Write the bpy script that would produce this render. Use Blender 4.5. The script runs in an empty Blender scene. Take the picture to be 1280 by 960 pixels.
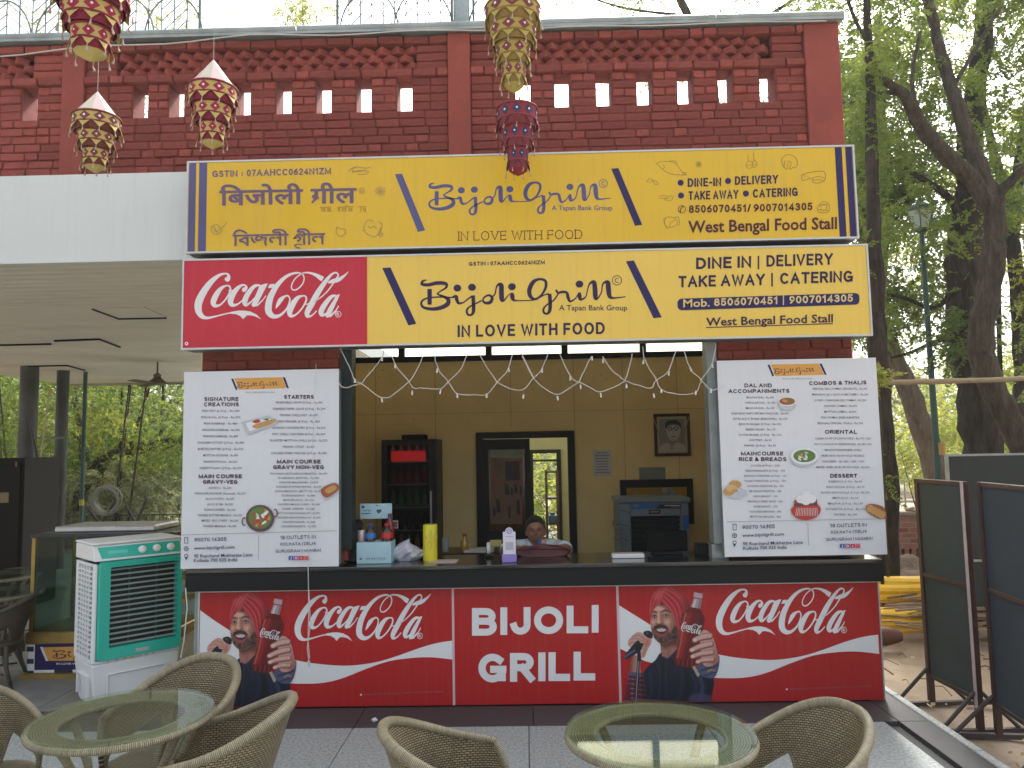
import bpy, bmesh, math, random
import numpy as np
from mathutils import Vector, Matrix
random.seed(7); RNG = np.random.default_rng(7)
SC = bpy.context.scene; COL = SC.collection
R = math.radians
# ------------------------------------------------------------------ camera
CAM = Vector((0, -5.5, 1.76)); YAW, PITCH, ROLL = R(0.996), R(4.93), R(1.044); FPX = 960.0
_f = Vector((-math.sin(YAW)*math.cos(PITCH), math.cos(YAW)*math.cos(PITCH), math.sin(PITCH)))
_r = Vector((math.cos(YAW), math.sin(YAW), 0)); _u = _r.cross(_f)
_R = _r*math.cos(ROLL) - _u*math.sin(ROLL); _U = _u*math.cos(ROLL) + _r*math.sin(ROLL)
cd = bpy.data.cameras.new('camera'); cam = bpy.data.objects.new('camera', cd); COL.objects.link(cam)
cd.sensor_width = 36; cd.lens = 36*FPX/1280; cd.clip_end = 2000; cd.clip_start = .05
cam.matrix_world = Matrix(((_R.x, _U.x, -_f.x, CAM.x), (_R.y, _U.y, -_f.y, CAM.y), (_R.z, _U.z, -_f.z, CAM.z), (0, 0, 0, 1)))
SC.camera = cam
# ------------------------------------------------------------------ sky, sun, exposure
w = bpy.data.worlds.new('World'); SC.world = w; w.use_nodes = True
nt = w.node_tree; bg = nt.nodes['Background']
SUN_EL, SUN_AZ = R(48), R(20)
sky = nt.nodes.new('ShaderNodeTexSky'); sky.sky_type = 'NISHITA'; sky.sun_disc = False
sky.sun_elevation = SUN_EL; sky.sun_rotation = SUN_AZ; sky.dust_density = 6; sky.air_density = 1.0; sky.altitude = 100
hs = nt.nodes.new('ShaderNodeHueSaturation'); hs.inputs['Saturation'].default_value = .28
nt.links.new(sky.outputs[0], hs.inputs['Color']); nt.links.new(hs.outputs[0], bg.inputs[0]); bg.inputs[1].default_value = .15
sd = bpy.data.lights.new('sun', 'SUN'); sun = bpy.data.objects.new('sun', sd); COL.objects.link(sun)
sd.energy = 2.4; sd.angle = R(6); sd.color = (1, .96, .9)
dirv = Vector((math.sin(SUN_AZ)*math.cos(SUN_EL), math.cos(SUN_AZ)*math.cos(SUN_EL), math.sin(SUN_EL)))
sun.rotation_euler = dirv.to_track_quat('Z', 'Y').to_euler()
SC.view_settings.view_transform = 'Standard'; SC.view_settings.look = 'None'; SC.view_settings.exposure = 1.45; SC.view_settings.gamma = 1
SC.cycles.max_bounces = 9; SC.cycles.transparent_max_bounces = 12; SC.cycles.diffuse_bounces = 5

def ray(x, y): return _f + _R*((x-640)/FPX) - _U*((y-480)/FPX)
def UP(x, y, Y):
    d = ray(x, y); return CAM + d*((Y-CAM.y)/d.y)
def UZ(x, y, Z):
    d = ray(x, y); return CAM + d*((Z-CAM.z)/d.z)
# ------------------------------------------------------------------ materials
MATS = {}
def M(name, col=None, rough=.6, metal=0, var=.0, vs=8, bump=0, bs=60, spec=.5, emit=None, trans=0, stretch=None, coat=0, rnd=0):
    if name in MATS: return MATS[name]
    m = bpy.data.materials.new(name); MATS[name] = m; m.use_nodes = True
    n = m.node_tree.nodes; l = m.node_tree.links; p = n['Principled BSDF']
    p.inputs['Base Color'].default_value = (*col, 1); p.inputs['Roughness'].default_value = rough
    p.inputs['Metallic'].default_value = metal; p.inputs['Specular IOR Level'].default_value = spec
    if coat: p.inputs['Coat Weight'].default_value = coat; p.inputs['Coat Roughness'].default_value = .15
    if emit: p.inputs['Emission Color'].default_value = (*emit[:3], 1); p.inputs['Emission Strength'].default_value = emit[3]
    if var or bump:
        tc = n.new('ShaderNodeTexCoord'); mp = n.new('ShaderNodeMapping'); l.new(tc.outputs['Object'], mp.inputs[0])
        if stretch: mp.inputs['Scale'].default_value = stretch
    if var or rnd:
        src = None
        if var:
            no = n.new('ShaderNodeTexNoise'); no.inputs['Scale'].default_value = vs; no.inputs['Detail'].default_value = 6; no.inputs['Roughness'].default_value = .65
            l.new(mp.outputs[0], no.inputs['Vector'])
            mr = n.new('ShaderNodeMapRange'); mr.inputs[1].default_value = .25; mr.inputs[2].default_value = .75
            mr.inputs[3].default_value = 1-var; mr.inputs[4].default_value = 1+var*.6; l.new(no.outputs[0], mr.inputs[0]); src = mr.outputs[0]
            rr = n.new('ShaderNodeMapRange'); rr.inputs[3].default_value = max(.02, rough-.12); rr.inputs[4].default_value = min(1, rough+.15)
            l.new(no.outputs[0], rr.inputs[0]); l.new(rr.outputs[0], p.inputs['Roughness'])
        if rnd:
            oi = n.new('ShaderNodeObjectInfo'); r2 = n.new('ShaderNodeMapRange'); r2.inputs[3].default_value = 1-rnd; r2.inputs[4].default_value = 1+rnd
            l.new(oi.outputs['Random'], r2.inputs[0])
            if src:
                mm = n.new('ShaderNodeMath'); mm.operation = 'MULTIPLY'; l.new(src, mm.inputs[0]); l.new(r2.outputs[0], mm.inputs[1]); src = mm.outputs[0]
            else: src = r2.outputs[0]
        mx = n.new('ShaderNodeVectorMath'); mx.operation = 'SCALE'; mx.inputs[0].default_value = col
        l.new(src, mx.inputs['Scale']); l.new(mx.outputs[0], p.inputs['Base Color'])
    if bump:
        nb = n.new('ShaderNodeTexNoise'); nb.inputs['Scale'].default_value = bs; nb.inputs['Detail'].default_value = 5
        l.new(mp.outputs[0], nb.inputs['Vector']); b = n.new('ShaderNodeBump'); b.inputs['Strength'].default_value = bump; b.inputs['Distance'].default_value = .01
        l.new(nb.outputs[0], b.inputs['Height']); l.new(b.outputs[0], p.inputs['Normal'])
    return m
def streaky(name, col, rough=.35, amt=.1, dirt=(.25, .2, .12)):
    """weathered flex print: vertical rain streaks and blotches"""
    if name in MATS: return MATS[name]
    m = M(name, col, rough, coat=.08, spec=.35); n = m.node_tree.nodes; l = m.node_tree.links; p = n['Principled BSDF']
    tc = n.new('ShaderNodeTexCoord'); mp = n.new('ShaderNodeMapping'); mp.inputs['Scale'].default_value = (14, 14, .7)
    l.new(tc.outputs['Object'], mp.inputs[0]); a = n.new('ShaderNodeTexNoise'); a.inputs['Scale'].default_value = 2.2; a.inputs['Detail'].default_value = 8
    l.new(mp.outputs[0], a.inputs['Vector']); b = n.new('ShaderNodeTexNoise'); b.inputs['Scale'].default_value = 1.3; b.inputs['Detail'].default_value = 5
    l.new(tc.outputs['Object'], b.inputs['Vector'])
    mr = n.new('ShaderNodeMapRange'); mr.inputs[1].default_value = .5; mr.inputs[2].default_value = .85; mr.inputs[3].default_value = 0; mr.inputs[4].default_value = amt*2.4
    l.new(a.outputs[0], mr.inputs[0]); m2 = n.new('ShaderNodeMapRange'); m2.inputs[1].default_value = .3; m2.inputs[2].default_value = .8; m2.inputs[3].default_value = 0; m2.inputs[4].default_value = amt
    l.new(b.outputs[0], m2.inputs[0]); ad = n.new('ShaderNodeMath'); l.new(mr.outputs[0], ad.inputs[0]); l.new(m2.outputs[0], ad.inputs[1])
    mx = n.new('ShaderNodeMix'); mx.data_type = 'RGBA'; mx.inputs[6].default_value = (*col, 1); mx.inputs[7].default_value = (*[c*.5+d*.5 for c, d in zip(col, dirt)], 1)
    l.new(ad.outputs[0], mx.inputs[0]); l.new(mx.outputs[2], p.inputs['Base Color'])
    wv = n.new('ShaderNodeTexNoise'); wv.inputs['Scale'].default_value = 1.6; wv.inputs['Detail'].default_value = 2; l.new(tc.outputs['Object'], wv.inputs['Vector'])
    bp = n.new('ShaderNodeBump'); bp.inputs['Strength'].default_value = .5; bp.inputs['Distance'].default_value = .05; l.new(wv.outputs[0], bp.inputs['Height']); l.new(bp.outputs[0], p.inputs['Normal'])
    rr = n.new('ShaderNodeMapRange'); rr.inputs[3].default_value = rough-.1; rr.inputs[4].default_value = rough+.2; l.new(b.outputs[0], rr.inputs[0]); l.new(rr.outputs[0], p.inputs['Roughness'])
    return m
def glassy(name, tint=(.8, .9, .85), rough=.02, f=1.5):
    if name in MATS: return MATS[name]
    m = bpy.data.materials.new(name); MATS[name] = m; m.use_nodes = True; n = m.node_tree.nodes; l = m.node_tree.links
    n.remove(n['Principled BSDF']); t = n.new('ShaderNodeBsdfTransparent'); t.inputs[0].default_value = (*tint, 1)
    g = n.new('ShaderNodeBsdfGlossy'); g.inputs['Roughness'].default_value = rough; lw = n.new('ShaderNodeLayerWeight'); lw.inputs[0].default_value = .5; pw = n.new('ShaderNodeMath'); pw.operation = 'POWER'; pw.inputs[1].default_value = 4.2; l.new(lw.outputs['Facing'], pw.inputs[0]); fr = n.new('ShaderNodeMapRange'); fr.inputs[3].default_value = (f-1)*.06; fr.inputs[4].default_value = .85; l.new(pw.outputs[0], fr.inputs[0])
    x = n.new('ShaderNodeMixShader'); l.new(fr.outputs[0], x.inputs[0]); l.new(t.outputs[0], x.inputs[1]); l.new(g.outputs[0], x.inputs[2]); l.new(x.outputs[0], n['Material Output'].inputs[0])
    return m
def leafmat(name, col, tr=.45):
    if name in MATS: return MATS[name]
    m = bpy.data.materials.new(name); MATS[name] = m; m.use_nodes = True; n = m.node_tree.nodes; l = m.node_tree.links
    p = n['Principled BSDF']; p.inputs['Roughness'].default_value = .55
    tc = n.new('ShaderNodeTexCoord'); no = n.new('ShaderNodeTexNoise'); no.inputs['Scale'].default_value = 1.3; no.inputs['Detail'].default_value = 11; no.inputs['Roughness'].default_value = .78; l.new(tc.outputs['Object'], no.inputs['Vector'])
    cr = n.new('ShaderNodeValToRGB'); cr.color_ramp.elements[0].position = .35; cr.color_ramp.elements[1].position = .68
    cr.color_ramp.elements[0].color = (col[0]*.55, col[1]*.65, col[2]*.7, 1); cr.color_ramp.elements[1].color = (col[0]*1.7, col[1]*1.35, col[2]*1.0, 1)
    l.new(no.outputs[0], cr.inputs[0]); l.new(cr.outputs[0], p.inputs['Base Color'])
    t = n.new('ShaderNodeBsdfTranslucent'); l.new(cr.outputs[0], t.inputs[0]); x = n.new('ShaderNodeMixShader'); x.inputs[0].default_value = tr
    l.new(p.outputs[0], x.inputs[1]); l.new(t.outputs[0], x.inputs[2]); l.new(x.outputs[0], n['Material Output'].inputs[0])
    return m
def weavemat(name, col, gap, bw=.017, bh=.0085, sq=.5):
    """woven cane: offset strands with dark gaps, on UVs measured in metres"""
    if name in MATS: return MATS[name]
    m = bpy.data.materials.new(name); MATS[name] = m; m.use_nodes = True; n = m.node_tree.nodes; l = m.node_tree.links
    p = n['Principled BSDF']; p.inputs['Roughness'].default_value = .42
    tc = n.new('ShaderNodeTexCoord'); b = n.new('ShaderNodeTexBrick'); b.inputs['Scale'].default_value = 1; b.offset = sq
    b.inputs['Brick Width'].default_value = bw; b.inputs['Row Height'].default_value = bh; b.inputs['Mortar Size'].default_value = bh*.27; b.inputs['Mortar Smooth'].default_value = .8
    b.inputs['Color1'].default_value = (*col, 1); b.inputs['Color2'].default_value = (*[c*.72 for c in col], 1); b.inputs['Mortar'].default_value = (*gap, 1)
    l.new(tc.outputs['UV'], b.inputs['Vector'])
    no = n.new('ShaderNodeTexNoise'); no.inputs['Scale'].default_value = 9; l.new(tc.outputs['Object'], no.inputs['Vector'])
    mr = n.new('ShaderNodeMapRange'); mr.inputs[3].default_value = .65; mr.inputs[4].default_value = 1.3; l.new(no.outputs[0], mr.inputs[0])
    s = n.new('ShaderNodeVectorMath'); s.operation = 'SCALE'; l.new(b.outputs['Color'], s.inputs[0]); l.new(mr.outputs[0], s.inputs['Scale']); l.new(s.outputs[0], p.inputs['Base Color'])
    bu = n.new('ShaderNodeBump'); bu.inputs['Distance'].default_value = .004; bu.inputs['Strength'].default_value = 1; bu.invert = True; l.new(b.outputs['Fac'], bu.inputs['Height']); l.new(bu.outputs[0], p.inputs['Normal'])
    return m
# ------------------------------------------------------------------ mesh builder
class MB:
    def __init__(s): s.v = []; s.f = []; s.m = []; s.uv = {}
    def add(s, vs, fs, mi=0):
        o = len(s.v); s.v += [tuple(q) for q in vs]
        for f in fs: s.f.append([i+o for i in f]); s.m.append(mi)
        return s
    def box(s, a, b, mi=0, bev=0, M4=None):
        x0, y0, z0 = [min(p, q) for p, q in zip(a, b)]; x1, y1, z1 = [max(p, q) for p, q in zip(a, b)]
        if bev:
            e = min(bev, (x1-x0)*.45, (y1-y0)*.45, (z1-z0)*.45); vs = []; idx = {}
            for ix, X in enumerate((x0, x1)):
                for iy, Y in enumerate((y0, y1)):
                    for iz, Z in enumerate((z0, z1)):
                        sx, sy, sz = (1-2*ix)*e, (1-2*iy)*e, (1-2*iz)*e
                        idx[ix, iy, iz] = len(vs); vs += [(X, Y+sy, Z+sz), (X+sx, Y, Z+sz), (X+sx, Y+sy, Z)]
            g = lambda ix, iy, iz, k: idx[ix, iy, iz]+k
            fs = []
            for i in (0, 1):
                fs += [[g(i, 0, 0, 0), g(i, 1, 0, 0), g(i, 1, 1, 0), g(i, 0, 1, 0)], [g(0, i, 0, 1), g(1, i, 0, 1), g(1, i, 1, 1), g(0, i, 1, 1)], [g(0, 0, i, 2), g(1, 0, i, 2), g(1, 1, i, 2), g(0, 1, i, 2)]]
            for i in (0, 1):
                for j in (0, 1):
                    fs += [[g(i, j, 0, 0), g(i, j, 1, 0), g(i, j, 1, 1), g(i, j, 0, 1)], [g(i, 0, j, 0), g(i, 1, j, 0), g(i, 1, j, 2), g(i, 0, j, 2)], [g(0, i, j, 1), g(1, i, j, 1), g(1, i, j, 2), g(0, i, j, 2)]]
                    for k in (0, 1): fs.append([g(i, j, k, 0), g(i, j, k, 1), g(i, j, k, 2)])
        else:
            vs = [(x, y, z) for x in (x0, x1) for y in (y0, y1) for z in (z0, z1)]
            fs = [[0, 1, 3, 2], [4, 6, 7, 5], [0, 4, 5, 1], [2, 3, 7, 6], [0, 2, 6, 4], [1, 5, 7, 3]]
        if M4 is not None: vs = [M4 @ Vector(q) for q in vs]
        return s.add(vs, fs, mi)
    def tube(s, pts, r, n=8, mi=0, cap=True, closed=False):
        pts = [Vector(p) for p in pts]; k = len(pts); rs = r if isinstance(r, (list, tuple)) else [r]*k
        vs = []; up = None
        for i, p in enumerate(pts):
            if closed: t = (pts[(i+1) % k]-pts[i-1])
            else: t = (pts[min(i+1, k-1)]-pts[max(i-1, 0)])
            if t.length < 1e-9: t = Vector((0, 0, 1))
            t.normalize()
            if up is None: up = t.orthogonal().normalized()
            up = (up - t*up.dot(t)); up = up.normalized() if up.length > 1e-6 else t.orthogonal().normalized()
            sd_ = t.cross(up)
            for j in range(n):
                a = 2*math.pi*j/n; vs.append(p+(up*math.cos(a)+sd_*math.sin(a))*rs[i])
        fs = []
        for i in range(k if closed else k-1):
            i2 = (i+1) % k
            for j in range(n): fs.append([i*n+j, i*n+(j+1) % n, i2*n+(j+1) % n, i2*n+j])
        if cap and not closed: fs += [list(range(n))[::-1], [(k-1)*n+j for j in range(n)]]
        return s.add(vs, fs, mi)
    def lathe(s, prof, c=(0, 0, 0), n=24, mi=0, axis='z', cap=True):
        c = Vector(c); vs = []
        for r_, h in prof:
            for j in range(n):
                a = 2*math.pi*j/n; q = (r_*math.cos(a), r_*math.sin(a), h)
                if axis == 'y': q = (q[0], q[2], q[1])
                if axis == 'x': q = (q[2], q[0], q[1])
                vs.append(c+Vector(q))
        fs = [[i*n+j, i*n+(j+1) % n, (i+1)*n+(j+1) % n, (i+1)*n+j] for i in range(len(prof)-1) for j in range(n)]
        if cap: fs += [list(range(n))[::-1], [(len(prof)-1)*n+j for j in range(n)]]
        return s.add(vs, fs, mi)
    def grid(s, fn, nu, nv, mi=0, uvf=None):
        vs = [fn(i/nu, j/nv) for i in range(nu+1) for j in range(nv+1)]; o = len(s.v)
        fs = [[i*(nv+1)+j, (i+1)*(nv+1)+j, (i+1)*(nv+1)+j+1, i*(nv+1)+j+1] for i in range(nu) for j in range(nv)]
        if uvf:
            for i in range(nu+1):
                for j in range(nv+1): s.uv[o+i*(nv+1)+j] = uvf(i/nu, j/nv)
        return s.add(vs, fs, mi)
    def blob(s, c, r, mi=0, n=10, jit=0, sq=1):
        c = Vector(c); r = Vector(r) if hasattr(r, '__len__') else Vector((r, r, r)); prof = []
        vs = []; m_ = n
        for i in range(m_+1):
            th = math.pi*i/m_
            for j in range(n*2):
                ph = math.pi*j/n; k = 1+random.uniform(-jit, jit)
                d = [math.sin(th)*math.cos(ph), math.sin(th)*math.sin(ph), math.cos(th)]
                d = [math.copysign(abs(q)**sq, q) for q in d]
                vs.append((c.x+r.x*d[0]*k, c.y+r.y*d[1]*k, c.z+r.z*d[2]*k))
        N = n*2; fs = [[i*N+j, i*N+(j+1) % N, (i+1)*N+(j+1) % N, (i+1)*N+j] for i in range(m_) for j in range(N)]
        return s.add(vs, fs, mi)
    def build(s, name, mats, parent=None, smooth=False, solid=0, bevel=0, subs=0):
        me = bpy.data.meshes.new(name); off = Vector(parent['_loc']) if parent is not None and '_loc' in parent else Vector((0, 0, 0))
        me.from_pydata([tuple(Vector(q)-off) for q in s.v], [], s.f)
        for m in (mats if isinstance(mats, (list, tuple)) else [mats]): me.materials.append(m)
        if any(s.m): me.polygons.foreach_set('material_index', s.m)
        if s.uv:
            ul = me.uv_layers.new(name='UVMap')
            for lp in me.loops:
                if lp.vertex_index in s.uv: ul.data[lp.index].uv = s.uv[lp.vertex_index]
        bm = bmesh.new(); bm.from_mesh(me); bmesh.ops.recalc_face_normals(bm, faces=bm.faces); bm.to_mesh(me); bm.free()
        if smooth: me.polygons.foreach_set('use_smooth', [True]*len(me.polygons))
        me.update(); o = bpy.data.objects.new(name, me); COL.objects.link(o)
        if parent is not None: o.parent = parent
        if smooth == 'auto': 
            me.set_sharp_from_angle(angle=R(35))
        if solid: q = o.modifiers.new('s', 'SOLIDIFY'); q.thickness = solid; q.offset = 0
        if bevel: q = o.modifiers.new('b', 'BEVEL'); q.width = bevel; q.segments = 2; q.limit_method = 'ANGLE'
        if subs: q = o.modifiers.new('u', 'SUBSURF'); q.levels = subs; q.render_levels = subs
        return o
def thing(name, label, cat, loc=(0, 0, 0), rz=0, group=None, local=False):
    o = bpy.data.objects.new(name, None); COL.objects.link(o); o.location = loc; o.rotation_euler = (0, 0, rz)
    o['label'] = label; o['category'] = cat
    if group: o['group'] = group
    if not local: o['_loc'] = tuple(loc)     # parts given in world coordinates are shifted to the root
    return o
def tag(o, label, cat, group=None):
    o['label'] = label; o['category'] = cat
    if group: o['group'] = group
    return o
def struct(o): o['kind'] = 'structure'; return o
def stuff(o): o['kind'] = 'stuff'; return o
def dup(root, loc, rz=0, label=None, group=None, scale=None):
    r_ = root.copy(); COL.objects.link(r_); r_.location = loc; r_.rotation_euler = (0, 0, rz)
    if label: r_['label'] = label
    if group: r_['group'] = group
    if scale: r_.scale = (scale,)*3
    for ch in list(root.children):
        c = ch.copy(); COL.objects.link(c); c.parent = r_
        for g in list(ch.children):
            d = g.copy(); COL.objects.link(d); d.parent = c
    return r_
def cr(pts, n=6, closed=False):
    """Catmull-Rom through points of any dimension"""
    P = [np.array(p, float) for p in pts]; k = len(P); out = []
    for i in range(k if closed else k-1):
        g = lambda j: P[j % k] if closed else P[min(max(j, 0), k-1)]
        a, b, c, d = g(i-1), g(i), g(i+1), g(i+2)
        for t in range(n):
            t /= n; out.append(.5*((2*b)+(-a+c)*t+(2*a-5*b+4*c-d)*t*t+(-a+3*b-3*c+d)*t**3))
    if not closed: out.append(P[-1])
    return out
# ------------------------------------------------------------------ flat print on a vertical board (x,z plane facing the camera side)
class Print:
    """flat print: shapes laid in paper-thin sheets on a board whose face is the plane y=Y. Coordinates are (x, z) metres."""
    def __init__(s, Y, mp=None): s.Y = Y; s.k = 0; s.mb = MB(); s.mats = []; s.mp = mp; s.step = .00004; s.xf = None; s.cyc = 0; s.c = 0; s.auto = None
    def mi(s, m):
        if m not in s.mats: s.mats.append(m)
        return s.mats.index(m)
    def P(s, q):
        if s.mp: q = s.mp(q)
        if s.xf: q = s.xf(q)
        return q
    def lay(s):
        if s.cyc: s.c = (s.c+1) % 4; return s.Y-.001-s.step*(s.k+1+s.c)
        s.k += 1; return s.Y-.001-s.step*s.k
    def on(s): s.cyc += 1
    def offc(s):
        s.cyc -= 1
        if not s.cyc: s.k += 5
    def cut(s, name, parent):
        if s.mb.v: s.mb.build(name, s.mats, parent)
        s.mb = MB(); s.mats = []
    def raw(s, pts, faces, m): 
        y = s.lay(); s.mb.add([(p[0], y, p[1]) for p in pts], faces, s.mi(m))
    def poly(s, pts, m, smooth=0):
        if smooth: pts = cr([p[:2] for p in pts], smooth, True)
        pts = [s.P(p) for p in pts]; s.raw(pts, [list(range(len(pts)))], m)
    def ell(s, cx, cy, rx, ry, m, rot=0, n=20):
        c, d = math.cos(rot), math.sin(rot)
        s.poly([(cx+rx*math.cos(t)*c-ry*math.sin(t)*d, cy+rx*math.cos(t)*d+ry*math.sin(t)*c) for t in [2*math.pi*i/n for i in range(n)]], m)
    def ribbon(s, pts, w, m, closed=False, smooth=0):
        if isinstance(w, (int, float)): pts = [(p[0], p[1], w) for p in pts]
        if smooth: pts = cr(pts, smooth, closed)
        k = len(pts); L = []; Q = []
        for i in range(k):
            a = pts[i-1] if (closed or i > 0) else pts[i]; b = pts[i]; c = pts[(i+1) % k] if (closed or i < k-1) else pts[i]
            d1 = np.array(b[:2])-np.array(a[:2]); d2 = np.array(c[:2])-np.array(b[:2])
            n1 = np.linalg.norm(d1); n2 = np.linalg.norm(d2)
            if n1 < 1e-9: d1 = d2; n1 = n2
            if n2 < 1e-9: d2 = d1; n2 = n1
            d1 = d1/max(n1, 1e-9); d2 = d2/max(n2, 1e-9); t = d1+d2; tn = np.linalg.norm(t)
            t = t/tn if tn > .3 else d2
            nn = np.array((-t[1], t[0])); sc = min(1/max(.35, nn @ np.array((-d1[1], d1[0]))), 2) if tn > .3 else 1
            h = b[2]/2*sc; L.append(np.array(b[:2])+nn*h); Q.append(np.array(b[:2])-nn*h)
        L = [s.P(p) for p in L]; Q = [s.P(p) for p in Q]
        fs = [[i, (i+1) % k, k+(i+1) % k, k+i] for i in range(k if closed else k-1)]
        s.raw(L+Q, fs, m)
    def ring(s, cx, cy, r_, w, m): s.ribbon([(cx+r_*math.cos(t), cy+r_*math.sin(t)) for t in [2*math.pi*i/24 for i in range(24)]], w, m, True)
    def build(s, name, parent): return s.mb.build(name, s.mats, parent)
def px(Y, ox=0, oy=0, sc=1.0):
    """measured photo coordinates -> metres on the board plane y=Y"""
    def f(q):
        w_ = UP(ox+q[0]/sc, oy+q[1]/sc, Y); return (w_.x, w_.z)
    return f
# block-letter stroke font (centre lines in a unit box)
def arc(cx, cy, rx, ry, a0, a1, n=9): return [(cx+rx*math.cos(R(a0+(a1-a0)*i/n)), cy+ry*math.sin(R(a0+(a1-a0)*i/n))) for i in range(n+1)]
GL = {
 'A': (.8, [[(0, 0), (.5, 1), (1, 0)], [(.17, .34), (.83, .34)]]),
 'B': (.68, [[(0, 0), (0, 1)], [(0, 1), (.55, 1)]+arc(.6, .765, .33, .235, 80, -80)+[(0, .53)], [(.5, .53)]+arc(.6, .265, .4, .265, 80, -80)+[(.55, 0), (0, 0)]]),
 'C': (.74, [arc(.52, .5, .52, .5, 48, 312, 16)]),
 'D': (.74, [[(0, 0), (0, 1)], [(0, 1), (.4, 1)]+arc(.4, .5, .6, .5, 80, -80, 12)+[(.4, 0), (0, 0)]]),
 'E': (.58, [[(1, 1), (0, 1), (0, 0), (1, 0)], [(0, .52), (.88, .52)]]),
 'F': (.56, [[(1, 1), (0, 1), (0, 0)], [(0, .5), (.88, .5)]]),
 'G': (.8, [arc(.5, .5, .5, .5, 48, 312, 16), [(.97, .06), (.97, .44)], [(1.0, .44), (.56, .44)]]),
 'H': (.7, [[(0, 0), (0, 1)], [(1, 0), (1, 1)], [(0, .52), (1, .52)]]),
 'I': (.0, [[(0, 0), (0, 1)]]),
 'J': (.5, [[(1, 1), (1, .3)]+arc(.5, .3, .5, .3, 0, -170, 9)]),
 'K': (.7, [[(0, 0), (0, 1)], [(1, 1), (0, .4)], [(.32, .58), (1, 0)]]),
 'L': (.56, [[(0, 1), (0, 0), (1, 0)]]),
 'M': (.88, [[(0, 0), (0, 1), (.5, .1), (1, 1), (1, 0)]]),
 'N': (.72, [[(0, 0), (0, 1), (1, 0), (1, 1)]]),
 'O': (.84, [('c', arc(.5, .5, .5, .5, 0, 345, 23))]),
 'P': (.62, [[(0, 0), (0, 1)], [(0, 1), (.5, 1)]+arc(.55, .73, .45, .27, 80, -80)+[(.5, .46), (0, .46)]]),
 'Q': (.84, [('c', arc(.5, .5, .5, .5, 0, 345, 23)), [(.6, .25), (1, -.05)]]),
 'R': (.68, [[(0, 0), (0, 1)], [(0, 1), (.5, 1)]+arc(.58, .745, .36, .255, 80, -80)+[(.5, .49), (0, .49)], [(.5, .48), (.98, 0)]]),
 'S': (.62, [arc(.5, .75, .45, .25, 35, 250, 9)+arc(.5, .27, .48, .27, 75, -145, 9)]),
 'T': (.66, [[(0, 1), (1, 1)], [(.5, 1), (.5, 0)]]),
 'U': (.7, [[(0, 1), (0, .35)]+arc(.5, .35, .5, .35, 180, 360, 10)+[(1, 1)]]),
 'V': (.76, [[(0, 1), (.5, 0), (1, 1)]]),
 'W': (1.1, [[(0, 1), (.26, 0), (.5, .95), (.74, 0), (1, 1)]]),
 'X': (.72, [[(0, 0), (1, 1)], [(0, 1), (1, 0)]]),
 'Y': (.74, [[(0, 1), (.5, .48), (1, 1)], [(.5, .48), (.5, 0)]]),
 'Z': (.64, [[(0, 1), (1, 1), (0, 0), (1, 0)]]),
 '0': (.52, [('c', arc(.5, .5, .5, .5, 0, 345, 19))]),
 '1': (.3, [[(0, .76), (.8, 1), (.8, 0)]]),
 '2': (.52, [arc(.5, .7, .5, .3, 165, -25, 9)+[(0, 0), (1, 0)]]),
 '3': (.52, [arc(.48, .75, .44, .25, 150, -80, 9)+[(.4, .52)], [(.4, .52)]+arc(.48, .27, .5, .27, 80, -150, 9)]),
 '4': (.56, [[(.76, 0), (.76, 1), (0, .26), (1, .26)]]),
 '5': (.52, [[(.9, 1), (.14, 1), (.06, .5)]+arc(.46, .32, .52, .32, 130, -150, 10)]),
 '6': (.52, [[(.8, 1), (.03, .55)]+arc(.5, .3, .5, .3, 180, -145, 18)]),
 '7': (.5, [[(0, 1), (1, 1), (.35, 0)]]),
 '8': (.54, [('c', arc(.5, .76, .42, .24, 0, 345, 15)), ('c', arc(.5, .27, .5, .27, 0, 345, 17))]),
 '9': (.52, [arc(.5, .7, .5, .3, 325, 0, 18)+[(.97, .45), (.2, .0)]]),
 '-': (.3, [[(0, .42), (1, .42)]]), '|': (.0, [[(0, -.15), (0, 1.1)]]), '/': (.32, [[(0, 0), (1, 1)]]),
 '.': (.0, [[(0, 0), (0, .06)]]), ':': (.0, [[(0, .1), (0, .2)], [(0, .62), (0, .72)]]), ' ': (.22, []), '&': (.75, [[(1, 0), (.25, .72)]+arc(.45, .8, .22, .2, 200, -20, 8)+[(.1, .35)]+arc(.4, .24, .36, .24, 170, 350, 8)+[(1, .45)]]),
 '(': (.15, [arc(1, .5, 1, .62, 130, 230, 6)]), ')': (.15, [arc(0, .5, 1, .62, 50, -50, 6)]), ',': (.05, [[(1, .08), (0, -.12)]]), '@': (.8, [('c', arc(.5, .5, .5, .5, 0, 345, 15))]),
}
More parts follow.
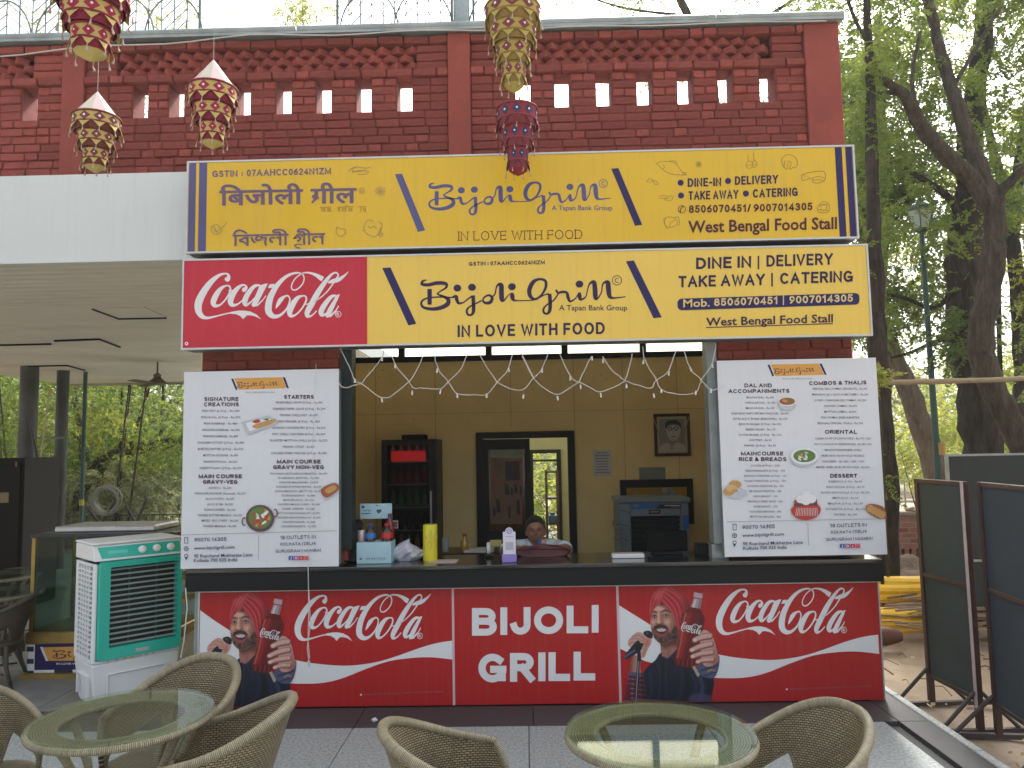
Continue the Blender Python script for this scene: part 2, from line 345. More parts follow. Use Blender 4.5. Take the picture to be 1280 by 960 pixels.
def block(pr, s, x0, y0, x1, h, m, wt=.17, serif=0, gap=.16, y1=None):
    """text in photo px: left x0, baseline y0, right x1, cap height h"""
    ws = []; t = wt; pr.on()
    tot = 0
    for c in s: wl = GL[c][0]+(t if GL[c][1] else 0); ws.append(wl); tot += wl
    n = len(s); tot += gap*(n-1); sx = (x1-x0)/tot; X = x0; y1 = y0 if y1 is None else y1
    for c, wl in zip(s, ws):
        gw, st = GL[c]
        for q in st:
            cl = isinstance(q, tuple); pts = q[1] if cl else q
            base = y0+(y1-y0)*(X-x0)/(x1-x0+1e-9); tt = t*min(h, sx*1.15)
            f = lambda p: (X+tt/2+p[0]*max(wl*sx-tt, 0), base-(tt/2+p[1]*(h-tt)))
            P2 = [f(p) for p in pts]
            if not cl and serif < 1:                     # square caps: extend open ends
                for e, i in ((0, 1), (-1, -2)):
                    d = np.array(P2[e])-np.array(P2[i]); L = np.linalg.norm(d); P2[e] = tuple(np.array(P2[e])+d/L*tt/2) if L > 0 else P2[e]
            pr.ribbon(P2, tt, m, cl)
            if serif and not cl:
                for e, i in ((0, 1), (-1, -2)):
                    d = np.array(P2[e])-np.array(P2[i]); d = d/(np.linalg.norm(d)+1e-9); ex, ey = P2[e]; sl = h*.17*serif if serif > 1 else h*.16
                    sw = tt*.8 if serif == 1 else tt*.55
                    if abs(d[1]) > .6 and (pts[e][1] < .02 or pts[e][1] > .98): pr.ribbon([(ex-sl, ey), (ex+sl, ey)], sw, m)
                    elif abs(d[0]) > .8: pr.ribbon([(ex, ey-sl*.5), (ex, ey+sl)] if pts[e][1] > .9 else [(ex, ey-sl), (ex, ey+sl*.5)], sw, m)
        X += (wl+gap)*sx
    pr.offc()
    if pr.auto and not pr.cyc: pr.cut(*pr.auto)
_tc = {}
def font_mesh(s, off=0.0, res=2):
    k = (s, off, res)
    if k in _tc: return _tc[k]
    c = bpy.data.curves.new('t', 'FONT'); c.body = s; c.offset = off; c.resolution_u = res; o = bpy.data.objects.new('t', c); COL.objects.link(o)
    me = bpy.data.meshes.new_from_object(o, depsgraph=bpy.context.evaluated_depsgraph_get()); v = [(q.co.x, q.co.y) for q in me.vertices]; f = [list(p.vertices) for p in me.polygons]
    bpy.data.objects.remove(o); bpy.data.curves.remove(c); bpy.data.meshes.remove(me)
    par_ = list(range(len(v)))
    def fd(i):
        while par_[i] != i: par_[i] = par_[par_[i]]; i = par_[i]
        return i
    for q in f:
        for i in q[1:]: par_[fd(i)] = fd(q[0])
    comps = {}
    for q in f: comps.setdefault(fd(q[0]), []).append(q)
    comps = sorted(comps.values(), key=lambda c: min(v[i][0] for q in c for i in q))
    xs = [q[0] for q in v] or [0, 1]; _tc[k] = (v, comps, min(xs), max(xs)); return _tc[k]
def text(pr, s, x0, y0, x1, h, m, off=.0, y1=None, res=2):
    """proportional text: left x0, baseline y0, right x1 (None keeps proportions), cap height h; all photo px"""
    v, f, a, b = font_mesh(s, off, res); k = h/.66; sx = (x1-x0)/(b-a) if x1 is not None else k; y1 = y0 if y1 is None else y1
    pts = [pr.P((x0+(q[0]-a)*sx, y0+(y1-y0)*((q[0]-a)/(b-a+1e-9))-q[1]*k)) for q in v]; pr.on()
    for cmp_ in f:
        ids = sorted({i for q in cmp_ for i in q}); mp_ = {i: n for n, i in enumerate(ids)}; pr.raw([pts[i] for i in ids], [[mp_[i] for i in q] for q in cmp_], m)
    pr.offc()
    if pr.auto and not pr.cyc: pr.cut(*pr.auto)
def ctext(pr, s, cx, y0, h, m, off=0, wid=None, y1=None, res=1):
    v, f, a, b = font_mesh(s, off, res); k = h/.66; W = wid if wid else (b-a)*k; text(pr, s, cx-W/2, y0, cx+W/2, h, m, off, y1, res)
# ------------------------------------------------------------------ logos (stroke paths measured in the photo; unit box = their own zoom)
def cola(pr, m, bgm, tf):
    """flowing script cola logo; tf maps logo coordinates to the print's coordinates"""
    old = pr.mp; pr.mp = (lambda q: old(tf(q))) if old else tf; pr.on()
    r_ = lambda pts, closed=False: pr.ribbon(pts, None, m, closed, 5)
    r_([(306, 138, 14), (312, 128, 40), (326, 108, 30), (322, 84, 16), (295, 78, 14), (250, 92, 24), (188, 142, 42), (128, 222, 54), (88, 305, 60), (84, 368, 54), (108, 414, 40), (152, 432, 22), (220, 420, 13), (290, 402, 10), (360, 388, 10)])
    pr.poly([(345, 383), (400, 374), (450, 373), (500, 381), (548, 404), (588, 444), (540, 420), (500, 411), (472, 412), (442, 441), (418, 416), (385, 402), (345, 398)], m)
    r_([(300, 176, 14), (332, 178, 12), (340, 212, 14), (312, 270, 13), (262, 325, 14), (218, 334, 30), (204, 305, 44), (226, 250, 44), (262, 200, 30)], True)
    r_([(325, 212, 8), (350, 216, 9), (385, 200, 10)])
    r_([(440, 222, 12), (450, 208, 34), (468, 188, 20), (450, 168, 13), (412, 182, 26), (368, 232, 42), (342, 290, 46), (352, 326, 34), (390, 326, 16), (432, 296, 10), (470, 256, 8)])
    r_([(572, 172, 14), (528, 182, 28), (478, 244, 40), (455, 300, 42), (466, 328, 26), (502, 306, 12), (548, 256, 10), (588, 196, 10)], True)
    pr.poly([(575, 172), (620, 158), (640, 158), (572, 290), (552, 325), (600, 283), (622, 250), (628, 256), (600, 296), (560, 336), (520, 345), (508, 325), (530, 280)], m)
    pr.poly([(655, 162), (696, 160), (680, 191), (640, 193)], m)
    r_([(703, 356, 5), (718, 328, 24), (742, 288, 36), (772, 262, 18), (802, 256, 12), (816, 290, 12), (790, 360, 14), (735, 412, 22), (684, 418, 38), (648, 385, 52), (646, 325, 54), (668, 250, 48), (722, 162, 36), (792, 98, 24), (862, 72, 15), (912, 80, 11), (930, 115, 10), (914, 165, 10), (870, 205, 11), (836, 204, 10), (830, 170, 9), (860, 116, 9), (915, 76, 10), (968, 71, 14), (1022, 88, 26), (1062, 112, 38), (1080, 122, 38)])
    r_([(1120, 150, 12), (1160, 138, 32), (1205, 126, 32), (1250, 96, 18), (1284, 62, 4)])
    r_([(915, 256, 14), (944, 262, 12), (944, 300, 14), (908, 362, 13), (860, 408, 14), (824, 414, 30), (815, 380, 44), (842, 318, 44), (878, 272, 30)], True)
    r_([(935, 318, 8), (955, 322, 9), (985, 308, 10)])
    r_([(1012, 302, 6), (1070, 262, 9), (1125, 208, 10), (1178, 132, 12), (1202, 92, 12), (1186, 70, 12), (1150, 84, 18), (1100, 142, 32), (1040, 230, 44), (988, 325, 46), (956, 385, 42), (958, 418, 28), (992, 412, 12), (1030, 375, 9)])
    r_([(1188, 256, 14), (1146, 264, 28), (1094, 326, 40), (1066, 382, 42), (1076, 410, 26), (1112, 392, 12), (1158, 340, 10), (1196, 280, 10)], True)
    pr.poly([(1185, 256), (1200, 244), (1216, 244), (1160, 370), (1142, 405), (1182, 368), (1204, 332), (1210, 338), (1186, 380), (1146, 424), (1108, 430), (1098, 410), (1120, 360)], m)
    pr.ring(1202, 402, 23, 5, m); pr.ring(1198, 398, 8, 4, m); pr.ribbon([(1194, 390), (1194, 414)], 5, m); pr.ribbon([(1200, 402), (1208, 414)], 5, m)
    pr.mp = old; pr.offc()
def bgrill(pr, m, tf, extra=True):
    old = pr.mp; pr.mp = (lambda q: old(tf(q))) if old else tf; pr.on()
    r_ = lambda pts, closed=False: pr.ribbon(pts, None, m, closed, 5)
    r_([(143, 64, 5), (122, 70, 12), (118, 86, 16), (150, 90, 18), (200, 80, 20), (244, 84, 18), (246, 104, 12), (216, 124, 8), (200, 138, 8), (226, 150, 12), (256, 166, 20), (254, 192, 24), (218, 212, 22), (170, 219, 18), (126, 210, 14), (113, 188, 12), (128, 168, 10), (162, 158, 8), (220, 155, 8), (280, 158, 7)])
    r_([(158, 112, 24), (158, 155, 24), (158, 196, 22)])
    r_([(275, 158, 7), (298, 152, 18), (304, 172, 18), (314, 188, 14), (338, 184, 8), (362, 166, 8), (385, 150, 9)])
    r_([(390, 146, 20), (392, 190, 20), (392, 232, 18), (380, 250, 12), (362, 248, 12), (356, 228, 12), (370, 208, 9), (400, 192, 8), (436, 174, 8)])
    r_([(478, 146, 12), (492, 162, 16), (480, 184, 18), (454, 186, 14), (442, 170, 9), (456, 152, 10)], True)
    r_([(488, 156, 7), (506, 140, 8), (514, 104, 8), (524, 90, 14), (540, 92, 24), (541, 130, 26), (544, 168, 24), (556, 172, 10), (574, 150, 6), (588, 136, 6)])
    r_([(597, 132, 14), (599, 150, 24), (604, 168, 18), (622, 174, 8), (660, 174, 6), (705, 172, 6), (735, 166, 7)])
    r_([(742, 60, 13), (710, 76, 22), (690, 116, 24), (696, 152, 20), (722, 166, 12), (756, 142, 11), (778, 100, 15), (774, 68, 15)], True)
    r_([(730, 166, 7), (770, 144, 7), (796, 138, 9)])
    r_([(798, 138, 20), (801, 190, 20), (798, 228, 18), (784, 244, 12), (768, 238, 12), (766, 218, 11), (784, 196, 8), (820, 172, 8), (848, 132, 8)])
    r_([(832, 116, 12), (842, 132, 12), (866, 128, 14), (890, 132, 14), (896, 156, 18), (908, 178, 12), (934, 164, 7), (950, 140, 6)])
    r_([(957, 130, 14), (958, 150, 22), (964, 168, 14), (990, 154, 7), (1002, 110, 7), (1012, 84, 10), (1034, 76, 22), (1040, 110, 26), (1043, 158, 24), (1056, 160, 9), (1074, 130, 7), (1080, 92, 8), (1090, 78, 12), (1108, 78, 24), (1112, 112, 27), (1118, 150, 22), (1140, 160, 10), (1204, 153, 5)])
    for x, y in ((306, 107), (384, 103), (597, 100), (957, 86)): pr.ell(x, y, 21, 19, m)
    if extra:
        pr.ring(1157, 66, 25, 4, m); pr.ribbon(arc(1158, 66, 11, 11, 50, 310), 4, m)
        text(pr, 'A Tapan Bank Group', 848, 226, 1212, 27, m, .012)
    pr.mp = old; pr.offc()
def rect(Y, tl, tr, bl, br):
    a, b, c, d = [UP(*p, Y) for p in (tl, tr, bl, br)]
    return (a.x+c.x)/2, (b.x+d.x)/2, (c.z+d.z)/2, (a.z+b.z)/2
# ------------------------------------------------------------------ shared materials
red_brick = M('painted brick', (.34, .078, .060), .82, var=.38, vs=3.5, bump=1, bs=38, rnd=.13)
mortar = M('painted mortar', (.23, .055, .043), .9, var=.4, vs=12, bump=.8, bs=70)
pillar_red = M('painted plaster', (.30, .065, .048), .8, var=.3, vs=3, bump=.4, bs=40)
alu = M('aluminium trim', (.55, .57, .58), .4, .7, var=.15)
grey_metal = M('weathered grey metal', (.27, .31, .31), .5, .3, var=.3, vs=6)
black_granite = M('black granite', (.012, .013, .015), .12, var=.2, vs=40, coat=.5)
black_paint = M('black paint', (.008, .010, .010), .45, var=.2, spec=.22)
dkgreen = M('dark green paint', (.014, .026, .024), .5, var=.25, spec=.25)
white_plastic = M('white plastic', (.72, .75, .76), .38, var=.06, vs=5)
tanwall = M('tan wall board', (.80, .64, .29), .7, var=.12, vs=2)
navy = M('navy print', (.022, .016, .095), .45, spec=.3)
navy2 = M('navy ink', (.028, .014, .06), .45, spec=.3)
faded = M('faded violet ink', (.13, .085, .17), .5)
brownink = M('brown ink', (.085, .022, .03), .5, spec=.3)
doodle = M('olive ink', (.30, .21, .03), .5)
ink = M('dark ink', (.06, .025, .05), .5)
greyink = M('grey ink', (.17, .15, .18), .5)
yellow1 = streaky('yellow flex print', (.72, .47, .022), .3, .16)
yellow2 = streaky('pale yellow flex print', (.78, .55, .095), .3, .12)
redflex = streaky('red flex print', (.50, .012, .035), .3, .07, (.5, .2, .2))
redvinyl = streaky('red vinyl print', (.42, .006, .010), .45, .12)
wht = streaky('white print', (.74, .76, .78), .45, .05)
logowhite = M('white ink', (.72, .74, .76), .45)
menuwhite = streaky('menu board print', (.66, .69, .74), .4, .05)
cane = weavemat('woven cane', (.39, .315, .185), (.03, .02, .012), .02, .010)
cane_dark = weavemat('woven cane seat', (.34, .30, .19), (.05, .045, .03), .02, .008)
wrap = weavemat('wrapped cane', (.40, .35, .23), (.10, .085, .05), 1.0, .007)
def barkmat(name, a, b):
    m = M(name, a, .92); n = m.node_tree.nodes; l = m.node_tree.links; p = n['Principled BSDF']; p.inputs['Specular IOR Level'].default_value = .2; tc = n.new('ShaderNodeTexCoord'); mp = n.new('ShaderNodeMapping'); mp.inputs['Scale'].default_value = (1, 1, .22); l.new(tc.outputs['Object'], mp.inputs[0])
    vo = n.new('ShaderNodeTexVoronoi'); vo.inputs['Scale'].default_value = 26; no = n.new('ShaderNodeTexNoise'); no.inputs['Scale'].default_value = 11; no.inputs['Detail'].default_value = 9; no.inputs['Roughness'].default_value = .7
    l.new(mp.outputs[0], no.inputs['Vector']); mx = n.new('ShaderNodeMix'); mx.data_type = 'RGBA'; mx.inputs[0].default_value = .12; l.new(mp.outputs[0], mx.inputs[6]); l.new(no.outputs['Color'], mx.inputs[7]); l.new(mx.outputs[2], vo.inputs['Vector'])
    c_ = n.new('ShaderNodeValToRGB'); c_.color_ramp.elements[0].position = .3; c_.color_ramp.elements[0].color = (*b, 1); c_.color_ramp.elements[1].position = .72; c_.color_ramp.elements[1].color = (*a, 1); l.new(no.outputs[0], c_.inputs[0]); l.new(c_.outputs[0], p.inputs['Base Color'])
    ad = n.new('ShaderNodeMath'); l.new(vo.outputs['Distance'], ad.inputs[0]); l.new(no.outputs[0], ad.inputs[1]); bu = n.new('ShaderNodeBump'); bu.inputs['Strength'].default_value = 1; bu.inputs['Distance'].default_value = .05; l.new(ad.outputs[0], bu.inputs['Height']); l.new(bu.outputs[0], p.inputs['Normal']); return m
bark = barkmat('bark', (.17, .14, .105), (.04, .034, .026)); pale_bark = barkmat('pale bark', (.30, .25, .19), (.10, .08, .06)); bark2 = barkmat('dark bark', (.10, .085, .065), (.025, .021, .016))
# ------------------------------------------------------------------ ground
earth = M('dry earth', (.28, .215, .15), .95, var=.4, vs=.9, bump=1, bs=9)
mb = MB(); H = 7
def gz(x, y): return -.12+.05*math.sin(x*1.3+y)*math.cos(y*.7) * (1 if x > 3.2 or y > 14 else 0)
xs = [-80, -40, -20, -12]+[i*.5 for i in range(-20, 41)]+[24, 30, 45, 80]; ys = [-60, -20]+[i*.5 for i in range(-14, 61)]+[40, 60, 80]
mb.add([(x, y, gz(x, y)-(.0)) for x in xs for y in ys], [[i*len(ys)+j, (i+1)*len(ys)+j, (i+1)*len(ys)+j+1, i*len(ys)+j+1] for i in range(len(xs)-1) for j in range(len(ys)-1)])
struct(mb.build('ground', earth, smooth=True))
granite = M('pale granite', (.40, .43, .415), .5, var=.7, vs=55, rnd=.05)
granite2 = M('dark granite', (.058, .056, .058), .5, var=.5, vs=50, rnd=.15, spec=.4)
gran_in = M('shaded grey tile', (.24, .25, .245), .45, var=.35, vs=5, rnd=.08)  # light grey floor darkened in the colour for the shade under the canopy
EDX = 2.58
pav = bpy.data.objects.new('paving', None); COL.objects.link(pav); struct(pav); pav['_loc'] = (0, 0, 0)
MB().box((-9, -7, -.13), (EDX-.004, 12, -.03)).build('bedding', M('grout', (.09, .09, .09), .9), pav)
YB = UP(500, 908, 0); YS = UZ(600, 908, 0).y      # strip front edge on the ground
_slab = {}
def slab(x0, x1, y0, y1, m, dz=0):
    g = .0025; k = (round(x1-x0, 3), round(y1-y0, 3), m.name)
    if k not in _slab:
        s_ = MB().box((g, g, -.04), (x1-x0-g, y1-y0-g, 0), bev=.002); o = s_.build('paving_slab', m); _slab[k] = o.data
    else: o = bpy.data.objects.new('paving_slab', _slab[k]); COL.objects.link(o)
    o.location = (x0, y0, dz+random.uniform(-.0008, .0008)); o.parent = pav
for i in range(5):
    y1 = YS-i*1.2
    for j in range(8): slab(-6.8+j*1.13, -6.8+(j+1)*1.13, y1-1.2, y1, granite)
for j in range(8): slab(-6.95+j*1.16, -6.95+(j+1)*1.16, YS, -.02, granite2)
for i in range(5): slab(2.33, EDX-.06, YS-1.0-i*1.0+.0, YS-i*1.0, granite2)
slab(2.33, EDX-.06, YS, .8, granite2)
for i in range(8): MB().box((EDX-.056, -5.9+i, -.12), (EDX, -4.905+i, .004), bev=.006).build('kerb_stone', granite, pav)
for i in range(10):
    for j in range(6): slab(-9+j*1.1, -9+(j+1)*1.1, .02+i*1.1, .02+(i+1)*1.1, gran_in)
# ------------------------------------------------------------------ stall building
BY = 0.0
x0, x1, z0, z1 = rect(BY, (249, 741), (1096, 723), (249, 888), (1105, 872)); BX0, BX1, BZ0, BZ1 = x0, x1, z0, z1
bld = thing('food_stall', 'long red brick food stall with open serving hatch under two yellow signboards', 'food stall', (0, 2, 0))
brk_low = M('dark painted brick', (.20, .035, .03), .8, var=.4, vs=9, bump=.9, bs=40)
RX0, RX1, RY0, RY1, CEIL = UP(252, 450, .14).x+.10, UP(1066, 440, .14).x-.10, .14, 3.3, 3.25; T_ = .12
# room shell
MB().box((RX0-.1, RY1, -.03), (-.66+.0, RY1+.12, CEIL)).build('spacer', tanwall, bld) if False else None
def wp(x, y, Y=RY1): return UP(x, y, Y)
dx0, dx1, dz1 = wp(597, 600).x, wp(718, 600).x, wp(650, 543).z
cz0, cz1 = wp(650, 448).z, wp(650, 448).z+.42
mb = MB(); T = .1
mb.box((RX0, RY1, 0), (dx0, RY1+T, cz0)); mb.box((dx1, RY1, 0), (RX1, RY1+T, cz0)); mb.box((dx0, RY1, dz1), (dx1, RY1+T, cz0))
mb.build('back_wall', tanwall, bld)
seam = M('board joint', (.42, .33, .15), .8)
for xx in (470, 545, 640, 720, 782, 850): 
    X = wp(xx, 600).x; 
    for a, b in (((.02), (cz0-.01)),):
        if dx0 < X < dx1: a = dz1+.08
        MB().box((X-.003, RY1-.003, a), (X+.003, RY1+.002, b)).build('wall_seam', seam, bld)
MB().box((RX0, RY1-.0025, wp(500, 518).z), (RX1, RY1+.002, wp(500, 518).z+.004)).build('wall_seam', seam, bld)
mb = MB()
for a in range(14):
    X = random.uniform(-1.9, 2.2); Z = random.choice([cz0-.2, 2.3, 2.05, 1.7])+random.uniform(-.1, .1)
    if not (dx0-.1 < X < dx1+.1): mb.lathe([(.006, -.006), (.009, 0)], (X, RY1-.001, Z), 8, axis='y')
mb.build('nail_plug', seam, bld)
MB().box((RX0-T, RY0, 0), (RX0, RY1+T, CEIL)).build('side_wall', tanwall, bld); MB().box((RX1, RY0, 0), (RX1+T, RY1+T, CEIL)).build('side_wall', tanwall, bld)
MB().box((RX0-T, .1, CEIL), (RX1+T, RY1+.14, CEIL+.15)).build('roof_slab', M('white ceiling', (.72, .70, .64), .9, var=.1), bld)
MB().box((RX0-T, RY0, -.02), (RX1+T, RY1+1.9, .01)).build('floor', gran_in, bld)
# clerestory
cf = MB(); cf.box((RX0, RY1-.02, cz0-.02), (RX1, RY1+.06, cz0+.045)); cf.box((RX0, RY1-.02, cz1-.03), (RX1, RY1+.06, cz1+.03))
for xx in (512-10, 706, 804, 884, 440, 611): X = wp(xx, 445).x; cf.box((X-.035, RY1-.017, cz0+.046), (X+.035, RY1+.05, cz1-.031))
o = cf.build('window_frame', black_paint, bld)
MB().box((RX0, RY1, cz1+.03), (RX1, RY1+T, CEIL)).build('lintel', tanwall, bld)
MB().box((wp(512, 445).x, RY1+.02, cz0+.045), (wp(880, 445).x, RY1+.026, cz1-.03)).build('frosted_pane', M('frosted pane', (.85, .72, .60), .5, trans=0), bld)
fm = MATS['frosted pane']; n_ = fm.node_tree; t_ = n_.nodes.new('ShaderNodeBsdfTranslucent'); t_.inputs[0].default_value = (.95, .93, .82, 1); n_.links.new(t_.outputs[0], n_.nodes['Material Output'].inputs[0])
# brick piers either side of the hatch (behind the menus)
def courses(parent, x0, x1, z0, z1, Y, mat, thick=.11, bl=.225, bh=.075, holes=()):
    out = []; nrow = int(round((z1-z0)/bh)); bh = (z1-z0)/nrow
    for r_ in range(nrow):
        zz = z0+r_*bh; xx = x0-(bl/2 if r_ % 2 else 0)
        while xx < x1-.01:
            a, b = max(xx, x0), min(xx+bl, x1); xx += bl
            if b-a > .03: out.append((a, b, zz, zz+bh))
    return out
_bv = []
def brick_mesh(k, mat):
    while len(_bv) <= k:
        m_ = MB(); m_.box((0, 0, 0), (1, 1, 1), bev=.125); vs = []
        m_.v = [((x if .13 < x < .87 else (x*.3 if x < .5 else 1-(1-x)*.3))+random.uniform(-.012, .012), y+(random.uniform(-.05, .05) if y < .5 else 0), z+random.uniform(-.05, .05)) for x, y, z in m_.v]
        o = m_.build('brick', mat); _bv.append(o.data); bpy.data.objects.remove(o)
    return _bv[k]
def put_brick(a, b, z0, z1, y0, y1, parent, off, mat=red_brick, gap=.003):
    o = bpy.data.objects.new('brick', brick_mesh(random.randrange(8), mat)); COL.objects.link(o); o.parent = parent
    pr_ = random.uniform(-.006, .006); o.location = (a+gap-off[0], y0+pr_-off[1], z0+gap-off[2]); o.scale = (b-a-2*gap, y1-y0, z1-z0-2*gap)
    o.rotation_euler = (0, random.uniform(-.008, .008), random.uniform(-.01, .01))
for (pa, pb) in ((252, 434), (896, 1066)):
    X0, X1 = UP(pa, 450, .02).x, UP(pb, 440, .02).x
    MB().box((X0, .035, 1.0), (X1, .3, 3.2)).build('pier_core', mortar, bld)
    for a, b, c, d in courses(bld, X0, X1, 2.30, 2.6, .02, red_brick): put_brick(a, b, c, d, .02, .12, bld, bld['_loc'])
# hatch jamb / shutter guides
xl, xr = UP(436, 600, .0).x, UP(893, 600, 0).x
MB().box((xl-.06, .0, 1.08), (xl+.02, .13, 2.62)).build('shutter_guide', dkgreen, bld)
MB().box((xr-.02, .0, 1.08), (xr+.05, .13, 2.62)).build('shutter_guide', grey_metal, bld)
MB().box((RX0, -.02, 2.62), (RX1, .14, 2.72)).build('hatch_lintel', dkgreen, bld)
# wall above the hatch behind signs
MB().box((RX0-.05, .0, 2.72), (RX1, .12, CEIL+.12)).build('front_wall', brk_low, bld)
# room behind: pale green wall with window
pg = M('pale green wall', (.30, .32, .21), .7, var=.1)
B2 = 5.0; SH = 2.7
qx0, qx1, qz1, qz0 = UP(664, 600, B2).x, UP(699, 600, B2).x, UP(680, 562, B2).z, .3
mb = MB(); mb.box((dx0-1.2, B2, 0), (qx0, B2+.1, SH)); mb.box((qx1, B2, 0), (dx1+.9, B2+.1, SH)); mb.box((qx0, B2, qz1), (qx1, B2+.1, SH))
mb.box((dx0-1.3, RY1+T, 0), (dx0-1.2, B2, SH)); mb.box((dx1+.9, RY1+T, 0), (dx1+1, B2, SH)); mb.build('store_room_wall', pg, bld)
wf = MB(); wf.box((qx0-.03, B2-.03, .0), (qx0+.03, B2+.03, qz1)); wf.box((qx1-.03, B2-.03, 0), (qx1+.03, B2+.03, qz1)); wf.box((qx0+.03, B2-.03, qz1-.05), (qx1-.03, B2+.03, qz1)); wf.box((qx0+.03, B2-.02, UP(680, 577, B2).z), (qx1-.03, B2+.02, UP(680, 577, B2).z+.03)); wf.build('doorway_frame', black_paint, bld)
# sliding door
fr = .07
mb = MB(); mb.box((dx0-.01, RY1-.05, 0), (dx0+fr, RY1+.05, dz1+.03)); mb.box((dx1-fr, RY1-.05, 0), (dx1+.01, RY1+.05, dz1+.03)); mb.box((dx0+fr, RY1-.05, dz1-.045), (dx1-fr, RY1+.05, dz1+.03))
dr = mb.build('door_frame', black_paint, bld)
lx1 = wp(663, 600).x
mb = MB(); mb.box((dx0+fr, RY1-.035, 0), (dx0+fr+.06, RY1+.005, dz1-.05)); mb.box((lx1-.06, RY1-.035, 0), (lx1, RY1+.005, dz1-.05)); mb.box((dx0+fr+.06, RY1-.035, wp(630, 663).z-.1), (lx1-.06, RY1+.005, wp(630, 663).z)); mb.box((dx0+fr+.06, RY1-.035, dz1-.17), (lx1-.06, RY1+.005, dz1-.05))
sl = mb.build('door_leaf', black_paint, bld)
# pane: brown tinted glass, painted with the shop it reflects
g_ = M('brown reflection glass', (.10, .05, .025), .12, var=.75, vs=5, stretch=(2, 1, .5), coat=.6)
gp = MB().box((dx0+fr+.06, RY1-.022, wp(630, 663).z), (lx1-.06, RY1-.012, dz1-.17)).build('glass_pane', g_, bld)
# reflected shop painted as flat shapes on the pane
pr = Print(RY1-.022, px(RY1-.022)); brn = M('brown poster', (.20, .105, .05), .5, var=.3, vs=10); blk = M('black print', (.02, .014, .01), .5)
pr.poly([(613, 573), (653, 573), (653, 655), (613, 655)], brn); pr.poly([(613, 561), (653, 561), (653, 572), (613, 572)], M('olive poster', (.22, .27, .16), .5, var=.3))
pr.poly([(631, 577), (649, 576), (650, 600), (632, 601)], blk)
for q in ((634, 612, 3, 7), (640, 614, 2, 5), (645, 611, 2.5, 6), (651, 613, 1.6, 6), (623, 632, 3, 9), (637, 640, 2, 8), (648, 634, 2.2, 10), (618, 640, 1.5, 6)): pr.poly([(q[0]-q[2], q[1]-q[3]), (q[0]+q[2]*.6, q[1]-q[3]*.8), (q[0]+q[2], q[1]+q[3]), (q[0]-q[2]*.8, q[1]+q[3]*.9)], blk)
pr.build('painted_reflection', bld)
# ------------------------------------------------------------------ counter
ctr = thing('serving_counter', 'black granite serving counter faced with red printed panels', 'counter', (0, 0, 0))
cz = UP(640, 706, -.10).z; cz_b = UP(640, 734, -.10).z
X0 = (UP(231, 725, -.1).x+UP(231, 712, -.1).x)/2; X1 = UP(1105, 710, -.1).x; CZ = cz
MB().box((X0, -.10, cz-.03), (X1, .46, cz), bev=.006).build('counter_top', black_granite, ctr)
MB().box((X0, -.092, cz_b), (X1, .40, cz-.032)).build('counter_apron', M('black laminate', (.007, .008, .009), .5, var=.2, spec=.25), ctr)
MB().box((X0+.03, .014, .0), (X1-.02, .38, cz_b-.003)).build('cabinet', dkgreen, ctr)
for xa_, xb_ in ((X0+.03, BX0-.014), (BX1+.012, X1-.01)): MB().box((xa_, -.0, .02), (xb_, .012, cz_b-.004)).build('corner_trim', grey_metal, ctr)
pan = MB(); pan.box((BX0, .0, BZ0), (BX1, .012, BZ1-.012)).build('front_panel', redvinyl, ctr)
mb = MB(); mb.box((BX0, -.006, BZ1-.011), (BX1, .012, BZ1)); mb.box((BX0-.012, -.004, BZ0), (BX0-.001, .012, BZ1)); mb.box((BX1+.001, -.004, BZ0), (BX1+.01, .012, BZ1)); mb.build('edge_trim', alu, ctr)
for (pa, pb) in ((566, 567), (771.5, 775)):
    a = UP(pa, 735, 0).x; MB().box((a-.008, -.005, BZ0), (a+.008, .002, BZ1-.012)).build('joint_strip', M('pink white strip', (.62, .45, .48), .5), ctr)
# printed art
pr = Print(0, None); R4 = px(0, 770, 725, 6.0); R8 = px(0, 770, 720, 3.657)
pr.mp = px(0)
hv = dict(wt=.235, gap=.1)
def arial_black(s, x0, y0, x1, y1, h):
    block(pr, s, x0, y0, x1, h, logowhite, wt=.25, gap=.13, y1=y1)
arial_black('BIJOLI', 590, 794.5, 748, 790.5, 34.5); pr.cut('lettering', ctr); arial_black('GRILL', 598, 853, 744, 850, 36); pr.cut('lettering', ctr)
skin = M('printed skin', (.42, .21, .14), .5); skin_d = M('printed skin shade', (.20, .075, .05), .5); skin_l = M('printed skin light', (.60, .36, .28), .5)
turb = M('printed turban red', (.42, .035, .05), .5); turb_d = M('printed turban fold', (.27, .018, .028), .5); turb_l = M('printed turban light', (.55, .09, .10), .5)
beard = M('printed beard', (.035, .018, .02), .5); jac = M('printed jacket', (.012, .015, .035), .5); jac2 = M('printed jacket seam', (.03, .036, .065), .5)
cola_m = M('printed cola', (.16, .006, .008), .4); cola_l = M('printed cola light', (.42, .02, .02), .4); glass_p = M('printed glass', (.45, .33, .36), .4)
micm = M('printed microphone', (.02, .022, .035), .4); mic2 = M('printed microphone light', (.16, .17, .22), .4); plaid = M('printed plaid', (.22, .03, .05), .5); cuff = M('printed cuff', (.13, .15, .22), .5)
shadow_red = M('printed dark red', (.33, .004, .01), .5)
